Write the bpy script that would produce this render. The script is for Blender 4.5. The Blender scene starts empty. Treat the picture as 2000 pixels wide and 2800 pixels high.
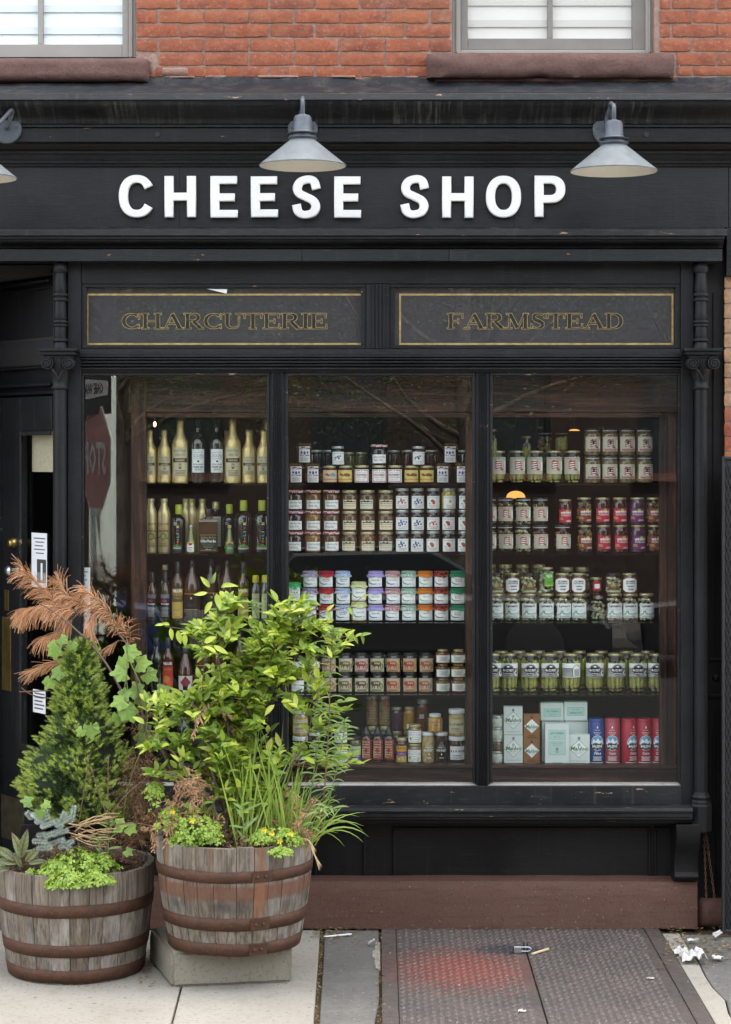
import bpy, bmesh, math, random
from mathutils import Vector, Matrix, noise

S = bpy.context.scene
C = S.collection
R = random.Random(11)
# ------------------------------------------------------------------ camera, sky, sun, exposure
F, D, HX, HY, CZ = 5600.0, 10.0, 1030.0, 1230.0, 2.34      # focal length in photo pixels, distance, vanishing point, eye height
cam = bpy.data.cameras.new('camera')
cam_o = bpy.data.objects.new('camera', cam); C.objects.link(cam_o)
cam_o.location = (0, -D, CZ); cam_o.rotation_euler = (math.pi / 2, 0, 0)
cam.sensor_fit = 'VERTICAL'; cam.sensor_height = 24; cam.lens = F / 2800 * 24
cam.shift_x = -(HX - 1000) / 2800; cam.shift_y = -(1400 - HY) / 2800
cam.clip_start = 0.1; cam.clip_end = 800
S.camera = cam_o

SUN_EL, SUN_AZ = math.radians(67), math.radians(18)         # sun high behind the shop, a little to the right
world = bpy.data.worlds.new('World'); S.world = world; world.use_nodes = True
wn = world.node_tree; wn.nodes.clear()
sky = wn.nodes.new('ShaderNodeTexSky'); sky.sky_type = 'NISHITA'; sky.sun_disc = False
sky.sun_elevation = SUN_EL; sky.sun_rotation = SUN_AZ; sky.air_density = 1.0; sky.dust_density = 4.0; sky.ozone_density = 1.0
hs = wn.nodes.new('ShaderNodeHueSaturation'); hs.inputs['Saturation'].default_value = 0.38
tint = wn.nodes.new('ShaderNodeMix'); tint.data_type = 'RGBA'; tint.blend_type = 'MULTIPLY'; tint.inputs[0].default_value = 1
tint.inputs[7].default_value = (1.0, 0.975, 0.93, 1)
bg = wn.nodes.new('ShaderNodeBackground'); bg.inputs['Strength'].default_value = 0.15
wo = wn.nodes.new('ShaderNodeOutputWorld')
wn.links.new(sky.outputs[0], hs.inputs['Color']); wn.links.new(hs.outputs[0], tint.inputs[6])
wn.links.new(tint.outputs[2], bg.inputs['Color']); wn.links.new(bg.outputs[0], wo.inputs['Surface'])

sl = bpy.data.lights.new('sun', 'SUN'); sl.energy = 2.0; sl.angle = math.radians(0.5); sl.color = (1, 0.95, 0.87)
so = bpy.data.objects.new('sun', sl); C.objects.link(so); so.location = (3, 8, 20)
_sd = Vector((math.sin(SUN_AZ) * math.cos(SUN_EL), math.cos(SUN_AZ) * math.cos(SUN_EL), math.sin(SUN_EL)))
so.rotation_euler = _sd.to_track_quat('Z', 'Y').to_euler()

vs = S.view_settings
S.display_settings.display_device = 'sRGB'
vs.view_transform = 'Standard'; vs.look = 'None'; vs.gamma = 1; vs.use_curve_mapping = False
vs.exposure = 2.88
S.render.engine = 'CYCLES'
cy = S.cycles
cy.use_denoising = True
try: cy.denoiser = 'OPENIMAGEDENOISE'
except Exception: pass
cy.max_bounces = 7; cy.diffuse_bounces = 3; cy.glossy_bounces = 3; cy.transmission_bounces = 4
cy.transparent_max_bounces = 24; cy.sample_clamp_indirect = 6; cy.caustics_reflective = False; cy.caustics_refractive = False

# ------------------------------------------------------------------ photo pixel <-> world
def X(px, Y=0.0): return (px - HX) * (D + Y) / F
def Z(py, Y=0.0): return CZ - (py - HY) * (D + Y) / F
def W(px, py, Y=0.0): return Vector((X(px, Y), Y, Z(py, Y)))
def G(px, py, z=0.0):
    d = F * (CZ - z) / (py - HY)
    return Vector(((px - HX) * d / F, d - D, z))

# ------------------------------------------------------------------ objects
WO = {}
def _link(o, parent):
    C.objects.link(o)
    if parent is not None:
        o.parent = parent
def thing(name, label, cat, loc=(0, 0, 0), group=None, kind=None):
    o = bpy.data.objects.new(name, None); o.empty_display_size = 0.05; C.objects.link(o)
    o.location = loc; WO[o.name] = Vector(loc)
    tag(o, label, cat, group, kind)
    return o
def tag(o, label=None, cat=None, group=None, kind=None):
    if label: o['label'] = label
    if cat: o['category'] = cat
    if group: o['group'] = group
    if kind: o['kind'] = kind
    return o
def put(name, me, mat, parent=None, loc=None, rot=None, local=False, kind=None, label=None):
    """link mesh me as an object; meshes are in world space unless local"""
    if mat is not None:
        mats = mat if isinstance(mat, (list, tuple)) else [mat]
        if not me.materials:
            for m in mats: me.materials.append(m)
    o = bpy.data.objects.new(name, me)
    _link(o, parent)
    base = Vector((0, 0, 0)) if loc is None else Vector(loc)
    if parent is not None and not local:
        base = base - WO[parent.name]
    o.location = base
    if rot: o.rotation_euler = rot
    WO[o.name] = Vector((0, 0, 0)) if loc is None else Vector(loc)
    if kind: o['kind'] = kind
    if label: o['label'] = label
    return o

class MB:
    def __init__(self): self.v = []; self.f = []; self.m = []
    def add(self, vs, fs, m=0):
        b = len(self.v); self.v += [tuple(p) for p in vs]
        self.f += [tuple(i + b for i in f) for f in fs]; self.m += [m] * len(fs)
        return self
    def box(self, x0, x1, y0, y1, z0, z1, m=0):
        vs = [(x0, y0, z0), (x1, y0, z0), (x1, y1, z0), (x0, y1, z0), (x0, y0, z1), (x1, y0, z1), (x1, y1, z1), (x0, y1, z1)]
        return self.add(vs, [(0, 3, 2, 1), (4, 5, 6, 7), (0, 1, 5, 4), (1, 2, 6, 5), (2, 3, 7, 6), (3, 0, 4, 7)], m)
    def pbox(self, px0, px1, py0, py1, Y0, Y1, m=0):
        """box whose front face (at Y0) covers photo pixels px0..px1, py0..py1"""
        return self.box(X(px0, Y0), X(px1, Y0), Y0, Y1, Z(py1, Y0), Z(py0, Y0), m)
    def prism(self, poly, a0, a1, axis='y', m=0):
        """poly: 2D points; extruded along axis from a0 to a1"""
        n = len(poly)
        def mk(p, a):
            if axis == 'y': return (p[0], a, p[1])
            if axis == 'x': return (a, p[0], p[1])
            return (p[0], p[1], a)
        vs = [mk(p, a0) for p in poly] + [mk(p, a1) for p in poly]
        fs = [tuple(range(n)), tuple(range(2 * n - 1, n - 1, -1))]
        for i in range(n):
            j = (i + 1) % n; fs.append((i, i + n, j + n, j))
        return self.add(vs, fs, m)
    def lathe(self, prof, c=(0, 0, 0), seg=16, cap=True, m=0, rz=0.0, sx=1.0, sy=1.0):
        """prof: (r, z) from bottom up"""
        vs = []; fs = []; n = len(prof)
        for r, z in prof:
            for k in range(seg):
                a = 2 * math.pi * k / seg + rz
                vs.append((c[0] + r * math.cos(a) * sx, c[1] + r * math.sin(a) * sy, c[2] + z))
        for i in range(n - 1):
            for k in range(seg):
                k2 = (k + 1) % seg
                fs.append((i * seg + k, i * seg + k2, (i + 1) * seg + k2, (i + 1) * seg + k))
        if cap:
            fs.append(tuple(range(seg - 1, -1, -1))); fs.append(tuple((n - 1) * seg + k for k in range(seg)))
        return self.add(vs, fs, m)
    def tube(self, pts, r, seg=6, m=0, cap=True):
        pts = [Vector(p) for p in pts]; n = len(pts)
        rs = r if isinstance(r, (list, tuple)) else [r] * n
        vs = []; fs = []; up = None
        for i, p in enumerate(pts):
            t = (pts[min(i + 1, n - 1)] - pts[max(i - 1, 0)])
            if t.length < 1e-9: t = Vector((0, 0, 1))
            t.normalize()
            if up is None:
                up = Vector((0, 0, 1)) if abs(t.z) < 0.9 else Vector((1, 0, 0))
            a = t.cross(up)
            if a.length < 1e-6: a = t.cross(Vector((0.3, 1, 0.2)))
            a.normalize(); b = a.cross(t).normalized(); up = b
            for k in range(seg):
                w = 2 * math.pi * k / seg
                vs.append(p + (a * math.cos(w) + b * math.sin(w)) * rs[i])
        for i in range(n - 1):
            for k in range(seg):
                k2 = (k + 1) % seg
                fs.append((i * seg + k, (i + 1) * seg + k, (i + 1) * seg + k2, i * seg + k2))
        if cap and seg > 2:
            fs.append(tuple(range(seg))); fs.append(tuple((n - 1) * seg + k for k in range(seg - 1, -1, -1)))
        return self.add(vs, fs, m)
    def grid(self, fn, nu, nv, m=0):
        vs = [fn(i / nu, j / nv) for j in range(nv + 1) for i in range(nu + 1)]
        fs = [(j * (nu + 1) + i, j * (nu + 1) + i + 1, (j + 1) * (nu + 1) + i + 1, (j + 1) * (nu + 1) + i) for j in range(nv) for i in range(nu)]
        return self.add(vs, fs, m)
    def ball(self, c, r, m=0, seg=8, rings=5, rot=None):
        rx, ry, rz = r if isinstance(r, (tuple, list)) else (r, r, r)
        vs = []; fs = []
        for j in range(rings + 1):
            t = math.pi * j / rings - math.pi / 2
            for k in range(seg):
                a = 2 * math.pi * k / seg
                p = Vector((rx * math.cos(t) * math.cos(a), ry * math.cos(t) * math.sin(a), rz * math.sin(t)))
                if rot is not None: p = rot @ p
                vs.append(Vector(c) + p)
        for j in range(rings):
            for k in range(seg):
                k2 = (k + 1) % seg
                fs.append((j * seg + k, j * seg + k2, (j + 1) * seg + k2, (j + 1) * seg + k))
        return self.add(vs, fs, m)
    def mesh(self, name, smooth=None, mats=None):
        me = bpy.data.meshes.new(name); me.from_pydata(self.v, [], self.f)
        me.validate(clean_customdata=False)
        if mats:
            for mm in mats: me.materials.append(mm)
            if len(me.polygons) == len(self.m): me.polygons.foreach_set('material_index', self.m)
        if smooth is not None:
            me.polygons.foreach_set('use_smooth', [True] * len(me.polygons))
            if smooth < 180: me.set_sharp_from_angle(angle=math.radians(smooth))
        me.update()
        return me
    def put(self, name, mat, parent=None, smooth=None, bevel=0, **kw):
        mats = mat if isinstance(mat, (list, tuple)) else None
        o = put(name, self.mesh(name, smooth, mats), None if mats else mat, parent, **kw)
        if bevel: add_bevel(o, bevel)
        return o
def add_bevel(o, w, seg=2):
    b = o.modifiers.new('bevel', 'BEVEL'); b.width = w; b.segments = seg; b.limit_method = 'ANGLE'; b.angle_limit = math.radians(35)
    return o
def catmull(pts, n=6):
    pts = [Vector(p) for p in pts]; out = []
    for i in range(len(pts) - 1):
        p0 = pts[max(i - 1, 0)]; p1 = pts[i]; p2 = pts[i + 1]; p3 = pts[min(i + 2, len(pts) - 1)]
        for k in range(n):
            t = k / n
            out.append(0.5 * ((2 * p1) + (p2 - p0) * t + (2 * p0 - 5 * p1 + 4 * p2 - p3) * t * t + (3 * p1 - p0 - 3 * p2 + p3) * t ** 3))
    out.append(pts[-1]); return out

# text as mesh data (built-in font), centred, unit height of capitals; returns verts, faces
_TX = {}
def text_geo(s, shear=0.0, bold=0.0, res=1):
    k = (s, shear, bold, res)
    if k in _TX: return _TX[k]
    cu = bpy.data.curves.new('t', 'FONT'); cu.body = s; cu.size = 1; cu.resolution_u = res; cu.shear = shear; cu.offset = bold
    cu.fill_mode = 'FRONT'
    ob = bpy.data.objects.new('t', cu); C.objects.link(ob)
    dg = bpy.context.evaluated_depsgraph_get(); dg.update()
    me = bpy.data.meshes.new_from_object(ob.evaluated_get(dg))
    vs = [(v.co.x, v.co.y) for v in me.vertices]; fs = [tuple(p.vertices) for p in me.polygons]
    bpy.data.objects.remove(ob); bpy.data.curves.remove(cu); bpy.data.meshes.remove(me)
    if vs:
        x0 = min(v[0] for v in vs); x1 = max(v[0] for v in vs); y0 = min(v[1] for v in vs); y1 = max(v[1] for v in vs)
        w = max(x1 - x0, 1e-6); h = max(y1 - y0, 1e-6)
        vs = [((v[0] - x0) / w - 0.5, (v[1] - y0) / h - 0.5) for v in vs]
    _TX[k] = (vs, fs); return _TX[k]
# ------------------------------------------------------------------ materials
class NT:
    def __init__(self, name):
        self.mat = bpy.data.materials.new(name); self.mat.use_nodes = True
        self.t = self.mat.node_tree; self.t.nodes.clear()
        self.out = self.t.nodes.new('ShaderNodeOutputMaterial')
    def n(self, typ, ins=None, out=0, **props):
        nd = self.t.nodes.new('ShaderNode' + typ)
        for k, v in props.items(): setattr(nd, k, v)
        for k, v in (ins or {}).items(): self.set(nd.inputs[k], v)
        return nd.outputs[out] if out is not None else nd
    def set(self, sock, v):
        if isinstance(v, bpy.types.NodeSocket): self.t.links.new(v, sock)
        elif isinstance(v, (tuple, list)) and len(v) == 3 and sock.type == 'RGBA': sock.default_value = (*v, 1)
        else: sock.default_value = v
    def co(self, which='Object'): return self.n('TexCoord', out=None).outputs[which]
    def pos(self): return self.n('NewGeometry', out=None).outputs['Position']
    def map(self, v, scale=(1, 1, 1), loc=(0, 0, 0)): return self.n('Mapping', {'Vector': v, 'Scale': scale, 'Location': loc})
    def noise(self, v, scale, detail=4, rough=0.55, dist=0.0, out=0):
        return self.n('TexNoise', {'Vector': v, 'Scale': scale, 'Detail': detail, 'Roughness': rough, 'Distortion': dist}, out=out)
    def ramp(self, fac, stops, interp='LINEAR'):
        nd = self.n('ValToRGB', {'Fac': fac}, out=None); cr = nd.color_ramp; cr.interpolation = interp
        while len(cr.elements) < len(stops): cr.elements.new(0.5)
        for e, (p, c) in zip(cr.elements, stops):
            e.position = p; c = (c, c, c) if isinstance(c, (int, float)) else c; e.color = (*c, 1)
        return nd.outputs[0]
    def mix(self, fac, a, b, blend='MIX'):
        nd = self.n('Mix', None, out=None, data_type='RGBA', blend_type=blend)
        self.set(nd.inputs[0], fac); self.set(nd.inputs[6], a); self.set(nd.inputs[7], b)
        return nd.outputs[2]
    def math(self, op, a, b=0.0): return self.n('Math', {0: a, 1: b}, operation=op)
    def rnd(self, objs=True):
        if objs: return self.n('ObjectInfo', out=None).outputs['Random']
        return self.n('NewGeometry', out=None).outputs['Random Per Island']
    def bump(self, h, strength=0.3, dist=0.01, normal=None):
        ins = {'Height': h, 'Strength': strength, 'Distance': dist}
        if normal is not None: ins['Normal'] = normal
        return self.n('Bump', ins)
    def pbr(self, color, rough=0.5, normal=None, **kw):
        ins = {'Base Color': color, 'Roughness': rough}
        if normal is not None: ins['Normal'] = normal
        ins.update(kw); return self.n('BsdfPrincipled', ins)
    def done(self, sh):
        self.t.links.new(sh, self.out.inputs['Surface']); return self.mat

def black_paint(name, streaks=False, chips=0.0, base=(0.008, 0.0084, 0.0096), grain=(2, 30, 30), wear=1.0):
    m = NT(name); p = m.pos()
    big = m.noise(p, 2.3, 5, 0.6); fine = m.noise(m.map(p, grain), 6, 6, 0.65); speck = m.noise(p, 55, 2, 0.5)
    col = m.mix(m.ramp(big, [(0.35, 0), (0.7, 1)]), base, tuple(c * 1.7 + 0.002 for c in base))
    dust = m.ramp(m.noise(m.map(p, (1.5, 8, 8)), 7, 8, 0.7), [(0.55, 0), (0.8, 0.5 * wear)])
    col = m.mix(dust, col, (0.05, 0.051, 0.053))
    drip = m.noise(m.map(p, (1, 1, 0.04)), 34, 4, 0.6)
    col = m.mix(m.ramp(drip, [(0.58, 0), (0.75, 0.35 * wear)]), col, (0.045, 0.045, 0.045))
    if streaks:
        st = m.noise(m.map(p, (1, 0.05, 0.03)), 70, 3, 0.6)
        gate = m.noise(m.map(p, (1, 0.4, 1)), 2.2, 3)
        f = m.math('MULTIPLY', m.ramp(st, [(0.5, 0), (0.66, 0.55)]), m.ramp(gate, [(0.38, 0.1), (0.62, 1)]))
        col = m.mix(f, col, (0.10, 0.10, 0.097))
    col = m.mix(m.ramp(speck, [(0.78, 0), (0.83, 0.4)]), col, (0.16, 0.155, 0.15))
    if chips:
        ch = m.noise(m.map(p, (2.2, 8, 10)), 4.0, 6, 0.68)
        col = m.mix(m.ramp(ch, [(0.722 - 0.045 * chips, 0), (0.732 - 0.045 * chips, 1)]), col, (0.33, 0.22, 0.13))
    rough = m.ramp(big, [(0.3, 0.33), (0.75, 0.55)])
    nb = m.bump(fine, 0.35, 0.004, m.bump(m.noise(p, 14, 4), 0.25, 0.006))
    return m.done(m.pbr(col, rough, nb, **{'Specular IOR Level': 0.22}))

def brick_mat():
    m = NT('brick_red'); p = m.pos(); r = m.rnd()
    col = m.ramp(r, [(0, (0.22, 0.055, 0.024)), (0.35, (0.31, 0.078, 0.030)), (0.6, (0.26, 0.066, 0.028)), (0.82, (0.34, 0.105, 0.040)), (1, (0.175, 0.05, 0.03))])
    off = m.n('VectorMath', {0: p, 1: (3, 3, 3)}, operation='ADD')
    col = m.mix(m.ramp(m.noise(p, 16, 6, 0.7), [(0.35, 0), (0.72, 0.75)]), col, (0.36, 0.135, 0.07))
    col = m.mix(m.ramp(m.noise(m.map(off, (1, 1, 2)), 9, 6, 0.75), [(0.47, 0), (0.7, 0.75)]), col, (0.14, 0.042, 0.03))
    col = m.mix(m.ramp(m.noise(p, 60, 5, 0.7), [(0.55, 0), (0.7, 0.65)]), col, (0.40, 0.27, 0.2))
    col = m.mix(m.ramp(m.noise(off, 5, 8, 0.75), [(0.58, 0), (0.7, 0.55)]), col, (0.37, 0.235, 0.165))
    pit = m.noise(p, 120, 3)
    col = m.mix(m.ramp(pit, [(0.25, 0.8), (0.36, 0)]), col, (0.06, 0.03, 0.025))
    nb = m.bump(m.noise(p, 45, 6, 0.7), 0.6, 0.006, m.bump(pit, 0.3, 0.003))
    return m.done(m.pbr(col, 0.85, nb))

def rough_stone(name, c0, c1, c2, scale=12, bump=0.6, bd=0.01, rough=0.9, speck=None, streak=None, spec=0.2):
    m = NT(name); p = m.pos()
    a = m.noise(p, scale * 0.25, 6, 0.65); b = m.noise(p, scale, 8, 0.7); c = m.noise(p, scale * 9, 3, 0.6)
    col = m.mix(m.ramp(a, [(0.3, 0), (0.7, 1)]), c0, c1)
    col = m.mix(m.ramp(b, [(0.5, 0), (0.78, 0.8)]), col, c2)
    col = m.mix(m.ramp(c, [(0.3, 0.5), (0.45, 0)]), col, tuple(x * 0.45 for x in c0))
    if speck: col = m.mix(m.ramp(m.noise(p, speck[0], 1, 0.4), [(speck[2], 0), (speck[2] + 0.03, 0.9)]), col, speck[1])
    if streak: col = m.mix(m.ramp(m.noise(m.map(p, streak[0]), streak[1], 5, 0.6), [(0.5, 0), (0.75, 0.6)]), col, streak[2])
    nb = m.bump(b, bump, bd, m.bump(c, 0.3, 0.003))
    return m.done(m.pbr(col, rough, nb, **{'Specular IOR Level': spec}))

def plain(name, col, rough=0.5, metallic=0.0, var=0.0, bump=0.0, bs=40, **kw):
    m = NT(name); nb = None; c = col
    if var or bump:
        p = m.pos(); nz = m.noise(p, bs, 5, 0.6)
        if var: c = m.mix(m.ramp(nz, [(0.3, 0), (0.72, 1)]), tuple(x * (1 - var) for x in col), tuple(min(1, x * (1 + var)) for x in col))
        if bump: nb = m.bump(nz, bump, 0.004)
    return m.done(m.pbr(c, rough, nb, Metallic=metallic, **kw))

def thin_glass(name, tint=(1, 1, 1), ior=1.5, rough=0.0, boost=1.0, wavy=0.0, dirt=0.0):
    m = NT(name); nb = None
    bf = m.n('NewGeometry', out=None).outputs['Backfacing']
    ins = {'IOR': m.n('MapRange', {0: bf, 3: ior, 4: 1 / ior})}
    if wavy:
        nb = m.bump(m.noise(m.pos(), 1.6, 2), wavy, 0.01); ins['Normal'] = nb
    f = m.n('Fresnel', ins)
    if boost != 1: f = m.math('MULTIPLY', f, boost)
    tr = m.n('BsdfTransparent', {'Color': tint}); gi = {'Color': (1, 1, 1), 'Roughness': rough}
    if nb is not None: gi['Normal'] = nb
    gl = m.n('BsdfGlossy', gi)
    sh = m.n('MixShader', {0: f, 1: tr, 2: gl})
    if dirt:
        df = m.n('BsdfDiffuse', {'Color': (0.55, 0.55, 0.53)})
        p = m.pos()
        k = m.math('MULTIPLY', m.ramp(m.noise(m.map(p, (1, 1, 0.6)), 3.5, 8, 0.75), [(0.45, 0.15), (0.8, 1)]), dirt)
        sh = m.n('MixShader', {0: k, 1: sh, 2: df})
    return m.done(sh)

def wood(name, dark, light, axis='z', scale=1.0, rough=0.45, randomize=False, weather=0.0, bump=0.35):
    m = NT(name); p = m.co('Object')
    sc = {'x': (0.06, 1, 1), 'y': (1, 0.06, 1), 'z': (1, 1, 0.06)}[axis]
    if randomize:
        off = m.n('CombineXYZ', {0: m.math('MULTIPLY', m.rnd(), 37.0), 1: m.math('MULTIPLY', m.rnd(), 13.0), 2: m.math('MULTIPLY', m.rnd(), 5.0)})
        p = m.n('VectorMath', {0: p, 1: off}, operation='ADD')
    q = m.map(p, tuple(s * scale for s in sc))
    warp = m.noise(q, 4, 3, 0.5, 0.6)
    ring = m.n('TexWave', {'Vector': q, 'Scale': 5.0, 'Distortion': 9.0, 'Detail': 3.0, 'Detail Scale': 1.5}, wave_type='BANDS', bands_direction='DIAGONAL')
    fine = m.noise(q, 85, 5, 0.65)
    col = m.mix(m.ramp(ring, [(0.25, 0), (0.8, 1)]), dark, light)
    col = m.mix(m.ramp(fine, [(0.42, 0.75), (0.6, 0)]), col, tuple(c * 0.35 for c in dark))
    if weather:
        g = m.noise(p, 5, 6, 0.7)
        col = m.mix(m.ramp(g, [(0.35, 0), (0.7, weather)]), col, (0.27, 0.265, 0.255))
        col = m.mix(m.ramp(m.noise(q, 9, 5, 0.7), [(0.55, 0), (0.75, 0.55)]), col, (0.05, 0.042, 0.035))
        col = m.mix(m.math('MULTIPLY', m.rnd(), 0.4), col, (0.15, 0.115, 0.085))
    nb = m.bump(fine, bump, 0.004, m.bump(ring, 0.15, 0.004))
    return m.done(m.pbr(col, rough, nb, **{'Specular IOR Level': 0.25}))

def leaf_mat(name, cols, trans=0.35, rough=0.35, objs=True, vein=True):
    m = NT(name)
    r = m.rnd(objs) if objs != 'both' else m.math('FRACT', m.math('ADD', m.rnd(True), m.rnd(False)))
    n = len(cols)
    col = m.ramp(r, [(i / max(1, n - 1), c) for i, c in enumerate(cols)])
    col = m.mix(m.ramp(m.noise(m.pos(), 30, 4), [(0.35, 0), (0.7, 0.45)]), col, tuple(c * 0.72 for c in cols[n // 2]))
    nb = m.bump(m.noise(m.pos(), 70, 3), 0.12, 0.003)
    b = m.pbr(col, rough, nb, **{'Specular IOR Level': 0.45})
    t = m.n('BsdfTranslucent', {'Color': m.mix(1.0, col, (1.0, 1.15, 0.45), 'MULTIPLY')})
    return m.done(m.n('MixShader', {0: trans, 1: b, 2: t}))

def emit(name, col, strength):
    m = NT(name); return m.done(m.n('Emission', {'Color': (*col, 1), 'Strength': strength}))

M = {}
M['black'] = black_paint('black_paint')
M['black_streak'] = black_paint('black_paint_streaked', streaks=True)
M['black_chip'] = black_paint('black_paint_chipped', chips=1.0)
M['black_edge'] = black_paint('black_paint_sill', chips=1.6, wear=2.2, base=(0.014, 0.0145, 0.0155))
M['black_col'] = black_paint('black_iron_paint', grain=(20, 20, 3), wear=0.7)
M['black_sign'] = black_paint('black_sign_paint', base=(0.0125, 0.0128, 0.0140), grain=(2, 30, 45), wear=0.55)
M['black_base'] = black_paint('black_bulkhead_paint', base=(0.006, 0.0058, 0.0058), wear=0.6)
M['brick'] = brick_mat()
M['brick_pale'] = plain('brick_tan', (0.34, 0.2, 0.12), 0.9, var=0.3, bump=0.6)
M['mortar'] = rough_stone('mortar', (0.29, 0.18, 0.14), (0.35, 0.235, 0.19), (0.44, 0.35, 0.28), 30, 0.9, 0.012)
M['brownstone'] = rough_stone('brownstone', (0.12, 0.07, 0.059), (0.15, 0.088, 0.075), (0.18, 0.115, 0.1), 14, 0.8, 0.012)
M['tar'] = rough_stone('tar_flashing', (0.014, 0.015, 0.02), (0.03, 0.032, 0.037), (0.10, 0.092, 0.07), 10, 0.9, 0.02, 0.6)
M['plinth'] = rough_stone('plinth_paint', (0.118, 0.062, 0.046), (0.142, 0.077, 0.059), (0.125, 0.08, 0.063), 9, 0.35, 0.006, 0.75, speck=(105, (0.30, 0.23, 0.2), 0.735), streak=((0.6, 3, 9), 5, (0.075, 0.036, 0.031)))
M['frame_beige'] = plain('beige_window_frame', (0.30, 0.28, 0.25), 0.45, var=0.06, bs=6)
M['screen_grey'] = plain('grey_sash', (0.20, 0.185, 0.165), 0.5, var=0.08, bs=8)
M['blind'] = plain('white_blind', (0.88, 0.89, 0.89), 0.8, var=0.02, bs=4)
M['blind_band'] = plain('white_blind_band', (0.70, 0.71, 0.71), 0.8)
M['up_glass'] = thin_glass('upper_glass', (0.98, 1, 1), 1.35, wavy=0.1)
M['screen_glass'] = thin_glass('screened_glass', (0.93, 0.92, 0.90), 1.35, wavy=0.1)
def letter_mat():
    m = NT('white_letter_paint'); p = m.pos()
    col = m.mix(m.ramp(m.noise(m.map(p, (2, 2, 9)), 14, 7, 0.7), [(0.45, 0), (0.8, 0.4)]), (0.84, 0.84, 0.83), (0.60, 0.60, 0.58))
    ch = m.noise(m.map(p, (3, 3, 9)), 11, 5, 0.65)
    col = m.mix(m.ramp(ch, [(0.70, 0), (0.712, 0.9)]), col, (0.42, 0.28, 0.18))
    return m.done(m.pbr(col, 0.55, m.bump(m.noise(m.map(p, (2, 2, 8)), 26, 6, 0.7), 0.08, 0.003)))
M['letter'] = letter_mat()
M['gold'] = plain('gold_leaf', (0.55, 0.40, 0.15), 0.42, metallic=0.35, var=0.35, bs=30)
M['gold_dim'] = plain('gold_leaf_worn', (0.62, 0.47, 0.18), 0.5, metallic=0.3, var=0.4, bs=40)
M['ink'] = plain('black_lettering', (0.008, 0.008, 0.008), 0.3)
M['transom_board'] = plain('dark_blue_back_paint', (0.021, 0.023, 0.029), 0.55, var=0.25, bs=3)
M['glass'] = thin_glass('window_glass', (0.99, 1, 0.995), 1.52, boost=1.0, dirt=0.002)
M['transom_glass'] = thin_glass('transom_glass', (0.97, 0.97, 0.97), 1.5, boost=1.0, dirt=0.010)
M['shelf'] = thin_glass('shelf_glass', (0.86, 0.93, 0.90), 1.5)
M['oak'] = wood('dark_oak', (0.026, 0.0115, 0.0075), (0.082, 0.036, 0.022), 'z', 1.6)
M['oak_x'] = wood('dark_oak_rail', (0.026, 0.0115, 0.0075), (0.082, 0.036, 0.022), 'x', 1.6)
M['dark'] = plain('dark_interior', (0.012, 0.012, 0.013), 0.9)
M['zinc'] = plain('galvanised_lamp', (0.075, 0.088, 0.105), 0.45, metallic=0.1, var=0.28, bump=0.1, bs=22)
M['zinc_pale'] = plain('galvanised_shade', (0.125, 0.142, 0.15), 0.65, metallic=0.0, var=0.2, bump=0.1, bs=18)
M['cream'] = plain('cream_enamel', (0.80, 0.78, 0.70), 0.5)
M['brass'] = plain('brass', (0.55, 0.40, 0.14), 0.3, metallic=0.9, var=0.25, bs=14)
M['paper'] = plain('paper_white', (0.74, 0.77, 0.80), 0.8)
M['steel'] = plain('steel', (0.48, 0.50, 0.52), 0.3, metallic=0.9)
M['iron'] = plain('black_iron', (0.016, 0.016, 0.017), 0.5, var=0.3)
M['rustchain'] = plain('rusty_chain', (0.10, 0.05, 0.028), 0.85, var=0.3)
M['white_paint'] = plain('white_paint', (0.78, 0.79, 0.79), 0.6)
# ------------------------------------------------------------------ the brick building above and around the shop
def profile(name, pts, px0, px1, mat, parent, back=0.1, smooth=40, bevel=0, kind=None, xs=None):
    poly = [(Y, Z(py, Y)) for py, Y in pts]
    poly = poly + [(back, poly[-1][1]), (back, poly[0][1])]
    Ym = sum(p[1] for p in pts) / len(pts)
    x0, x1 = xs if xs else (X(px0, Ym), X(px1, Ym))
    return MB().prism(poly, x0, x1, 'x').put(name, mat, parent, smooth=smooth, bevel=bevel)
def cove(py0, Y0, py1, Y1, n=8, kind='cyma'):
    out = []
    for i in range(n + 1):
        t = i / n
        if kind == 'cyma': f = 0.5 - 0.5 * math.cos(math.pi * t)
        elif kind == 'cove': f = 1 - math.cos(t * math.pi / 2)
        else: f = math.sin(t * math.pi / 2)
        out.append((py0 + (py1 - py0) * t, Y0 + (Y1 - Y0) * f))
    return out

bld = thing('brick_building', 'red brick house front with brownstone sills above the black shopfront', 'building', (0, 0.3, 0))
wy0, wy1 = 0.0265, 0.30
TOP = -931
for px0, px1, py0, py1 in [(372, 1237, -700, 256), (1790, 3300, -700, 256), (1984, 3300, 256, 2545), (-3600, -330, -700, 2545), (-3600, 3300, TOP, -700), (-330, 372, 214, 256), (1237, 1790, 212, 256)]:
    MB().pbox(px0, px1, py0, py1, wy0, wy1).put('wall', M['mortar'], bld)
MB().box(-8.6, 4.2, 0.302, 7, 3.34, 6.2).put('upper_storey', M['mortar'], bld)
MB().box(-8.6, 4.2, 6.8, 7, 0, 3.34).put('rear_wall', M['mortar'], bld)
MB().box(-8.6, -3.0, 0.302, 6.8, 0, 3.338).put('side_wall', M['mortar'], bld)
MB().box(2.2, 4.2, 0.302, 6.8, 0, 3.338).put('side_wall', M['mortar'], bld)

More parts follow.
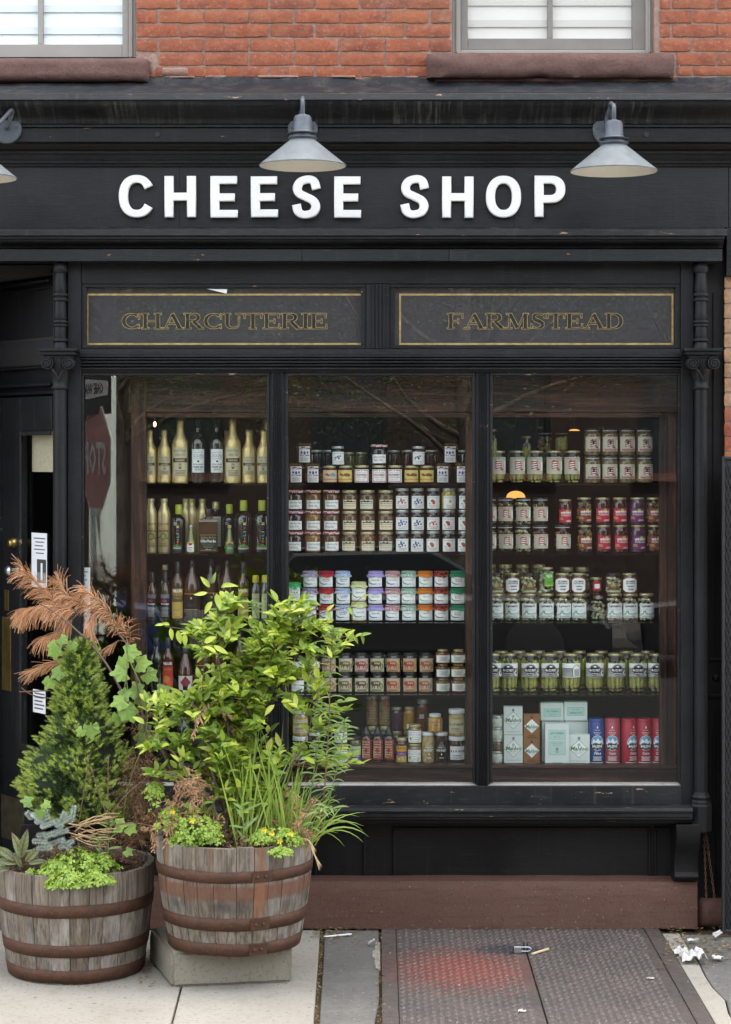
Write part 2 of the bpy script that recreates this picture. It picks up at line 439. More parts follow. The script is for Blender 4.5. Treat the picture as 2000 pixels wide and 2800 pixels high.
def brick_mesh(w, h, seed):
    r = random.Random(seed); nx, nz = 7, 3; d = 0.022; mb = MB()
    top = [r.uniform(-.0022, .0018) for _ in range(nx + 1)]; bot = [r.uniform(-.0018, .0022) for _ in range(nx + 1)]
    el = [r.uniform(-.002, .002) for _ in range(nz + 1)]; er = [r.uniform(-.002, .002) for _ in range(nz + 1)]
    def fn(u, v):
        i = round(u * nx); j = round(v * nz)
        x = -w / 2 + w * u + (el[j] if i == 0 else er[j] if i == nx else 0); z = v * h + (bot[i] if j == 0 else top[i] if j == nz else 0)
        edge = (i in (0, nx)) or (j in (0, nz)); corner = (i in (0, nx)) and (j in (0, nz))
        y = 0.0045 if corner else 0.0028 if edge else r.uniform(-.0012, .001)
        return (x, y, z)
    mb.grid(fn, nx, nz)
    idx = [i for i in range(nx + 1)] + [(j + 1) * (nx + 1) - 1 for j in range(1, nz + 1)] + [nz * (nx + 1) + i for i in range(nx - 1, -1, -1)] + [j * (nx + 1) for j in range(nz - 1, 0, -1)]
    b = len(mb.v); mb.v += [(mb.v[i][0], d, mb.v[i][2]) for i in idx]; n = len(idx)
    for k in range(n):
        k2 = (k + 1) % n; mb.f.append((idx[k2], idx[k], b + k, b + k2)); mb.m.append(0)
    return mb.mesh('brick', smooth=50)
brick_lib = {}
def lay_brick(px0, px1, py0, py1, mat='brick', par=None, YY=0.018):
    w = round(X(px1, YY) - X(px0, YY), 3); h = Z(py0, YY) - Z(py1, YY); k = (round(w, 2), R.randrange(5))
    if k not in brick_lib: brick_lib[k] = brick_mesh(k[0], 0.0602, hash(k) & 0xffff)
    me = brick_lib[k]
    if mat != 'brick': me = me.copy()
    if mat != 'brick': me.materials.clear()
    o = put('brick', me, M[mat], par or bld, loc=(X((px0 + px1) / 2, YY), YY + R.uniform(-.002, .002), Z(py1, YY)), rot=(0, R.uniform(-.006, .006), 0))
    o.scale = (w / k[0], 1, h / 0.0602)
def course(px0, px1, py0, py1, joint0, pitch=123.8, gap=6):
    """one course; bricks between head joints joint0 + k*pitch, clipped to px0..px1"""
    k = math.floor((px0 - joint0) / pitch) - 1; x = joint0 + k * pitch
    while x < px1:
        jit = R.uniform(-2.5, 2.5)
        a, b = max(x + gap / 2, px0), min(x + pitch - gap / 2 + jit, px1)
        if b - a > 14: lay_brick(a, b, py0, py1, par=bld)
        x += pitch
rows = [-90, -51.5, -13, 26, 64.5, 103.5, 142, 180]
for i, y in enumerate(rows):
    py0, py1 = y + 3, y + 35.5
    j = 489.5 if i % 2 == 0 else 434
    if y == 180: py1 = 209
    course(374, 1234 if y < 130 else (1176 if y < 175 else 1172), py0, py1, j if i != 7 else 490) if y not in (142,) else course(433, 1172, py0, py1, 434)
    course(1806 if y < 142 else 1852, 2140, py0, py1 if y < 180 else 205, (1837, 1894)[i % 2])

# brownstone sills
def rough_block(name, px0, px1, py0, py1, Y0, Y1, mat, parent, nx=40, nz=6, amp=0.012, rnd=0.3, seed=0, lump=0.0):
    def fn(u, v):
        px = px0 + (px1 - px0) * u; py = py1 + (py0 - py1) * v
        x, z = X(px, Y0), Z(py, Y0)
        e = min(v, 1 - v); eu = min(u, 1 - u) * (px1 - px0) / (py1 - py0)
        y = Y0 + (max(0, rnd - e) / rnd) ** 2 * 0.02 + (max(0, 0.25 - eu) / 0.25) ** 2 * 0.025
        n = noise.noise(Vector((x * 7 + seed, z * 14, seed))); n2 = noise.noise(Vector((x * 26 + seed, z * 30, 3)))
        zz = z + (n * amp * 0.6 if (v < .01 or v > .99) else 0) + (lump * abs(n) if v < .01 else 0)
        return (x, y + n * amp + n2 * amp * 0.4, zz)
    mb = MB().grid(fn, nx, nz)
    n = nx + 1; top = list(range(nz * n, nz * n + n)); bot = list(range(n)); L = [j * n for j in range(nz + 1)]; Rr = [j * n + nx for j in range(nz + 1)]
    for row, flip in ((top, 0), (bot, 1), (L, 0), (Rr, 1)):
        b = len(mb.v); mb.v += [(mb.v[i][0], Y1, mb.v[i][2]) for i in row]
        for k in range(len(row) - 1):
            q = (row[k], row[k + 1], b + k + 1, b + k); mb.f.append(q[::-1] if flip else q); mb.m.append(0)
    return mb.put(name, mat, parent, smooth=60)
rough_block('window_sill', -60, 402, 157, 219, -0.075, 0.1, M['brownstone'], bld, amp=0.005, rnd=.12, seed=3)
rough_block('sill_course', -60, 402, 221, 254, -0.02, 0.1, M['brownstone'], bld, amp=0.008, seed=8, nz=3)
rough_block('window_sill', 1168, 1846, 143, 210, -0.08, 0.1, M['brownstone'], bld, amp=0.016, rnd=.35, seed=5, lump=0.018)
rough_block('sill_course', 1190, 1856, 209, 226, -0.025, 0.1, M['brownstone'], bld, amp=0.014, seed=9, nz=3)
# mortar smears around the sills
for a, b, c, d, s in [(400, 437, 140, 212, 1), (437, 520, 181, 208, 2), (1166, 1186, 130, 214, 3), (1850, 1866, 140, 214, 4)]:
    rough_block('mortar_patch', a, b, c, d, 0.012, 0.05, M['mortar'], bld, nx=8, nz=6, amp=0.008, seed=s)

for a_, w_ in ((445, 90), (560, 60), (700, 120), (905, 70), (1040, 110)): rough_block('mortar_patch', a_, a_ + w_, 203 + R.uniform(-2, 3), 215, 0.010, 0.05, M['mortar'], bld, nx=14, nz=3, amp=0.010, seed=a_, lump=.02)
def window(outer, sash, glass, mull, py_out, py_sash, py_glass, py_top, matF, matS, matG, frw):
    a, b = outer
    Yf, Ys, Yg = 0.09, 0.125, 0.15
    fr = MB()
    for (q0, q1) in ((a, a + frw), (b - frw, b)): fr.pbox(q0, q1, py_top, py_out, Yf, 0.27)
    fr.pbox(a + frw, b - frw, py_sash, py_out, Yf + .002, 0.27); fr.pbox(a + frw, b - frw, py_top, py_top + 30, Yf + .002, 0.27)
    for (q0, q1) in ((a + frw * .45, a + frw * .62), (b - frw * .62, b - frw * .45)): fr.pbox(q0, q1, py_top, py_out - 3, Yf - .012, Yf - 0.0005)
    o = fr.put('window', M[matF], bld, bevel=.003)
    s0, s1 = sash; g0, g1 = glass
    sb = MB().pbox(s0, g0, py_top + 30, py_sash, Ys, Ys + .05).pbox(g1, s1, py_top + 30, py_sash, Ys, Ys + .05).pbox(g0, g1, py_glass, py_sash, Ys + .002, Ys + .05)
    so_ = sb.put('sash', M[matS], o, bevel=.003)
    MB().pbox(mull[0], mull[1], py_top + 30, py_glass, Ys + .008, Ys + .04).put('glazing_bar', M[matS], o, bevel=.003)
    MB().pbox(g0, g1, py_top + 30, py_glass, Yg, Yg + .004).put('pane', M[matG], o)
    # pleated blind behind the glass
    mb = MB(); zt = Z(py_top + 20, .2); zb = Z(py_sash, .2); n = 14
    x0, x1 = X(g0 - 8, .2), X(g1 + 8, .2)
    for i in range(n):
        z0 = zb + (zt - zb) * i / n; z1 = zb + (zt - zb) * (i + 1) / n
        mb.add([(x0, .165, z0), (x1, .165, z0), (x1, .176, z1 + .006), (x0, .176, z1 + .006)], [(0, 1, 2, 3)], 0)
        mb.add([(x0, .1645, z0), (x1, .1645, z0), (x1, .1665, z0 + .035), (x0, .1665, z0 + .035)], [(0, 1, 2, 3)], 1)
    mb.put('blind', [M['blind'], M['blind_band']], o)
window((-330, 372), (-310, 352), (-300, 335), (104, 118), 157, 157, 121, -700, 'frame_beige', 'frame_beige', 'up_glass', 20)
window((1237, 1790), (1260, 1766), (1280, 1730), (1498, 1512), 146, 136, 105, -700, 'frame_beige', 'screen_grey', 'screen_glass', 23)
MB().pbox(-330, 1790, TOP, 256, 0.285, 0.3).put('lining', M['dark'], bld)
# tan and red bricks beside the right pilaster
ys = 752; k = 0
while ys < 2500:
    lay_brick(1982, 2062 + 30 * (k % 2), ys, ys + 35, 'brick_pale' if ys < 1085 else 'brick'); ys += 40.5; k += 1

# ------------------------------------------------------------------ the shopfront joinery
sf = thing('shopfront', 'black painted wooden shopfront with cornice, columns and three display windows', 'shopfront', (0, 0, 0.0))
xa, xb = X(-420), X(2075)
# lead flashing over the cornice
def flash(u, v):
    x = xa + (xb - xa) * u
    n = noise.noise(Vector((x * 5, v * 2, 0))) + .5 * noise.noise(Vector((x * 17, v * 5, 2)))
    top = Z(212, 0.01) + n * .014; bot = Z(253, -0.24)
    y = 0.012 + (-0.24 - 0.012) * v ** 1.6
    return (x, y - n * .005, top + (bot - top) * v)
MB().grid(flash, 120, 5).put('flashing', M['tar'], sf, smooth=60)
profile('cornice', [(252, -.262), (255, -.285), (273, -.30), (275, -.292)], 0, 0, M['black_edge'], sf, back=.03, xs=(xa, xb), bevel=.003)
profile('cornice_cove', cove(275.5, -.288, 338, -.178, 12) + [(340, -.165)], 0, 0, M['black_streak'], sf, back=.03, xs=(xa, xb), smooth=60)
profile('cornice_bead', [(340.5, -.165)] + cove(341, -.172, 347, -.172, 4, 'x') + [(347.5, -.16)], 0, 0, M['black'], sf, back=.03, xs=(xa, xb))
profile('cornice_fascia', [(348, -.158), (388, -.158)], 0, 0, M['black_chip'], sf, back=.03, xs=(xa, xb), bevel=.003)
profile('bed_moulding', [(388.6, -.085)] + cove(390, -.085, 412, -.062, 6) + [(413, -.072), (420, -.072), (421, -.060), (438, -.052), (439, -.06), (446, -.058), (448, -.045), (455, -.042)], 0, 0, M['black'], sf, back=.03, xs=(xa, xb))
for a, b in ((-420, 492), (492.2, 1406), (1406.2, 1992), (1993.2, 2075)):
    MB().pbox(a, b, 455.6, 622, -.030, .03).put('sign_board', M['black_sign'], sf, bevel=.002)
xr = X(1986, -.1)
profile('ledge', [(621, -.032), (625, -.125), (628, -.132), (644, -.135), (645, -.128)], 0, 0, M['black_edge'], sf, back=.03, xs=(xa, xr), bevel=.002)
profile('ledge_moulding', [(645.6, -.118)] + cove(646, -.122, 653, -.122, 4, 'x') + cove(655, -.10, 678, -.06, 8) + [(680, -.055)], 0, 0, M['black'], sf, back=.03, xs=(xa, xr - .01))
for a, b in ((xa, X(826, -.1)), (X(826.6, -.1), X(1228, -.1)), (X(1228.6, -.1), X(1975, -.1))):
    dy = R.uniform(-.003, .003)
    profile('lower_fascia', [(680.6, -.06), (682, -.108 + dy), (714, -.112 + dy), (715, -.10)], 0, 0, M['black_chip'], sf, back=.03, xs=(a, b), bevel=.002)
MB().box(X(1987, -.03), X(2075, -.03), -.028, .03, Z(756), Z(622, -.03)).put('end_block', M['black'], sf, bevel=.003)
# bolt holes in the cornice fascia
for px in (431, 1768):
    mb = MB(); mb.lathe([(.0125, 0), (.0125, .006)], seg=14)
    me = mb.mesh('bolt_hole', 40); put('bolt_hole', me, M['ink'], sf, loc=W(px, 368, -.1585), rot=(math.pi / 2, 0, 0))
# frieze, posts, transom rail
MB().pbox(222.6, 1862, 715.6, 776, -.006, .06).put('frieze', M['black'], sf, bevel=.002)
MB().pbox(185, 222, 715.6, 2252, -.02, .08).put('corner_post', M['black_col'], sf, bevel=.004)
MB().pbox(1862.5, 1898, 715.6, 2252, -.02, .08).put('corner_post', M['black_col'], sf, bevel=.004)
MB().pbox(145, 184, 715.6, 2300, .03, .10).put('corner_post', M['black_col'], sf, bevel=.004)
rp = [(954, -.012), (968, -.014), (970, -.03), (976, -.03)]
for k in range(4): rp += cove(977 + k * 9.5, -.016, 985.5 + k * 9.5, -.016, 1) if False else [(977 + k * 9, -.012), (979 + k * 9, -.026 - .003 * (k == 2)), (983 + k * 9, -.026), (985 + k * 9, -.012)]
rp += [(1014, -.01), (1019, -.004)]
profile('transom_rail', rp, 0, 0, M['black'], sf, back=.06, xs=(X(222.6), X(1861.8)), smooth=20, bevel=.0012)
mp = MB().pbox(1002, 1066, 776.6, 953.5, -.012, .06)
for q in (1018, 1028, 1038, 1048): mp.pbox(q, q + 5, 778, 952, -.02, -.0125)
mp.put('transom_mullion', M['black'], sf, bevel=.0015)
# serif capitals for the transom lettering: strokes with per-point widths
TK, TN, SH = .23, .075, .075
def _arc(cx, cy, rx, ry, a0, a1, n=18, thick=TK, thin=TN):
    pts = []
    for i in range(n + 1):
        a = math.radians(a0 + (a1 - a0) * i / n)
        w = thin + (thick - thin) * abs(math.cos(a)) ** 1.3
        pts.append((cx + rx * math.cos(a), cy + ry * math.sin(a), w))
    return pts
def serif(x, y, w=.42): return [(x - w / 2, y, SH), (x + w / 2, y, SH)]
def stem(x): return [[(x, .03, TK), (x, .97, TK)], serif(x, .035), serif(x, .965)]
GL = {
 'C': (1.12, [_arc(.58, .5, .47, .45, 48, 318), [(1.0, .62, .06), (1.0, .98, .09)], [(.99, .03, .08), (.99, .30, .06)]]),
 'H': (1.22, stem(.24) + stem(.98) + [[(.24, .5, TN), (.98, .5, TN)]]),
 'A': (1.25, [[(.60, .96, TK), (1.04, .04, TK)], [(.58, .92, TN), (.20, .04, TN)], [(.34, .33, TN), (.86, .33, TN)], serif(.19, .035, .34), serif(1.04, .035, .42)]),
 'R': (1.2, stem(.24) + [[(.24, .96, TN), (.62, .96, TN)], _arc(.62, .74, .25, .22, 90, -90, 10), [(.24, .52, TN), (.62, .52, TN)], [(.58, .50, TK * .9), (1.0, .04, TK * .9)], serif(1.05, .035, .28)]),
 'U': (1.18, [[(.24, .95, TK), (.24, .34, TK), (.27, .20, TK * .8), (.36, .10, .13), (.50, .055, TN), (.66, .055, TN), (.80, .10, TN), (.90, .20, TN), (.93, .34, TN), (.93, .95, TN)], serif(.24, .965), serif(.93, .965, .36)]),
 'T': (1.12, [[(.56, .03, TK), (.56, .97, TK)], serif(.56, .035), [(.06, .96, TN), (1.06, .96, TN)], [(.07, .68, .06), (.07, .98, .09)], [(1.05, .68, .06), (1.05, .98, .09)]]),
 'E': (1.06, stem(.24) + [[(.2, .96, TN), (.94, .96, TN)], [(.94, .70, .05), (.94, .98, .08)], [(.24, .5, TN), (.70, .5, TN)], [(.70, .36, .06), (.70, .64, .06)], [(.2, .04, TN), (.97, .04, TN)], [(.98, .02, .08), (.98, .32, .05)]]),
 'F': (1.0, stem(.24) + [[(.2, .96, TN), (.92, .96, TN)], [(.92, .68, .05), (.92, .98, .08)], [(.24, .5, TN), (.68, .5, TN)], [(.68, .36, .06), (.68, .64, .06)]]),
 'I': (.5, stem(.25)),
 'M': (1.42, [[(.22, .04, TN), (.26, .96, TN)], [(.28, .95, TK), (.70, .06, TK)], [(.72, .06, TN), (1.12, .95, TN)], [(1.17, .03, TK), (1.17, .97, TK)], serif(.22, .035, .32), serif(1.17, .035), serif(.2, .965, .3), serif(1.2, .965, .32)]),
 'S': (.98, [[(.86, .74, .06), (.78, .90, TN), (.60, .965, TN), (.40, .95, .12), (.25, .86, TK * .85), (.24, .70, TK), (.36, .58, TK), (.60, .47, TK), (.76, .34, TK), (.76, .18, TK * .9), (.62, .07, .13), (.44, .035, TN), (.24, .08, TN), (.12, .26, .06)], [(.88, .70, .05), (.87, .98, .08)], [(.11, .02, .08), (.1, .32, .05)]]),
 'D': (1.18, stem(.24) + [[(.24, .96, TN), (.55, .96, TN)], _arc(.52, .5, .44, .46, 90, -90, 14), [(.24, .04, TN), (.55, .04, TN)]]),
}
def stroke_poly(pts, grow=0.0, asp=1.0):
    P = [Vector((p[0] * asp, p[1])) for p in pts]; n = len(P); L = []; Rr = []
    for i in range(n):
        t = (P[min(i + 1, n - 1)] - P[max(i - 1, 0)]).normalized(); nn = Vector((-t.y, t.x)); w = pts[i][2] / 2 + grow
        e = Vector((0, 0))
        if grow: e = -t * grow if i == 0 else (t * grow if i == n - 1 else e)
        L.append(P[i] + nn * w + e); Rr.append(P[i] - nn * w + e)
    return L, Rr
def serif_word(word, px0, px1, py0, py1, Y, mats, parent):
    tot = sum(GL[c][0] for c in word); h = Z(py0, Y) - Z(py1, Y); x0 = X(px0, Y); wid = X(px1, Y) - x0; asp = wid / tot / h
    x = 0; z0 = Z(py1, Y)
    for c in word:
        w, strokes = GL[c]
        lt = None
        for layer, (grow, mat, nm) in enumerate(((.027, mats[1], 'gilt_outline'), (0, mats[0], 'letter'))):
            mb = MB()
            for si, st in enumerate(strokes):
                L, Rr = stroke_poly(st, grow, asp); y = Y - .0012 * layer - .00012 * si
                b = len(L); vs = [(x0 + (x * asp + p.x) * h, y, z0 + p.y * h) for p in L] + [(x0 + (x * asp + p.x) * h, y, z0 + p.y * h) for p in Rr]
                mb.add(vs, [(i, b + i, b + i + 1, i + 1) for i in range(b - 1)])
            if layer == 0: base = mb
            else:
                lt = mb.put('letter', mat, parent)
                base.put('gilt_outline', mats[1], parent)
        x += w
def transom(a, b, word, wx0, wx1, g0, g1):
    Yb = .032
    bd = MB().pbox(a, b, 777, 953, Yb, .05).put('transom_window', M['transom_board'], sf)
    fr = MB()
    fr.pbox(a, b, 777, 786, -.002, .03).pbox(a, b, 944, 953.4, -.002, .03).pbox(a, a + 14, 786, 944, -.002, .03).pbox(b - 14, b, 786, 944, -.002, .03)
    fr.put('frame', M['black_chip'], bd, bevel=.002)
    gb = MB()
    for q in ((g0, g1, 803, 808), (g0, g1, 938, 943), (g0, g0 + 5, 808, 938), (g1 - 5, g1, 808, 938)): gb.pbox(*q, Yb - .003, Yb - .001)
    gb.put('gilt_border', M['gold'], bd)
    serif_word(word, wx0, wx1, 857, 899, Yb - .0025, (M['ink'], M['gold_dim']), bd)
    MB().pbox(a + 12, b - 12, 784, 946, .014, .018).put('pane', M['transom_glass'], bd)
transom(223, 1001.5, 'CHARCUTERIE', 334, 897, 237, 994)
transom(1066.5, 1861.5, 'FARMSTEAD', 1222, 1709, 1092, 1842)
# torn paper scrap left at the top of the left transom
t = MB(); t.add([W(566, 790, .012), W(622, 791, .011), W(620, 803, .009), W(596, 797, .010)], [(0, 3, 2, 1)]); t.add([W(566, 790, .0135), W(622, 791, .0125), W(620, 803, .0105), W(596, 797, .0115)], [(0, 1, 2, 3)])
tag(t.put('tape_scrap', M['paper'], None), 'torn scrap of white tape on the left transom pane', 'tape')

# display windows: mullions, beads, panes
def reeded(px0, px1, py0, py1, Y, name):
    x0, x1 = X(px0, Y), X(px1, Y); w = x1 - x0; pts = [(x0, .07), (x0, Y + .01), (x0 + w * .1, Y + .004), (x0 + w * .14, Y - .012)]
    for k in range(4):
        u = .2 + k * .15
        pts += [(x0 + w * u, Y - .012), (x0 + w * (u + .03), Y - .004), (x0 + w * (u + .11), Y - .004), (x0 + w * (u + .14), Y - .012)]
    pts += [(x0 + w * .86, Y - .012), (x0 + w * .9, Y + .004), (x1, Y + .01), (x1, .07)]
    z1, z0 = Z(py0, Y), Z(py1, Y)
    return MB().prism(pts, z0, z1, 'z').put(name, M['black_chip'], sf, bevel=.0012)
reeded(738, 780, 1019.5, 2149, -.0, 'window_mullion')
reeded(1300, 1340, 1019.5, 2149, -.0, 'window_mullion')
panes = ((222.6, 737.5), (780.5, 1299.5), (1340.5, 1861.8))
for i, (a, b) in enumerate(panes):
    g = MB().pbox(a + 1, b - 1, 1020, 2146, .030, .036).put('window_pane', M['glass'], sf)
    fr = MB().pbox(a, b, 1019.6, 1026, .004, .0295).pbox(a, a + 7, 1026, 2141, .006, .0295).pbox(b - 7, b, 1026, 2141, .006, .0295)
    fr.put('glazing_bead', M['black_edge'], g, bevel=.001)
# sill
M['sill_worn_lit'] = rough_stone('worn_lit_sill_top', (0.36, 0.33, 0.30), (0.52, 0.49, 0.45), (0.12, 0.11, 0.1), 12, 0.3, 0.004, 0.7)  # worn paint, with the light falling on the ledge also painted in as paleness
profile('sill_top', [(2142.6, .029), (2146.2, .002), (2148, .001)], 0, 0, M['sill_worn_lit'], sf, back=.08, xs=(X(222.6), X(1861.8)), bevel=.0015)
MB().box(X(222.6), X(1861.8), -.02, .0, Z(2201, -.02), Z(2147.5, .0)).box(X(222.6), X(1861.8), .0005, .08, Z(2201, -.02), Z(2154, .0)).put('apron_board', M['black_edge'], sf, bevel=.003)
profile('sill_moulding', [(2200.6, -.02), (2209.5, -.125), (2219, -.13), (2220, -.118), (2223, -.118)] + cove(2225, -.112, 2234, -.112, 5, 'x') + [(2235, -.098), (2238, -.098)] + cove(2239, -.10, 2250, -.07, 5) + [(2252, -.05)], 0, 0, M['black_edge'], sf, back=.08, xs=(X(100), X(1893, -.1)), smooth=30, bevel=.001)
# bulkhead below
MB().box(X(100), X(1900), .10, .14, Z(2420, .1), Z(2246, .1)).put('bulkhead', M['black_base'], sf)
for a, b in ((860, 1000), (1075, 1780), (1790, 1840)):
    mb = MB().pbox(a, b, 2262, 2268, .085, .0995).pbox(a, a + 6, 2268, 2392, .085, .0995).pbox(b - 6, b, 2268, 2392, .085, .0995)
    mb.put('panel_moulding', M['black_base'], sf, bevel=.004)
def plinth_fn(u, v):
    x = X(-60) + (X(1908) - X(-60)) * u
    z = Z(2412) * v
    n = noise.noise(Vector((x * 4, z * 6, 1))) * .004
    y = n + (0.012 if v > .97 else 0) + (.006 * (1 - v))
    return (x, y, z + n)
pl = MB().grid(plinth_fn, 80, 6)
b = len(pl.v); n = 81
pl.v += [(p[0], .0995, p[2] + .012) for p in pl.v[6 * n:7 * n]]
for k in range(80): pl.f.append((6 * n + k, 6 * n + k + 1, b + k + 1, b + k)); pl.m.append(0)
b = len(pl.v); pl.v += [(pl.v[j * n + 80][0], .25, pl.v[j * n + 80][2]) for j in range(7)]
for j in range(6): pl.f.append((j * n + 80, b + j, b + j + 1, (j + 1) * n + 80)); pl.m.append(0)
pl.put('plinth', M['plinth'], sf, smooth=60)
# corbel brackets under the sill ends
def bracket(px0, px1):
    Ym = -.05; x0, x1 = X(px0, Ym), X(px1, Ym)
    poly = [(-.10, 2254), (-.105, 2290), (-.085, 2312), (-.05, 2330), (-.035, 2360), (-.03, 2385), (-.045, 2398), (-.03, 2408)]
    poly = [(y, Z(py, y)) for y, py in poly] + [(.1, Z(2410, .1)), (.1, Z(2254, .1))]
    MB().prism(poly, x0, x1, 'x').put('bracket', M['black_base'], sf, smooth=50, bevel=.004)
bracket(1846, 1912); bracket(60, 130)
# iron columns
def column(px, Y, base):
    c = lambda py: Vector((X(px, Y), Y, Z(py, Y)))
    r = .0325; q = MB(); P = lambda lst: [(rr, Z(py, Y)) for rr, py in lst][::-1]
    ctr = (X(px, Y), Y, 0)
    q.lathe(P([(r, 1062), (r, 1400), (r * 1.02, 1800), (r * 1.05, 2300 if not base else 2168)]), ctr, 20)
    sh = q.put('column', M['black_col'], sf, smooth=40)
    ring = lambda py, w, h: [(r * .88, py - h), (w, py - h * .6), (w * 1.02, py), (w, py + h * .6), (r * .88, py + h)]
    prof = [(r * .75, 716), (r * 1.0, 724), (r * 1.15, 732), (r * 1.15, 742), (r * .8, 748), (r * .85, 760), (r * .98, 790)] + ring(806, r * 1.16, 6) + ring(820, r * 1.16, 5) + [(r * .9, 850), (r * .98, 868)] + ring(880, r * 1.16, 5) + ring(890, r * 1.14, 4) + [(r * .95, 915)] + ring(930, r * 1.16, 6) + [(r * 1.05, 945), (r * 1.05, 956)]
    MB().lathe(P(prof), ctr, 20).put('baluster', M['black_col'], sh, smooth=50)
    cp = MB()
    x, y = ctr[0], ctr[1]; w = .093
    cp.box(x - w, x + w, y - .085, y + .06, Z(962, Y), Z(954, Y)); cp.box(x - w * .9, x + w * .9, y - .075, y + .06, Z(972, Y), Z(962.3, Y)); cp.box(x - w * .76, x + w * .76, y - .06, y + .05, Z(980, Y), Z(972.3, Y))
    cp.lathe([(rr, Z(py, Y)) for rr, py in [(r * 1.15, 1066), (r * 1.35, 1060), (r * 1.15, 1054), (r * 1.2, 1040), (r * 1.5, 1015), (r * 1.9, 1000), (r * 1.9, 980.5)]], ctr, 20)
    for s in (-1, 1):   # volutes
        vc = Vector((x + s * .052, y - .072, Z(996, Y)))
        for rr, d in ((.030, 0), (.021, -.006), (.010, -.012)):
            vs = MB(); pts = [(vc.x + rr * math.cos(a * math.pi / 9), vc.z + rr * math.sin(a * math.pi / 9)) for a in range(18)]
            cp.prism(pts, vc.y + d, vc.y + .07, 'y')
        sp = []
        for k in range(26):
            a = k / 25 * 4.2 * math.pi; rr = .031 - .024 * k / 25
            sp.append((vc.x + s * rr * math.cos(a + 1.6), vc.y - .004 - .008 * k / 25, vc.z + rr * math.sin(a + 1.6)))
        cp.tube(sp, .0042, 5)
    lf = []
    for s in (-1, 1):
        lf.append([(x + s * .05, y - .06, Z(1004, Y)), (x + s * .02, y - .066, Z(1018, Y)), (x, y - .06, Z(1040, Y))])
    for l in lf: cp.tube(catmull(l, 4), .006, 5)
    cp.put('capital', M['black_col'], sh, smooth=35, bevel=.002)
    if base:
        bs = MB().lathe([(rr, Z(py, Y)) for rr, py in [(.052, 2272), (.054, 2266), (.054, 2202), (.05, 2196), (.05, 2190), (.042, 2186), (.047, 2178), (.04, 2172), (.036, 2164)]], ctr, 8, rz=math.pi / 8)
        bs.put('base', M['black_col'], sh, bevel=.002)
column(165, -.045, False); column(1917, -.045, True)
# panelled pilaster on the right and its footing
mb = MB().pbox(1900, 1980, 716, 2466, .06, .12)
mb.pbox(1950, 1956, 800, 1780, .05, .0598).pbox(1940, 1978, 1800, 1808, .045, .0598).pbox(1940, 1978, 1898, 1908, .045, .0598).pbox(1950, 1958, 1945, 2440, .05, .0598)
mb.put('pilaster', M['black_base'], sf, bevel=.004)
MB().lathe([(.02, 0), (.016, .008), (.006, .013)], seg=14).put('roundel', M['black_base'], sf, loc=W(1958, 1853, .0595), rot=(math.pi / 2, 0, 0))
rough_block('footing', 1912, 1996, 2458, 2538, .03, .12, M['plinth'], sf, nx=8, nz=6, amp=.006)
# hanging rusty chain
ch = thing('hanging_chain', 'thin rusty chain hanging in a loop beside the right bracket', 'chain', W(1930, 2440, -.02))
lnk = MB()
pts = [Vector((.0075 * math.cos(a) * .6, 0, .0105 * math.sin(a))) for a in [k * math.pi / 4 for k in range(9)]]
lnk.tube(pts, .0022, 4, cap=False); lme = lnk.mesh('chain_link', 60); lme.materials.append(M['rustchain'])
for px0, py0, px1, py1, n in ((1926, 2275, 1932, 2455, 20), (1931, 2275, 1955, 2460, 20)):
    for k in range(n):
        t = k / (n - 1); q = W(px0 + (px1 - px0) * t, py0 + (py1 - py0) * t, -.02)
        put('chain_link', lme, None, ch, loc=q, rot=(0, 0, (k % 2) * 1.57))

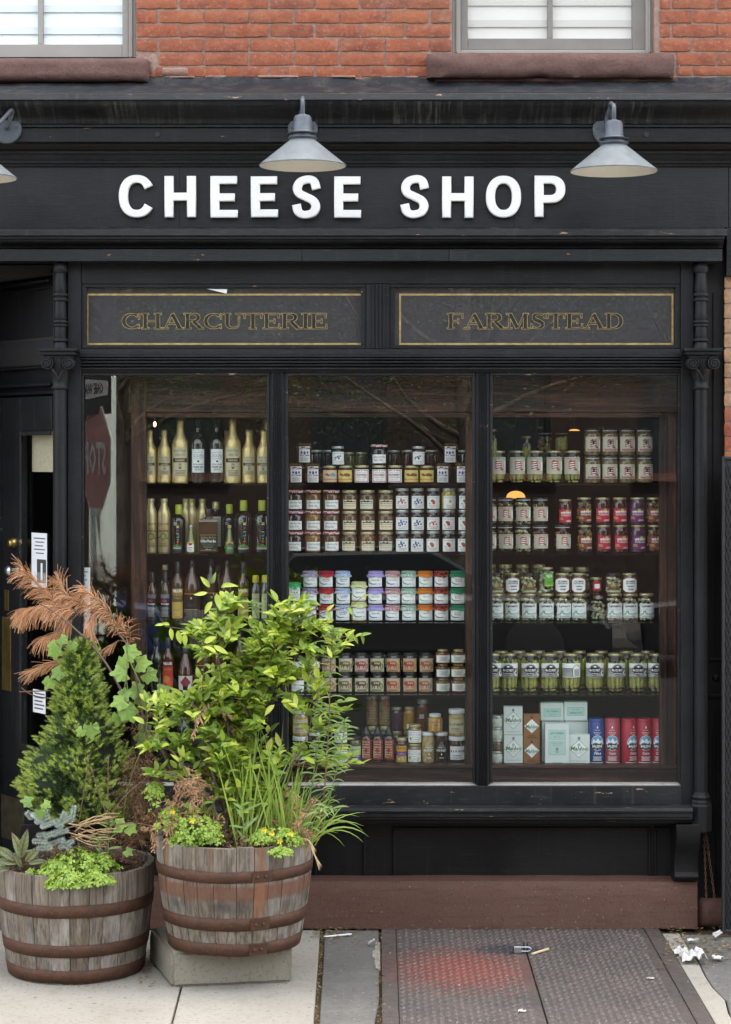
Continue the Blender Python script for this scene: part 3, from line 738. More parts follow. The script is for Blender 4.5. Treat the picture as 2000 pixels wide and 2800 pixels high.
# ------------------------------------------------------------------ sign letters
def strokes_outline(pts, wv, wh):
    """outline polygon of a stroke; width varies with direction (wv across vertical runs, wh across horizontal)"""
    n = len(pts); L = []; Rr = []
    for i in range(n):
        t = (pts[min(i + 1, n - 1)] - pts[max(i - 1, 0)]).normalized(); nn = Vector((-t.y, t.x)); w = math.sqrt((wv * nn.x) ** 2 + (wh * nn.y) ** 2) / 2
        L.append(pts[i] + nn * w); Rr.append(pts[i] - nn * w)
    return L + Rr[::-1]
def sup(cx, cy, rx, ry, a, e=2.25):
    c, s = math.cos(a), math.sin(a)
    return Vector((cx + rx * math.copysign(abs(c) ** (2 / e), c), cy + ry * math.copysign(abs(s) ** (2 / e), s)))
def glyph(ch, w, h, sv, sh):
    """loops in metres, origin bottom left"""
    rc = lambda x0, x1, y0, y1: [Vector((x0, y0)), Vector((x1, y0)), Vector((x1, y1)), Vector((x0, y1))]
    if ch == 'H': return [[Vector(p) for p in ((0, 0), (sv, 0), (sv, h * .43), (w - sv, h * .43), (w - sv, 0), (w, 0), (w, h), (w - sv, h), (w - sv, h * .43 + sh), (sv, h * .43 + sh), (sv, h), (0, h))]]
    if ch == 'E': return [[Vector(p) for p in ((0, 0), (w, 0), (w, sh), (sv, sh), (sv, h * .42), (w * .88, h * .42), (w * .88, h * .42 + sh), (sv, h * .42 + sh), (sv, h - sh), (w * .97, h - sh), (w * .97, h), (0, h))]]
    if ch == 'C':
        pts = [sup(w * .54, h / 2, w * .54 - sv / 2, h / 2 - sh / 2, math.radians(a)) for a in range(32, 332, 6)]
        return [strokes_outline(pts, sv, sh)]
    if ch == 'O':
        return [[sup(w / 2, h / 2, w / 2, h / 2, math.radians(a)) for a in range(0, 360, 7)], [sup(w / 2, h / 2, w / 2 - sv, h / 2 - sh, math.radians(a)) for a in range(0, 360, 7)]]
    if ch == 'P':
        def lobe(x1, y0, y1):
            r = (y1 - y0) / 2; return [sup(x1 - r * 1.05, (y0 + y1) / 2, r * 1.05, r, math.radians(a)) for a in range(-90, 91, 9)]
        return [[Vector((0, 0)), Vector((sv, 0)), Vector((sv, h * .36))] + lobe(w, h * .36, h) + [Vector((0, h))], [Vector((sv, h * .36 + sh))] + lobe(w - sv, h * .36 + sh, h - sh) + [Vector((sv, h - sh))]]
    if ch == 'S':
        c = [(.985, .76), (.90, .925), (.72, 1.0), (.46, 1.0), (.17, .93), (.03, .765), (.13, .61), (.45, .515), (.83, .40), (.97, .235), (.84, .065), (.54, 0), (.28, .005), (.08, .09), (.0, .26)]
        iw, ih = w - sv, h - sh
        pts = [Vector((sv / 2 + p[0] * iw, sh / 2 + p[1] * ih)) for p in c]
        pts = [Vector((p.x, p.y)) for p in catmull([(q.x, q.y, 0) for q in pts], 5)]
        return [strokes_outline(pts, sv * .98, sh)]
def letter_mesh(ch, w, h, sv, sh, ext, bev):
    cu = bpy.data.curves.new('letter', 'CURVE'); cu.dimensions = '2D'; cu.fill_mode = 'BOTH'; cu.extrude = ext; cu.bevel_depth = bev; cu.bevel_resolution = 1; cu.offset = 0
    for lp in glyph(ch, w - 2 * bev, h - 2 * bev, sv - 2 * bev, sh - 2 * bev):
        sp = cu.splines.new('POLY'); sp.points.add(len(lp) - 1); sp.use_cyclic_u = True
        for p, q in zip(sp.points, lp): p.co = (q.x + bev, q.y + bev, 0, 1)
    ob = bpy.data.objects.new('letter', cu); C.objects.link(ob); dg = bpy.context.evaluated_depsgraph_get(); dg.update()
    me = bpy.data.meshes.new_from_object(ob.evaluated_get(dg)); bpy.data.objects.remove(ob); bpy.data.curves.remove(cu)
    me.name = 'letter'; return me
YL = -.030
sign = thing('shop_sign', 'raised white wooden letters on the black fascia board', 'sign', W(940, 538, YL))
for ch, a, b, t0, t1 in (('C', 326, 417, 479, 596), ('H', 451, 537, 482, 595), ('E', 576, 651, 482, 596), ('E', 687, 761, 483, 595), ('S', 799, 878, 481, 598), ('E', 914, 988, 483, 596), ('S', 1095, 1174, 480, 597), ('H', 1209, 1295, 483, 596), ('O', 1329, 1425, 481, 596), ('P', 1462, 1546, 481, 594)):
    k = (D + YL) / F; me = letter_mesh(ch, (b - a) * k, (t1 - t0) * k, 25 * k, 21.5 * k, .009, .0055)
    put('letter', me, M['letter'], sign, loc=W(a, t1, YL - .0150), rot=(math.pi / 2, R.uniform(-.006, .006), 0))

# ------------------------------------------------------------------ gooseneck wall lamps
def wall_lamp(px, py, shade_px, shade_py, out, label, turn=0.0):
    """px,py: mount plate centre on the cornice fascia; shade centre"""
    Ym = -.16; base = W(px, py, Ym)
    t = thing('wall_lamp', label, 'lamp', base, 'gooseneck lamps along the cornice')
    Ys = Ym - out; sc = W(shade_px, shade_py, Ys)           # rim centre
    pl = MB().lathe([(.072, 0), (.072, .016), (.066, .021), (.03, .024), (.012, .024)], (0, 0, 0), 28)
    put('mount_plate', pl.mesh('mount_plate', 35), M['zinc'], t, loc=base, rot=(math.pi / 2, 0, 0))
    for s in (-1, 1):
        MB().lathe([(.007, 0), (.006, .004), (.003, .006)], seg=8).put('bolt', M['zinc'], t, smooth=60, loc=base + Vector((s * .05, -.0205, .004)), rot=(math.pi / 2, 0, 0))
    k = (D + Ys) / F
    hz = lambda dpy: sc.z + dpy * k                          # heights above rim in photo pixels
    sh = MB(); prof = [(.2005, hz(0)), (.2015, hz(3)), (.062, hz(70)), (.060, hz(72))]
    sh.lathe(prof, (sc.x, sc.y, 0), 40, cap=False)
    so_ = sh.put('lamp_shade', M['zinc_pale'], t, smooth=60)
    inn = MB().lathe([(.1985, hz(0.4)), (.0585, hz(69))], (sc.x, sc.y, 0), 40, cap=False)
    inn.add([], []); inn.put('shade_lining', M['cream'], so_, smooth=60)
    MB().lathe([(.028, hz(20)), (.034, hz(34)), (.024, hz(52)), (.014, hz(60))], (sc.x, sc.y, 0), 12).put('bulb', M['blind'], t, smooth=60)
    cp = MB().lathe([(.060, hz(72)), (.069, hz(78)), (.066, hz(80)), (.050, hz(80.5)), (.050, hz(88)), (.066, hz(88.5)), (.070, hz(91)), (.050, hz(94)), (.044, hz(98)), (.041, hz(132)), (.034, hz(139)), (.016, hz(142)), (.012, hz(144))], (sc.x, sc.y, 0), 28)
    cp.put('cap', M['zinc'], t, smooth=40)
    a = base + Vector((0, -.02, 0)); top = Vector((sc.x, sc.y, hz(143)))
    zt = hz(203); mid = (a + top) / 2
    w = turn
    path = catmull([a, a + Vector((-.012 - w * .2, -.035, .01)), a + Vector((-.004 - w * .4, -.065, .085)), Vector((a.x * .72 + top.x * .28, a.y * .72 + top.y * .28, zt - .045)), Vector((mid.x, mid.y, zt)), Vector((a.x * .2 + top.x * .8, a.y * .2 + top.y * .8, zt - .02)), top + Vector((0, 0, .06)), top], 7)
    MB().tube(path, .0105, 9).put('gooseneck', M['zinc'], t, smooth=80)
wall_lamp(829, 353, 828, 455, .40, 'grey gooseneck lamp hanging over the word CHEESE')
wall_lamp(1661, 356, 1679, 470, .40, 'grey gooseneck lamp right of the word SHOP')
wall_lamp(20, 353, -74, 488, .42, 'grey gooseneck lamp cut off by the left edge of the photo', turn=-.12)

# ------------------------------------------------------------------ entrance, set back at an angle on the left
EA = Vector((X(150, .12), .12, 0)); EDIR = Vector((-math.cos(math.radians(52)), math.sin(math.radians(52)), 0)); EN = Vector((-EDIR.y, EDIR.x, 0))
if EN.y > 0: EN = -EN
def E(px, py, off=0.0):
    """photo pixel on the plane of the entrance wall, off metres in front of it"""
    o = EA + EN * off; r = Vector(((px - HX) / F, 1, -(py - HY) / F)); c = Vector((0, -D, CZ))
    t = (o - c).dot(EN) / r.dot(EN); return c + r * t
def eu(px, off=0.0): return (E(px, HY, off) - EA).dot(EDIR)
def ez(py, px=90): return E(px, py).z
class EB(MB):
    def eb(self, u0, u1, z0, z1, o0, o1, m=0):
        vs = []
        for o in (o1, o0):
            for u, z in ((u0, z0), (u1, z0), (u1, z1), (u0, z1)):
                p = EA + EDIR * u + EN * o; vs.append((p.x, p.y, z))
        return self.add(vs, [(3, 2, 1, 0), (4, 5, 6, 7), (1, 5, 4, 0), (2, 6, 5, 1), (3, 7, 6, 2), (0, 4, 7, 3)], m)
zc = Z(716)
EB().eb(-.05, 1.3, ez(1082), zc, -.06, 0).put('entrance_wall', M['black'], sf)
for py0, py1, o in ((748, 756, .03), (772, 780, .05), (790, 795, .025), (1004, 1010, .03), (1050, 1058, .04), (1072, 1080, .02)):
    EB().eb(-.02, 1.3, ez(py1), ez(py0), 0.0005, o).put('entrance_moulding', M['black'], sf, bevel=.004)
EB().eb(.0, 1.2, ez(1000), ez(925), .0005, .006).put('entrance_transom', M['transom_board'], sf)
gl = EB()
gl.eb(.0, 1.2, ez(994), ez(991), .0065, .008); gl.eb(.0, 1.2, ez(932), ez(929), .0065, .008)
M['gold_dark'] = plain('tarnished_gold', (.045, .034, .013), .6)
gl.put('gilt_line', M['gold_dark'], sf)
vs, fs = text_geo('EST 2003')
u_r, u_l = eu(116), eu(-45); z0, z1 = ez(982), ez(950)
MB().add([tuple(EA + EDIR * (u_l + (u_r - u_l) * (x + .5)) + EN * .0078 + Vector((0, 0, z0 + (z1 - z0) * (y + .5)))) for x, y in vs], fs).put('lettering', M['gold_dark'], sf)
# soffit and boards over the recess
for k in range(10):
    y0 = .05 + k * .11; MB().box(-3.0, X(150), y0, y0 + .105, zc + .01 + .003 * (k % 2), zc + .05).put('soffit_board', M['black_base'], sf, bevel=.003)
MB().box(-3.0, -2.7, .31, 1.6, 0, zc).put('entrance_side', M['black_base'], sf)
# the door
dr = thing('shop_door', 'black glazed shop door with brass fittings left of the display window', 'door', EA + EDIR * .3)
u_g0, u_g1 = -.04, eu(78)        # glass from the column to its left stile
dz0, dz1 = .17, ez(1086)
gz0, gz1 = ez(2048), ez(1180)
ul = eu(28)
db = EB()
db.eb(u_g1, ul, dz0, dz1, .005, .045)                       # lock stile
db.eb(-.05, u_g1 - .0005, gz1, dz1, .005, .044); db.eb(-.05, u_g1 - .0005, dz0, gz0, .005, .044)
db.put('door_frame', M['black'], dr, bevel=.003)
EB().eb(u_g1 - .018, u_g1 - .001, gz0, gz1, .0445, .055).eb(-.05, u_g1 - .019, gz1 - .02, gz1, .0445, .055).eb(-.05, u_g1 - .019, gz0, gz0 + .03, .0445, .06).put('glazing_bead', M['black_edge'], dr, bevel=.003)
EB().eb(-.05, u_g1, gz0, gz1, .02, .024).put('pane', M['glass'], dr)
EB().eb(-.05, u_g1 - .01, ez(1290), gz1, -.02, -.016).put('blind', plain('linen_blind', (0.55, 0.50, 0.36), .9, var=.15, bump=.5, bs=90), dr)
EB().eb(ul + .004, 1.2, 0, dz1, .0, .07).put('door_jamb', M['black_chip'], sf, bevel=.004)
MB().box(-3.0, X(150), .45, 1.6, zc + .06, zc + .1).put('recess_ceiling', M['dark'], sf)
# brass fittings
def on_e(px, py, off): 
    p = E(px, py, off); return p
rotz = math.atan2(EN.y, EN.x) + math.pi / 2
def ering(px, py, prof, name, mat):
    me = MB().lathe(prof, seg=20).mesh(name, 40); put(name, me, mat, dr, loc=E(px, py, .045), rot=(math.pi / 2, 0, rotz))
ering(41, 1484, [(.026, 0), (.026, .012), (.021, .018), (.021, .03), (.012, .034), (.01, .036)], 'lock', M['brass'])
ering(47, 1560, [(.022, 0), (.022, .004), (.010, .010), (.012, .03), (.023, .04), (.026, .052), (.016, .062), (.004, .064)], 'knob', M['steel'])
def eplate(px0, px1, py0, py1, name, mat, th=.004, par=dr, off=.045):
    return EB().eb(eu(px1), eu(px0), ez(py1, 40), ez(py0, 40), off + .0005, off + th).put(name, mat, par, bevel=.001)
eplate(36, 47, 1612, 1668, 'mail_slot', M['brass'])
eplate(29, 53, 1686, 1886, 'push_plate', M['brass'])
eplate(-30, 90, 2172, 2290, 'kick_plate', plain('kick_plate', (0.10, 0.085, 0.055), .4, metallic=.6, var=.4, bs=20), .003)
# notices stuck inside the glass
def notice(px0, px1, py0, py1, name, label, lines, pic=None):
    t = EB().eb(eu(px1), eu(px0), ez(py1), ez(py0), .026, .027)
    for y0, y1, a, b in lines: t.eb(eu(b), eu(a), ez(y1), ez(y0), .0275, .0278, 1)
    if pic:
        t.eb(eu(pic[1]), eu(pic[0]), ez(pic[3]), ez(pic[2]), .0275, .0278, 2)
        a, b, c, d = pic
        t.eb(eu(a + (b - a) * .62), eu(a + (b - a) * .42), ez(d - 8), ez(c + 10), .028, .0283, 0)
        t.eb(eu(b), eu(a), ez(d), ez(c + (d - c) * .55), .0279, .0281, 3)
    o = t.put(name, [M['paper'], plain('print_grey', (.12, .12, .13), .8), plain('print_photo', (.05, .05, .05), .8), plain('print_mid', (.2, .2, .2), .8)])
    return tag(o, label, 'notice')
notice(100, 142, 1455, 1602, 'paper_notice', 'white printed notice with a small photo on the door glass', [(1468 + k * 10, 1471 + k * 10, 106 + (k * 5) % 7, 138 - (k * 3) % 8) for k in range(5)], (115, 140, 1526, 1590))
notice(104, 138, 1880, 1942, 'paper_notice', 'small printed note low on the door glass behind the spruce', [(1888 + k * 10, 1892 + k * 10, 108, 136 - (k * 3) % 8) for k in range(5)])
# a paper taped inside the left display window behind the dead pine
t = MB().pbox(216, 247, 1552, 1720, .05, .051)
for k in range(13): t.pbox(222, 240 - (k * 5) % 9, 1562 + k * 11, 1565 + k * 11, .0485, .0495, 1)
tag(t.put('paper_notice', [M['paper'], M['screen_grey']]), 'narrow printed sheet taped inside the left end of the window', 'notice')
# ------------------------------------------------------------------ ground, pavement, cellar hatch
M['asphalt'] = rough_stone('asphalt', (0.022, 0.022, 0.023), (0.028, 0.028, 0.028), (0.038, 0.038, 0.037), 14, .5, .006, spec=0.0)
M['concrete'] = rough_stone('concrete', (0.265, 0.245, 0.21), (0.345, 0.325, 0.285), (0.185, 0.165, 0.13), 6, .25, .004, .85, speck=(34, (0.16, 0.15, 0.13), 0.70))
M['concrete_old'] = rough_stone('concrete_old', (0.27, 0.25, 0.21), (0.33, 0.31, 0.27), (0.18, 0.165, 0.14), 8, .6, .006, .9)
M['bluestone'] = rough_stone('bluestone', (0.105, 0.10, 0.093), (0.145, 0.14, 0.13), (0.19, 0.178, 0.155), 4, .25, .004, .75, speck=(60, (0.33, 0.31, 0.28), 0.72))
M['dirt'] = rough_stone('seam_dirt', (0.055, 0.04, 0.025), (0.09, 0.06, 0.035), (0.14, 0.09, 0.05), 40, .9, .008)
M['block'] = rough_stone('stone_block', (0.21, 0.188, 0.148), (0.26, 0.238, 0.195), (0.15, 0.13, 0.1), 7, .7, .008, .9, speck=(110, (0.10, 0.09, 0.075), 0.72))
def hatch_mat():
    m = NT('rusted_tread_plate'); p = m.pos()
    n1 = m.noise(p, 3.5, 6, .7); n2 = m.noise(p, 22, 6, .7)
    col = m.mix(m.ramp(n1, [(.35, 0), (.68, 1)]), (0.085, 0.078, 0.072), (0.125, 0.105, 0.094))
    col = m.mix(m.ramp(n2, [(.45, 0), (.75, .8)]), col, (0.07, 0.047, 0.038))
    # faded red paint sprayed on the left leaf
    q = m.n('Mapping', {'Vector': p, 'Location': (-.40 * 2.3, .80 * 2.1, 0), 'Scale': (2.3, 2.1, 1)})
    ln = m.n('VectorMath', {0: q}, out=1, operation='LENGTH')
    f = m.math('ADD', ln, m.math('MULTIPLY', m.math('SUBTRACT', m.noise(p, 16, 8, .8), .5), 2.2))
    gate = m.n('SeparateXYZ', {0: p}, out=0)
    red = m.math('MULTIPLY', m.ramp(f, [(.25, .6), (1.0, 0)]), m.math('LESS_THAN', gate, .697))
    col = m.mix(red, col, (0.27, 0.068, 0.048))
    q2 = m.n('Mapping', {'Vector': p, 'Location': (-.62 * 3, .44 * 5, 0), 'Scale': (3, 5, 1)})
    f2 = m.math('ADD', m.n('VectorMath', {0: q2}, out=1, operation='LENGTH'), m.math('MULTIPLY', m.math('SUBTRACT', n2, .5), .8))
    col = m.mix(m.ramp(f2, [(.35, .85), (.6, 0)]), col, (0.045, 0.047, 0.052))
    col = m.mix(m.ramp(m.noise(p, 90, 3, .6), [(.66, 0), (.7, .8)]), col, (0.42, 0.40, 0.36))
    return m.done(m.pbr(col, m.ramp(n2, [(.3, .38), (.7, .62)]), m.bump(n2, .25, .003), Metallic=.25))
M['hatch'] = hatch_mat()
KERB = -3.3
g = MB(); g.add([(-120, -140, -.135), (120, -140, -.135), (120, 60, -.135), (-120, 60, -.135)], [(0, 1, 2, 3)])
tag(g.put('ground', M['asphalt']), kind='structure')
pv = MB().box(-9, 9, KERB, .3, -.13, -.022)
pave = tag(pv.put('pavement', M['dirt']), kind='structure')
MB().box(-9, 9, KERB - .16, KERB - .004, -.13, .0).put('kerb', M['bluestone'], pave, bevel=.012)
SY = KERB + .004
def slab(poly, mat, name='slab', z=0.0, t=.04, bevel=.006):
    a = sum(poly[i][0] * poly[(i + 1) % len(poly)][1] - poly[(i + 1) % len(poly)][0] * poly[i][1] for i in range(len(poly)))
    if a < 0: poly = poly[::-1]
    return MB().prism(poly, z - t, z, 'z').put(name, M[mat], pave, bevel=bevel)
def lx(pa, pb, Y):
    a, b = G(*pa), G(*pb); return a.x + (b.x - a.x) * (Y - a.y) / (b.y - a.y)
s1 = lambda Y: lx((496, 2704), (471, 2800), Y); s2 = lambda Y: lx((880, 2581), (866, 2800), Y)
gp = .006
slab([(-2.95, -.02), (s1(-.02) - gp, -.02), (s1(-1.98) - gp, -1.98), (-2.95, -1.98)], 'concrete')
slab([(-2.95, -1.995), (s1(-1.995) - gp, -1.995), (s1(SY) - gp, SY), (-2.95, SY)], 'concrete')
slab([(s1(-.02) + gp * .3, -.02), (s2(-.02) - gp * 2, -.02), (s2(-1.98) - gp * 2, -1.98), (s1(-1.98) + gp * .3, -1.98)], 'concrete')
slab([(s1(-1.995) + gp, -1.995), (s2(-1.995) - gp * 2, -1.995), (s2(SY) - gp * 2, SY), (s1(SY) + gp, SY)], 'concrete')
hx0, hx1, hx2, hx3, hx4 = .0236, .0938, .697, 1.303, 1.374
slab([(s2(-.02) + gp * 2, -.02), (hx0 - .012, -.02), (hx0 - .012, -1.3), (hx0 - .03, -1.62), (hx0 - .025, -1.98), (s2(-1.98) + gp * 2, -1.98)], 'bluestone')
slab([(s2(-1.995) + gp * 2, -1.995), (hx0 - .012, -1.995), (hx0 - .012, SY), (s2(SY) + gp * 2, SY)], 'bluestone')
# ragged cement strip beside the hatch
rg = [(hx0 - .006, -.28)]; 
for k in range(12):
    Y = -.28 - k * .045; rg.append((hx0 - .028 - .02 * abs(noise.noise(Vector((k * .7, 3, 1)))) - (.012 if k in (4, 5, 6) else 0), Y))
rg.append((hx0 - .006, -.80))
slab(rg, 'concrete_old', 'cement_strip', z=.004, t=.03, bevel=.003)
# right of the hatch
rx = lambda Y, o=0: hx4 + .008 + o
ed = [(hx4 + .09 + .03 * noise.noise(Vector((k * .9, 1, 5))), -.10 - k * .2) for k in range(12)]
slab([(hx4 + .008, -.10)] + ed + [(hx4 + .008, -2.3)], 'concrete_old', 'cement_strip', z=.002, t=.03, bevel=.003)
slab([(hx4 + .008, -2.31), (2.3, -2.31), (2.3, SY), (hx4 + .008, SY)], 'bluestone')
slab([(p[0] + .008, p[1]) for p in ed] + [(1.95, -2.3), (1.95, -.9), (2.4, -.6), (2.4, -.10)], 'bluestone', z=-.003)
slab([(2.41, -.02), (8.9, -.02), (8.9, SY), (2.41, SY)], 'concrete')
slab([(-8.9, -.02), (-2.96, -.02), (-2.96, SY), (-8.9, SY)], 'concrete')
slab([(1.96, -2.3), (2.4, -2.3), (2.4, -.605), (1.96, -.905)], 'bluestone')
MB().box(-3.0, X(120), -.015, 1.6, -.02, .13).put('door_step', M['bluestone'], pave, bevel=.012)

hat = thing('cellar_hatch', 'rusty diamond plate cellar hatch with two leaves set in the pavement', 'hatch', (.7, -1.0, 0))
HYB = -2.25
def hbox(x0, x1, y0, y1, z0, z1, name, mat='hatch', parent=hat, bv=.002): return MB().box(x0, x1, y0, y1, z0, z1).put(name, M[mat], parent, bevel=bv)
hbox(hx0, hx1 - .002, HYB, -.025, -.021, .010, 'frame_bar'); hbox(hx3 + .002, hx4, HYB, -.025, -.021, .010, 'frame_bar')
plates = [(hx1, hx3, -.455, -.025, 'back_plate'), (hx1, hx2 - .0022, HYB, -.459, 'leaf'), (hx2 + .0022, hx3, HYB, -.459, 'leaf')]
for (x0, x1, y0, y1, nm) in plates:
    pl = hbox(x0 + .001, x1 - .001, y0, y1, -.021, .006, nm)
    mb = MB(); p = .031; nx = int((x1 - x0 - .02) / p); 
    y = y1 - .02; j = 0
    while y > y0 + .02 and y > -1.85:
        for i in range(nx):
            cx = x0 + .02 + p * (i + .5 * (j % 2) * 0); s = 1 if (i + j) % 2 else -1
            a = s * .72; c_, s_ = math.cos(a), math.sin(a); L, w, h = .0155, .0055, .0042
            q = [(L, 0), (0, w), (-L, 0), (0, -w)]
            vs = [(cx + u * c_ - v * s_, y + u * s_ + v * c_, .0061) for u, v in q] + [(cx + u * .5 * c_, y + u * .5 * s_, .0061 + h) for u in (L, -L)]
            mb.add(vs, [(0, 1, 4), (1, 2, 5, 4), (2, 3, 5), (3, 0, 4, 5)])
        y -= p; j += 1
    mb.put('tread', M['hatch'], pl, kind='stuff')
for px, py in ((1066, 2612), (1066, 2700), (1066, 2760), (1820, 2600), (1880, 2690), (1110, 2560), (1740, 2562)):
    q = G(px, py); MB().lathe([(.009, 0), (.008, .004), (.004, .006)], seg=8).put('rivet', M['hatch'], hat, smooth=60, loc=(q.x, q.y, .0095 if px not in (1110, 1740) else .0062))
# hasp and padlock
q = G(1438, 2607)
MB().box(q.x - .012, q.x - .004, q.y - .006, q.y + .012, .006, .052).box(q.x + .004, q.x + .012, q.y - .006, q.y + .012, .006, .05).put('hasp', M['iron'], hat, bevel=.003)
pd = thing('padlock', 'steel padlock lying on the cellar hatch where its leaves meet', 'padlock', (q.x - .03, q.y - .02, .008))
MB().box(q.x - .058, q.x - .022, q.y - .035, q.y - .013, .0085, .041).put('lock_body', M['steel'], pd, bevel=.004)
MB().box(q.x - .0625, q.x - .0585, q.y - .034, q.y - .014, .010, .0395).put('lock_base', M['iron'], pd, bevel=.002)
MB().tube(catmull([(q.x - .022, q.y - .024, .016), (q.x + .012, q.y - .024, .016), (q.x + .022, q.y - .024, .025), (q.x + .012, q.y - .024, .034), (q.x - .022, q.y - .024, .034)], 6), .0036, 8).put('shackle', M['steel'], pd, smooth=80)
a, b = G(1455, 2617), G(1500, 2604)
t = MB().tube([(a.x, a.y, .014), (b.x, b.y, .016)], .006, 8).put('cork_peg', plain('straw_yellow', (.5, .42, .25), .8, var=.2))
tag(t, 'short straw coloured stick lying beside the padlock', 'stick')

# ------------------------------------------------------------------ litter on the pavement
M['scrap'] = plain('dirty_paper', (.55, .54, .51), .85, var=.25, bs=60)
def crumple(px, py, w, h, seed, label, name='paper_scrap', mat='scrap'):
    c = G(px, py); r = random.Random(seed)
    def fn(u, v):
        n = noise.noise(Vector((u * 3 + seed, v * 3, seed * 1.7))); n2 = noise.noise(Vector((u * 6, v * 6 + seed, 2)))
        e = 1 - .35 * abs(noise.noise(Vector((u * 5 + seed, v * 5, 9))))
        return (c.x + (u - .5) * w * e + n2 * .01, c.y + (v - .5) * h * e, .012 + abs(n) * w * .45 + (u * .02 if seed % 2 else 0))
    o = MB().grid(fn, 9, 8).put(name, M[mat], None); o.modifiers.new('thick', 'SOLIDIFY').thickness = .0012
    return tag(o, label, 'paper', 'paper litter beside the hatch')
crumple(1893, 2628, .115, .17, 3, 'largest crumpled white paper on the right of the hatch')
crumple(1862, 2610, .07, .09, 4, 'crumpled white paper just left of the largest scrap')
crumple(1965, 2627, .05, .05, 6, 'small white scrap right of the largest crumpled paper')
crumple(1962, 2566, .035, .08, 7, 'white scrap in the leaf litter at the right edge')
crumple(1895, 2580, .05, .035, 12, 'thin white scrap on the litter behind the largest paper')
crumple(1780, 2683, .03, .012, 8, 'flat white scrap on the right hatch leaf')
crumple(1428, 2772, .03, .02, 10, 'tiny white scrap near the seam at the bottom of the hatch')
crumple(1016, 2588, .03, .03, 13, 'small white scrap on the cement strip left of the hatch')
a, b = G(886, 2566), G(962, 2561)
tag(MB().tube([(a.x, a.y, .008), (b.x, b.y, .012)], .0042, 8).put('drinking_straw', M['white_paint']), 'white straw lying in the dirt by the plinth', 'straw')
bits = [plain('litter_brown', (.10, .06, .03), .9, var=.4), plain('litter_tan', (.26, .17, .09), .9, var=.4), plain('litter_green', (.12, .15, .04), .8)]
mb = MB(); r = random.Random(5)
def scatter(n, fn, smin=.004, smax=.016):
    for _ in range(n):
        x, y = fn(); L = r.uniform(smin, smax); a = r.uniform(0, 6.28); w = L * r.uniform(.15, .5); z = .0045 + r.uniform(0, .008); t = r.uniform(-.3, .3)
        c_, s_ = math.cos(a), math.sin(a)
        vs = [(x + L * c_, y + L * s_, z + L * t), (x - w * s_, y + w * c_, z + .002), (x - L * c_, y - L * s_, z - L * t * .5), (x + w * s_, y - w * c_, z + .001)]
        mb.add(vs, [(0, 1, 2, 3)], r.choice((0, 0, 1, 1, 2)))
def around(px, py, sx, sy):
    def f():
        q = G(px + r.gauss(0, sx), min(2900, max(2541, py + r.gauss(0, sy)))); return q.x, q.y
    return f
scatter(420, around(1935, 2595, 50, 26)); scatter(200, around(1830, 2600, 25, 30)); scatter(160, around(905, 2556, 32, 9)); scatter(60, around(940, 2562, 50, 14))
for k in range(260):
    Y = r.uniform(-2.2, -.1); x = s2(Y) + r.uniform(-.008, .010); scatter(1, lambda: (x, Y), .003, .010)
for k in range(150):
    Y = r.uniform(-2.2, -.1); x = hx0 - .012 + r.uniform(-.012, .02); scatter(1, lambda: (x, Y), .003, .012)
for k in range(110):
    Y = r.uniform(-2.2, -.6); x = s1(Y) + r.uniform(-.006, .006); scatter(1, lambda: (x, Y), .002, .006)
scatter(220, lambda: (r.uniform(-.2, 1.5), r.uniform(-.045, -.018)), .003, .012); scatter(90, lambda: (r.uniform(.1, 1.3), r.uniform(-1.7, -.1)), .002, .006)
scatter(140, around(400, 2650, 14, 30)); scatter(90, around(210, 2700, 110, 6), .002, .007); scatter(70, around(640, 2704, 110, 6), .002, .007); scatter(60, lambda: (r.uniform(-2, -.3), r.uniform(-2, -1.1)), .002, .005)
tag(mb.put('leaf_litter', bits), kind='stuff')

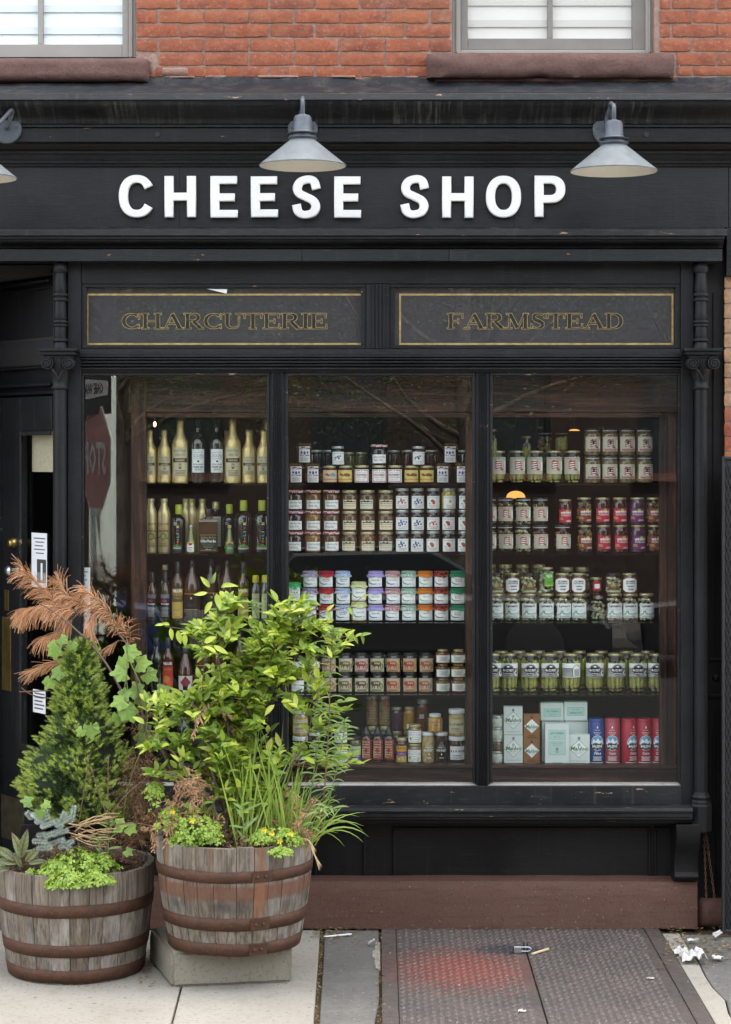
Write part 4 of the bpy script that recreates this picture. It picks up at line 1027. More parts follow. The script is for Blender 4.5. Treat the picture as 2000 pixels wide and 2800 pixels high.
# ------------------------------------------------------------------ half barrels
def stave_mat(name, rust_band):
    m = NT(name); p = m.pos(); rr = m.rnd()
    off = m.n('CombineXYZ', {0: m.math('MULTIPLY', rr, 31.0), 1: m.math('MULTIPLY', rr, 17.0), 2: m.math('MULTIPLY', rr, 9.0)})
    q = m.n('VectorMath', {0: p, 1: off}, operation='ADD')
    g = m.noise(m.map(q, (1, 1, .05)), 110, 6, .7); g2 = m.noise(m.map(q, (1, 1, .12)), 22, 5, .65, .5)
    base = m.ramp(rr, [(0, (.19, .15, .108)), (.4, (.25, .212, .165)), (.7, (.16, .12, .08)), (1, (.28, .245, .20))])
    z = m.n('SeparateXYZ', {0: p}, out=2)
    col = m.mix(m.ramp(g2, [(.3, .75), (.68, 0)]), base, (.085, .062, .043))
    col = m.mix(m.ramp(g, [(.4, .85), (.55, 0)]), col, (.055, .045, .037))
    col = m.mix(m.ramp(m.noise(m.map(q, (1, 1, .3)), 7, 5, .7), [(.48, 0), (.72, .7)]), col, (.40, .385, .36))
    if rust_band:
        d = m.math('ABSOLUTE', m.math('SUBTRACT', z, rust_band))
        n = m.math('MULTIPLY', m.math('SUBTRACT', m.noise(p, 12, 5, .7), .5), .05)
        f = m.ramp(m.math('ADD', d, n), [(.026, .85), (.042, 0)])
        col = m.mix(f, col, m.mix(m.noise(q, 30, 4), (.075, .034, .024), (.17, .068, .03)))
        dk = m.ramp(m.math('ABSOLUTE', m.math('SUBTRACT', z, .375)), [(.01, .75), (.05, 0)])
        col = m.mix(m.math('MULTIPLY', dk, m.ramp(m.noise(m.map(p, (1, 1, .4)), 6, 4), [(.4, 0), (.6, 1)])), col, (.03, .026, .022))
        run = m.math('MULTIPLY', m.ramp(m.noise(m.map(p, (1, 1, .04)), 9, 3), [(.56, 0), (.66, .8)]), m.ramp(z, [(.25, 0), (.4, 1)]))
        col = m.mix(run, col, (.21, .088, .036))
    return m.done(m.pbr(col, .85, m.bump(g, .55, .004, m.bump(g2, .3, .005))))
def rust_mat():
    m = NT('rusty_hoop'); p = m.pos(); a = m.noise(m.map(p, (1, 1, 2)), 14, 7, .7); b = m.noise(p, 90, 4, .65)
    col = m.mix(m.ramp(a, [(.35, 0), (.7, 1)]), (.045, .022, .013), (.095, .040, .021))
    col = m.mix(m.ramp(b, [(.5, 0), (.72, .7)]), col, (.15, .058, .026))
    col = m.mix(m.ramp(a, [(.25, .8), (.38, 0)]), col, (.035, .022, .018))
    return m.done(m.pbr(col, .68, m.bump(b, .5, .003), Metallic=.25))
M['rust'] = rust_mat()
M['soil'] = rough_stone('potting_soil', (.035, .024, .016), (.06, .042, .028), (.11, .07, .042), 30, 1.0, .02)
def barrel(c, z0, H, rb, rt, hoops, rust_band, label, seed, rivet_ang):
    r = random.Random(seed); t = thing('half_barrel', label, 'planter', (c[0], c[1], z0), 'half barrel planters')
    rad = lambda f: rb + (rt - rb) * (1 - (1 - f) ** 1.7)
    mt = stave_mat('weathered_staves', rust_band)
    n = 27; ws = [r.uniform(.75, 1.3) for _ in range(n)]; s = sum(ws); a = r.uniform(0, .2)
    for k in range(n):
        da = ws[k] / s * 2 * math.pi; a0, a1 = a + .0035, a + da - .0035; a += da
        dr = r.uniform(-.0025, .0025); top = H + r.uniform(-.005, .003); nz = 7; na = 3
        mb = MB()
        def fn(u, v, inner=0.0):
            f = v * top / H; rr = rad(min(1, f)) + dr - inner - (.0025 if u in (0, 1) else 0) - (.003 if v == 1 else 0); an = a0 + (a1 - a0) * u
            return (c[0] + rr * math.cos(an), c[1] + rr * math.sin(an), z0 + v * top)
        mb.grid(fn, na, nz); b = len(mb.v)
        mb.grid(lambda u, v: fn(u, v, .026), na, nz)
        N = na + 1
        for k2 in range(len(mb.f) // 2, len(mb.f)): mb.f[k2] = mb.f[k2][::-1]
        for i in range(na): mb.f.append((nz * N + i, nz * N + i + 1, b + nz * N + i + 1, b + nz * N + i)); mb.m.append(0)
        for j in range(nz):
            mb.f.append((j * N, (j + 1) * N, b + (j + 1) * N, b + j * N)); mb.f.append((j * N + na, b + j * N + na, b + (j + 1) * N + na, (j + 1) * N + na)); mb.m += [0, 0]
        mb.put('stave', mt, t, smooth=50)
    for hi, (h0, h1) in enumerate(hoops):
        f0, f1 = (h0 - z0) / H, (h1 - z0) / H
        def hb(u, v):
            an = u * 2 * math.pi; rr = rad(max(0, min(1, f0 + (f1 - f0) * v))) + .0042 + .0012 * noise.noise(Vector((an * 3, hi, v)))
            wob = .0025 * noise.noise(Vector((math.cos(an) * 2, math.sin(an) * 2, hi)))
            return (c[0] + rr * math.cos(an), c[1] + rr * math.sin(an), h0 + (h1 - h0) * v + wob)
        mb = MB().grid(hb, 96, 2)
        o = mb.put('hoop', M['rust'], t, smooth=60)
        so2 = o.modifiers.new('thick', 'SOLIDIFY'); so2.thickness = .004; so2.offset = -1
        # lapped end and rivets
        hm = (h0 + h1) / 2; rr = rad(max(0, (hm - z0) / H)) + .0055
        lap = MB().grid(lambda u, v: (c[0] + (rad(max(0, (h0 + (h1 - h0) * v - z0) / H)) + .0078) * math.cos(rivet_ang - .10 + .27 * u), c[1] + (rad(max(0, (h0 + (h1 - h0) * v - z0) / H)) + .0078) * math.sin(rivet_ang - .10 + .27 * u), h0 + .002 + (h1 - h0 - .004) * v), 6, 1)
        lo = lap.put('hoop_lap', M['rust'], o); lo.modifiers.new('thick', 'SOLIDIFY').thickness = .004
        for da in (-.03, .075):
            an = rivet_ang + da
            MB().ball((c[0] + (rr + .004) * math.cos(an), c[1] + (rr + .004) * math.sin(an), hm), .0085, seg=8, rings=4).put('rivet', M['rust'], o, smooth=180)
    sm = MB()
    nr, na = 7, 28; zs = z0 + H - .035
    vs = [(c[0], c[1], zs + .02)]; fs = []
    for j in range(1, nr + 1):
        for k in range(na):
            rr = (rt - .028) * j / nr; an = 2 * math.pi * k / na
            vs.append((c[0] + rr * math.cos(an), c[1] + rr * math.sin(an), zs + .02 * (1 - j / nr) + .014 * noise.noise(Vector((rr * 14 * math.cos(an), rr * 14 * math.sin(an), seed)))))
    for k in range(na): fs.append((0, 1 + k, 1 + (k + 1) % na))
    for j in range(nr - 1):
        for k in range(na):
            a_, b_ = 1 + j * na + k, 1 + j * na + (k + 1) % na; fs.append((a_, a_ + na, b_ + na, b_))
    sm.add(vs, fs).put('soil', M['soil'], t, smooth=180, kind='stuff')
    return t
BL = (X(209, -.75), -.75); BR = (X(642, -.90), -.90)
barrel(BL, 0.002, .482, .300, .352, [(.006, .064), (.124, .178), (.301, .355)], 0, 'weathered half barrel on the left, standing flat on the pavement', 3, math.radians(60))
barrel(BR, .156, .478, .288, .350, [(.160, .214), (.273, .328), (.485, .533)], .437, 'rust stained half barrel on the right, raised on a stone block', 8, math.radians(-68))
# the stone block under the right barrel
bp = [G(469, 2701), G(799, 2688), Vector((-.425, -.56, 0)), G(409, 2626)]
bm = bmesh.new(); vs = [bm.verts.new((p.x, p.y, .001)) for p in bp] + [bm.verts.new((p.x + (R.uniform(-.006, .006)), p.y + .004, .1535)) for p in bp]
for f in ((0, 3, 2, 1), (4, 5, 6, 7), (0, 1, 5, 4), (1, 2, 6, 5), (2, 3, 7, 6), (3, 0, 4, 7)): bm.faces.new([vs[i] for i in f])
bmesh.ops.bevel(bm, geom=bm.edges[:], offset=.014, segments=2, affect='EDGES')
bmesh.ops.subdivide_edges(bm, edges=[e for e in bm.edges if e.calc_length() > .05], cuts=8, use_grid_fill=True)
for v in bm.verts:
    n = noise.noise_vector(v.co * 16); v.co += n * .0045
    if v.co.z < .004: v.co.z = .001
    v.co.z = min(v.co.z, .155)
me = bpy.data.meshes.new('stone_block'); bm.to_mesh(me); bm.free()
for p in me.polygons: p.use_smooth = True
me.set_sharp_from_angle(angle=math.radians(50))
tag(put('stone_block', me, M['block']), 'rough grey stone block under the right barrel', 'stone block')

# ------------------------------------------------------------------ mesh gate at the right edge
gt = thing('mesh_gate', 'dark expanded metal gate at the right edge of the shopfront', 'gate', (X(1995, -.15), -.15, 0))
gx0 = X(1974, -.15); zt = Z(1248, -.15)
MB().box(gx0, gx0 + .012, -.165, -.14, .02, zt).box(gx0 + .0125, gx0 + .9, -.165, -.14, zt - .014, zt).box(gx0 + .0125, gx0 + .9, -.165, -.14, .02, .034).put('gate_frame', M['iron'], gt, bevel=.003)
mb = MB(); px_, pz_ = .016, .030
for j in range(int((zt - .05) / pz_)):
    for i in range(8):
        cx = gx0 + .02 + px_ * (i + .5 * (j % 2)); cz = .045 + j * pz_
        q = [(cx, cz - pz_ * .98), (cx + px_ * .5, cz), (cx, cz + pz_ * .98), (cx - px_ * .5, cz)]
        for a, b in ((q[0], q[1]), (q[3], q[0])):
            mb.tube([(a[0], -.152, a[1]), (b[0], -.15, b[1])], .0022, 3, cap=False)
mb.put('wire_mesh', M['iron'], gt, kind='stuff')
MB().box(gx0 + .0125, gx0 + .9, -.147, -.141, .034, zt - .014).put('gate_panel', M['iron'], gt)
# ------------------------------------------------------------------ display cabinet behind the glass and the dark shop
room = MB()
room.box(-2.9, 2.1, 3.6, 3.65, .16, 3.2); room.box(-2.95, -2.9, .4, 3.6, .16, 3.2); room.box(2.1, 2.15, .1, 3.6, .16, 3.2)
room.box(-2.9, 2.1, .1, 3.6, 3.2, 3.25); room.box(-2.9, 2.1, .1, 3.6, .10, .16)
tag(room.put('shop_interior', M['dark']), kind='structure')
YC = .22
cab = thing('display_cabinet', 'dark oak display cabinet with glass shelves behind the three window panes', 'cabinet', (0, .3, .3))
LV = [1322, 1512, 1700, 1896, 2090]
zl = [Z(p, .34) for p in LV]
def oak(px0, px1, py0, py1, name, mat='oak', Y0=YC, Y1=YC + .06): MB().pbox(px0, px1, py0, py1, Y0, Y1).put(name, M[mat], cab, bevel=.004)
oak(350, 1872, 1016, 1128, 'top_rail', 'oak_x', YC + .004); oak(400.5, 1805, 1128.5, 1142, 'rail_bead', 'oak_x', YC + .012)
oak(358, 400, 1040, 2098, 'stile', Y0=YC); oak(740, 789, 1128.5, 2098, 'stile'); oak(1274, 1346, 1128.5, 2098, 'stile'); oak(1806, 1866, 1128.5, 2098, 'stile')
oak(1818, 1826, 1142, 2090, 'stile_groove', Y0=YC - .008, Y1=YC - .0005); oak(1845, 1850, 1142, 2090, 'stile_groove', Y0=YC - .006, Y1=YC - .0005)
oak(358, 1872, 2103, 2152, 'bottom_board', 'oak_x', YC + .003); oak(358, 1872, 2092, 2102, 'bottom_bead', 'oak_x', YC - .012)
MB().box(X(340, .3), X(1880, .3), .285, .74, zl[4] - .02, zl[4] - .0005).put('cabinet_floor', M['oak_x'], cab)
bays = ((372, 772), (790, 1282), (1338, 1812))
for zz in zl[:4]:
    for a, b in bays:
        MB().box(X(a, .3), X(b, .3), .283, .70, zz - .0085, zz - .0004).put('shelf', M['shelf'], cab)

# lamps burning inside the shop
def dome(px, py, Y, r, h, label, nm, st):
    c = W(px, py, Y); t = thing(nm, label, 'lamp', c)
    MB().lathe([(r, 0), (r * .98, h * .25), (r * .85, h * .6), (r * .55, h * .88), (.012, h)], (c.x, c.y, c.z), 24).put('shade', emit('lamp_glow_amber' + nm, (1, .50, .12), st), t, smooth=60)
    MB().tube([(c.x, c.y, c.z + h), (c.x, c.y, 3.19)], .004, 5).put('cord', M['iron'], t)
dome(1411, 1362, 2.0, .056, .042, 'glowing amber pendant lamp deep in the shop behind the right pane', 'pendant_lamp', .17)
dome(1571, 1178, 2.2, .032, .010, 'small lit lamp seen above the back pickle jars', 'ceiling_lamp', .16)
c = W(424, 1160, 1.6); t = thing('bare_bulb', 'bare glowing bulb beside the left oak stile', 'lamp', c)
MB().ball(c, (.009, .009, .016), seg=10, rings=6).put('bulb', emit('bulb_glow', (1, .5, .25), .8), t, smooth=180)
MB().tube([(c.x, c.y, c.z + .015), (c.x, c.y, c.z + .05), (c.x + .015, c.y, 3.19)], .003, 5).put('cord', M['brass'], t)

# ------------------------------------------------------------------ goods: materials and label printing
_PM = {}
def pm(c, rough=.55):
    k = (c, rough)
    if k not in _PM: _PM[k] = plain('print_ink', c, rough, **{'Specular IOR Level': .3})
    return _PM[k]
WHT = (.84, .87, .85); CRM = (.70, .67, .48); KR = (.50, .47, .33); BLK = (.012, .012, .012); RED = (.42, .03, .04); DRED = (.25, .05, .045); NAVY = (.03, .04, .14)
GRY = (.25, .25, .25); GRN = (.06, .22, .08); YEL = (.62, .58, .16); PUR = (.13, .05, .30); BLU = (.03, .07, .30); ORG = (.55, .17, .02); BRN = (.09, .035, .025); MINT = (.36, .60, .52); LIME = (.35, .52, .05); GLD = (.50, .38, .12); PINK = (.50, .18, .22)
def glossy(name, c, rough=.12, coat=.6, var=0.0):
    m = NT(name); col = c
    if var:
        nz = m.noise(m.co('Object'), 60, 3); col = m.mix(m.ramp(nz, [(.35, 0), (.7, 1)]), tuple(x * (1 - var) for x in c), tuple(x * (1 + var) for x in c))
    return m.done(m.pbr(col, rough, **{'Coat Weight': coat, 'Coat Roughness': .03}))
def cloth(name, a, b, sc=150):
    m = NT(name); p = m.co('Object')
    ck = m.n('TexChecker', {'Vector': p, 'Scale': sc, 'Color1': a, 'Color2': b})
    return m.done(m.pbr(ck, .9))
def blotch(name, a, b, c, sc=110):
    m = NT(name); p = m.co('Object'); n = m.noise(p, sc, 2)
    return m.done(m.pbr(m.ramp(n, [(.0, a), (.42, a), (.46, b), (.56, b), (.6, c), (.68, a)], 'CONSTANT'), .9))
for k, c in {'jam_black': (.012, .006, .008), 'jam_amber': (.15, .070, .016), 'jam_brown': (.085, .038, .013), 'jam_gold': (.22, .115, .02), 'jam_red': (.05, .01, .01), 'jam_green': (.09, .085, .02), 'honey_pale': (.42, .33, .14), 'honey_dark': (.035, .012, .006), 'honey_gold': (.40, .24, .04), 'curd': (.48, .40, .07), 'brown_red': (.13, .035, .018), 'tan_paste': (.22, .15, .06), 'mauve': (.06, .022, .05), 'mustard': (.42, .23, .02), 'grain': (.12, .09, .04)}.items(): M[k] = glossy(k, c, var=.35)
M['bottle_black'] = glossy('bottle_black_glass', (.008, .009, .008), .06, .8)
M['bottle_green'] = glossy('bottle_green_glass', (.012, .03, .014), .06, .8)
M['bottle_amber'] = glossy('bottle_amber_oil', (.055, .022, .004), .08, .8)
M['bottle_oil'] = glossy('bottle_green_oil', (.12, .15, .02), .08, .8)
M['bottle_clear'] = glossy('bottle_clear_glass', (.05, .055, .05), .05, 1)
M['bottle_red'] = glossy('bottle_red_vinegar', (.06, .006, .01), .06, .8)
def foil():
    m = NT('gold_foil'); p = m.co('Object'); z = m.n('SeparateXYZ', {0: p}, out=2)
    n = m.noise(m.map(p, (1, 1, .7)), 85, 4, .65)
    nb = m.bump(n, .75, .006)
    return m.done(m.pbr((.72, .58, .27), .36, nb, Metallic=.75))
M['foil'] = foil(); M['gold_can'] = plain('gold_aluminium', (.55, .46, .24), .38, metallic=.7)
M['lid_gold'] = plain('gold_lid', (.46, .41, .22), .38, metallic=.55); M['lid_silver'] = plain('silver_lid', (.42, .45, .42), .38, metallic=.5)
M['lid_black'] = plain('black_lid', (.014, .014, .014), .35); M['lid_white'] = plain('white_lid', (.70, .73, .73), .4); M['lid_lime'] = plain('lime_cap', (.36, .42, .03), .45); M['wax_yellow'] = plain('yellow_wax', (.50, .42, .03), .5)
M['lid_rim'] = plain('pale_lid_rim', (.5, .52, .5), .4)
M['jar_glass'] = thin_glass('jar_glass', (.93, .96, .90), 1.45)
M['brine'] = thin_glass('brine_glass', (.90, .90, .74), 1.45)
M['pickle'] = plain('pickle', (.46, .47, .19), .45, var=.35, bs=70); M['garlic'] = plain('garlic_clove', (.62, .58, .38), .5, var=.25, bs=60); M['onion'] = plain('pale_onion', (.50, .56, .46), .4, var=.2, bs=50); M['mushroom'] = plain('mushroom', (.30, .21, .09), .5, var=.4, bs=60); M['pepper'] = plain('pickled_pepper', (.26, .075, .02), .45, var=.5, bs=45)
M['ging_red'] = cloth('red_gingham', (.45, .03, .04), (.75, .68, .66), 120); M['ging_pink'] = cloth('pink_gingham', (.5, .09, .25), (.75, .65, .7), 120)
M['cl_purple'] = cloth('purple_gingham', (.10, .05, .22), (.6, .55, .68)); M['cl_red'] = plain('red_cloth', (.36, .012, .03), .9); M['cl_blue'] = cloth('blue_gingham', (.12, .26, .55), (.62, .68, .76)); M['cl_lav'] = plain('lavender_cloth', (.36, .30, .60), .9)
M['cl_redg'] = cloth('dark_red_gingham', (.27, .02, .06), (.66, .52, .52)); M['cl_green'] = cloth('green_gingham', (.04, .26, .14), (.60, .68, .62)); M['cl_orange'] = plain('orange_cloth', (.58, .17, .015), .9); M['cl_chili'] = blotch('chili_cloth', (.012, .012, .012), (.38, .03, .02), (.5, .2, .02)); M['cl_dgreen'] = plain('dark_green_cloth', (.02, .19, .09), .9); M['cl_lemon'] = cloth('lemon_gingham', (.44, .52, .17), (.66, .68, .42)); M['cl_mint'] = plain('bright_green_cloth', (.05, .38, .14), .9); M['cl_fig'] = blotch('fig_cloth', (.02, .014, .01), (.14, .05, .02), (.10, .09, .02), 140)

def R4(x0, x1, y0, y1, c): return ('r', x0, x1, y0, y1, c)
def T(s, cx, cy, w, h, c, sh=0.0, rot=0, b=0.0): return ('t', s, cx, cy, w, h, c, sh, rot, b)
def EL(cx, cy, rx, ry, c): return ('e', cx, cy, rx, ry, c)
def PG(pts, c): return ('p', pts, c)
def lines(y0, y1, n, c, w=.8, th=.02):
    return [R4(-w / 2 * (1 - .2 * ((k * 7) % 3) / 2), w / 2 * (1 - .2 * ((k * 5) % 3) / 2), y0 + (y1 - y0) * (k / max(1, n - 1)), y0 + (y1 - y0) * (k / max(1, n - 1)) + th, c) for k in range(n)]
_LB = {}
def label_mesh(key, items, w, h, z0, r, cone=0.0):
    """printed label of width w, height h at height z0 wrapped on radius r (None: flat at y=0)"""
    kk = (key, round(w, 3), round(h, 3), round(z0, 3), r and round(r, 4), cone)
    if kk in _LB: return _LB[kk]
    mb = MB(); mats = []
    def mi(c):
        m = pm(c) if isinstance(c, tuple) else M[c]
        if m not in mats: mats.append(m)
        return mats.index(m)
    def pos(x, y, lay):
        if r is None: return (x * w, -.0008 - .00022 * lay, z0 + y * h)
        rr = r + .0008 + .00022 * lay - cone * y; a = x * w / rr
        return (rr * math.sin(a), -rr * math.cos(a), z0 + y * h)
    def area(pts, lay, c):
        if r is None: mb.add([pos(x, y, lay) for x, y in pts], [tuple(range(len(pts)))], mi(c)); return
        xa_, xb_ = min(p[0] for p in pts), max(p[0] for p in pts); n = max(1, math.ceil((xb_ - xa_) * w / r / .2))
        def clip(P, xl, keep):
            out = []
            for i in range(len(P)):
                a, b = P[i - 1], P[i]; ia, ib = keep(a[0], xl), keep(b[0], xl)
                if ia != ib:
                    t = (xl - a[0]) / (b[0] - a[0]); out.append((xl, a[1] + (b[1] - a[1]) * t))
                if ib: out.append(b)
            return out
        for i in range(n):
            P = clip(list(pts), xa_ + (xb_ - xa_) * i / n, lambda v, l: v >= l - 1e-9); P = clip(P, xa_ + (xb_ - xa_) * (i + 1) / n, lambda v, l: v <= l + 1e-9) if P else P
            if len(P) > 2: mb.add([pos(x, y, lay) for x, y in P], [tuple(range(len(P)))], mi(c))
    for lay, it in enumerate(items):
        k = it[0]
        if k == 'r':
            x0, x1, y0, y1, c = it[1:]
            n = 1 if r is None else max(1, math.ceil(abs(x1 - x0) * w / r / .22)); 
            mb.add([pos(x0 + (x1 - x0) * i / n, yy, lay) for yy in (y0, y1) for i in range(n + 1)], [(i, i + 1, n + 2 + i, n + 1 + i) for i in range(n)], mi(c))
        elif k == 'e':
            cx, cy, rx, ry, c = it[1:]; n = 12
            area([(cx + rx * math.cos(6.2832 * i / n), cy + ry * math.sin(6.2832 * i / n)) for i in range(n)], lay, c)
        elif k == 'p':
            area(it[1], lay, it[2])
        else:
            s, cx, cy, tw, th, c, sh, rot, b = it[1:]
            vs, fs = text_geo(s, sh, b)
            if rot: vs = [(-y * tw, x * th) for x, y in vs]
            else: vs = [(x * tw, y * th) for x, y in vs]
            mb.add([pos(cx + x, cy + y, lay) for x, y in vs], fs, mi(c))
    me = mb.mesh('label', None, mats); _LB[kk] = me; return me
_ME = {}
def cached(key, fn):
    if key not in _ME: _ME[key] = fn()
    return _ME[key]
def lathe_mesh(key, prof, mat, seg=16, smooth=50, **kw):
    def f():
        me = MB().lathe(prof, seg=seg, **kw).mesh(key, smooth); me.materials.append(M[mat]); return me
    return cached((key, tuple(prof), mat, seg, kw.get('rz', 0), kw.get('sx', 1), kw.get('sy', 1)), f)
def cap_cloth(r, h, mat, seed):
    """cloth square tied over a lid: flat top, gathered neck, flared wavy skirt; z=0 at the lid top"""
    def f():
        rr = random.Random(seed); mb = MB(); seg = 28; ph = rr.uniform(0, 6)
        prof = [(.01, 0), (r * .8, 0), (r, -.003), (r * 1.02, -h * .42), (r * .97, -h * .5), (r * 1.08, -h * .68), (r * 1.2, -h)]
        vs = []; fs = []
        for j, (q, z) in enumerate(prof):
            amp = 0 if j < 3 else (.01 if j < 5 else (.05 if j == 5 else .09))
            for k in range(seg):
                a = 6.2832 * k / seg; wv = math.sin(9 * a + ph) * .6 + math.sin(5 * a + 2 * ph) * .5
                vs.append((q * (1 + amp * wv) * math.cos(a), q * (1 + amp * wv) * math.sin(a), z - (h * .14 * math.sin(4 * a + ph) if j == 6 else 0)))
        for j in range(len(prof) - 1):
            for k in range(seg): fs.append((j * seg + k, (j + 1) * seg + k, (j + 1) * seg + (k + 1) % seg, j * seg + (k + 1) % seg))
        fs.append(tuple(range(seg))); mb.add(vs, fs); me = mb.mesh('cloth_cap', 60); me.materials.append(M[mat]); return me
    return cached(('cap', round(r, 3), round(h, 3), mat, seed), f)
PX = 10.38 / F
def jar(wpx, hpx, body='jam_black', lid='lid_gold', lab=None, labk='', lw=.82, lh=.62, lz=.06, lidh=.13, lidr=.88, seg=18, cloth_=None, fill=None, neck=.82, hexa=False, rim=False, clothh=.30):
    """a jar as a list of parts; sizes in photo pixels"""
    r, h = wpx * PX / 2, hpx * PX; zl_ = h * (1 - lidh); parts = []
    prof = [(r * .90, .0006), (r * .985, .005), (r, .012), (r, zl_ * .84), (r * .96, zl_ * .91), (r * neck, zl_ * .965), (r * neck, zl_ + .0005)]
    sg, rz = (6, math.pi / 6) if hexa else (seg, 0)
    ex = 1.1 if hexa else 1
    prof = [(a * ex, b) for a, b in prof]
    parts.append(('glass' if fill else 'jar_body', lathe_mesh('jar_body', prof, body, sg, 30 if hexa else 60, rz=rz)))
    if fill: parts.append(('filling', filling(fill, r * .93, zl_ * .93)))
    lr = r * lidr
    if cloth_:
        parts.append(('lid', lathe_mesh('lid', [(lr * .96, zl_), (lr * .96, h - .002)], 'lid_black', 14)))
        parts.append(('cloth_cap', ('off', cap_cloth(lr * 1.03, h * clothh, cloth_, R.randrange(4)), h)))
    else:
        parts.append(('lid', lathe_mesh('lid', [(lr * .98, zl_), (lr, zl_ + .002), (lr, h - .003), (lr * .96, h - .0005), (lr * .3, h)], lid, 20)))
        if rim: parts.append(('lid_rim', lathe_mesh('lid_rim', [(lr * 1.015, zl_ - .001), (lr * 1.02, zl_ + .0025), (lr * .99, zl_ + .003)], 'lid_rim', 20)))
    if lab:
        lwid = lw * 2 * r * (1.0 if hexa else 1.12)
        parts.append(('label', label_mesh(labk, lab, lwid, lh * h, lz * h, (None if hexa else r))) if not hexa else ('label', ('y', label_mesh(labk, lab, lwid * .55, lh * h, lz * h, None), -r * ex * math.cos(math.pi / 6))))
    return parts
def filling(kind, r, h):
    def f():
        rr = random.Random(hash(kind) & 255); mb = MB()
        if kind == 'spears':
            for k in range(8):
                a = 6.2832 * k / 8 + rr.uniform(-.2, .2); q = r * .70; b = Vector((q * math.cos(a), q * math.sin(a), h * rr.uniform(.10, .16))); tp = b + Vector((rr.uniform(-.006, .006), rr.uniform(-.006, .006), h * rr.uniform(.72, .84)))
                mb.tube([b, b.lerp(tp, .06), b.lerp(tp, .5), b.lerp(tp, .93), tp], [r * .1, r * .23, r * .27, r * .22, r * .06], 6)
            for k in range(8):
                a = rr.uniform(0, 6.28); q = r * rr.uniform(.3, .8); mb.ball((q * math.cos(a), q * math.sin(a), h * .06), (r * .17, r * .13, r * .12), 0, 6, 4)
        else:
            n = 64 if kind in ('garlic', 'mushroom') else 44
            for k in range(n):
                a = k * 2.4; q = r * rr.uniform(.62, .88); z = .008 + (h - .016) * rr.random()
                s = r * (rr.uniform(.16, .25) if kind != 'onion' else rr.uniform(.22, .3)); rot = Matrix.Rotation(rr.uniform(0, 3), 3, 'Z') @ Matrix.Rotation(rr.uniform(-.8, .8), 3, 'X')
                mb.ball((q * math.cos(a), q * math.sin(a), z), (s * 1.25, s * .8, s * .85), 0, 6, 4, rot)
        me = mb.mesh('filling', 180); me.materials.append(M[{'spears': 'pickle', 'garlic': 'garlic', 'onion': 'onion', 'mushroom': 'mushroom', 'pepper': 'pepper'}[kind]]); return me
    return cached(('fill', kind, round(r, 3), round(h, 3)), f)
def place(parts, name, x, y, z, label, cat, group=None, rz=None, tilt=0):
    t = thing(name, label, cat, (x, y, z), group)
    t.rotation_euler = (0, tilt, R.uniform(-.17, .17) if rz is None else rz)
    for nm, me in parts:
        off = (0, 0, 0)
        if isinstance(me, tuple): off = (0, 0, me[2]) if me[0] == 'off' else (0, me[2], 0); me = me[1]
        o = bpy.data.objects.new(nm, me); C.objects.link(o); o.parent = t; o.location = off
        if nm == 'filling': o['kind'] = 'stuff'
    return t
ORD = ['leftmost', 'second from left', 'third from left', 'fourth from left', 'fifth from left', 'sixth from left', 'seventh from left', 'eighth from left', 'ninth from left', 'tenth from left']
YF, YB = .40, .545
# ------------------------------------------------------------------ goods: labels
LAB = {}
LAB['fig'] = [R4(-.5, .5, 0, 1, WHT), T("LYN'S CLASSIC", 0, .87, .84, .12, NAVY, 0, 0, .03), EL(-.25, .62, .09, .09, PUR), EL(0, .60, .10, .11, PUR), EL(.25, .62, .09, .09, PUR), T('FIG JAM', 0, .42, .8, .15, NAVY, 0, 0, .02)] + lines(.06, .28, 5, GRY, .8)
def drizzle(bgc, berry, txt, tc): return [R4(-.5, .5, 0, 1, bgc), R4(-.5, .5, .97, 1, RED), R4(-.5, .5, 0, .04, RED), EL(-.22, .62, .12, .1, RED), EL(-.12, .56, .08, .08, RED), EL(.1, .60, .16, .13, berry), EL(.24, .58, .13, .12, berry), EL(.17, .70, .06, .05, GRN), T(txt, 0, .23, .94, .16, tc, .25, 0, .02)]
LAB['cran'] = drizzle(YEL, DRED, 'Maple Cranberry Drizzle', RED); LAB['blue'] = drizzle((.62, .52, .30), (.16, .28, .55), 'Maple Blueberry Drizzle', NAVY)
def oxford(w, fc): return [R4(-.5, .5, 0, 1, WHT), R4(-.44, .44, .04, .95, fc), R4(-.40, .40, .09, .90, WHT), R4(-.1, .1, .86, .97, WHT), EL(0, .91, .04, .05, GRY), T("FRANK COOPER'S", 0, .75, .56, .07, GRY), T(w, 0, .58, .72, .14, RED, 0, 0, .03), T('OXFORD CONSERVE', 0, .40, .66, .09, GRY, 0, 0, .02), T('Vintage', 0, .2, .45, .11, PINK, .3)]
LAB['straw'] = oxford('STRAWBERRY', (.4, .06, .07)); LAB['rasp'] = oxford('RASPBERRY', (.45, .05, .13))
def bonne(t): return [R4(-.5, .5, 0, 1, WHT), T('Confiture Bonne Maman', .0, .74, .9, .24, BLK, .35), T(t, -.05, .36, .66, .26, BLK, .35), T('extra', .3, .12, .22, .11, GRY, .3)]
for k, t in {'bm_noir': 'Cerises Noires', 'bm_mira': 'Mirabelles', 'bm_mand': 'Mandarines', 'bm_quatre': 'Quatre Fruits', 'bm_fig': 'Figues violettes'}.items(): LAB[k] = bonne(t)
def pyr(t, bgc=CRM): return [R4(-.5, .5, 0, 1, bgc), PG([(-.48, .72), (-.36, .90), (-.26, .82), (-.12, .98), (0, .84), (.14, .96), (.27, .80), (.38, .88), (.48, .72), (.3, .76), (.1, .74), (-.2, .76)], BLK), T('Matin des Pyrenees', 0, .60, .86, .16, BLK, .3, 0, .02), T(t, 0, .34, .74, .12, RED, 0, 0, .02), T('375 g', 0, .16, .2, .07, RED)]
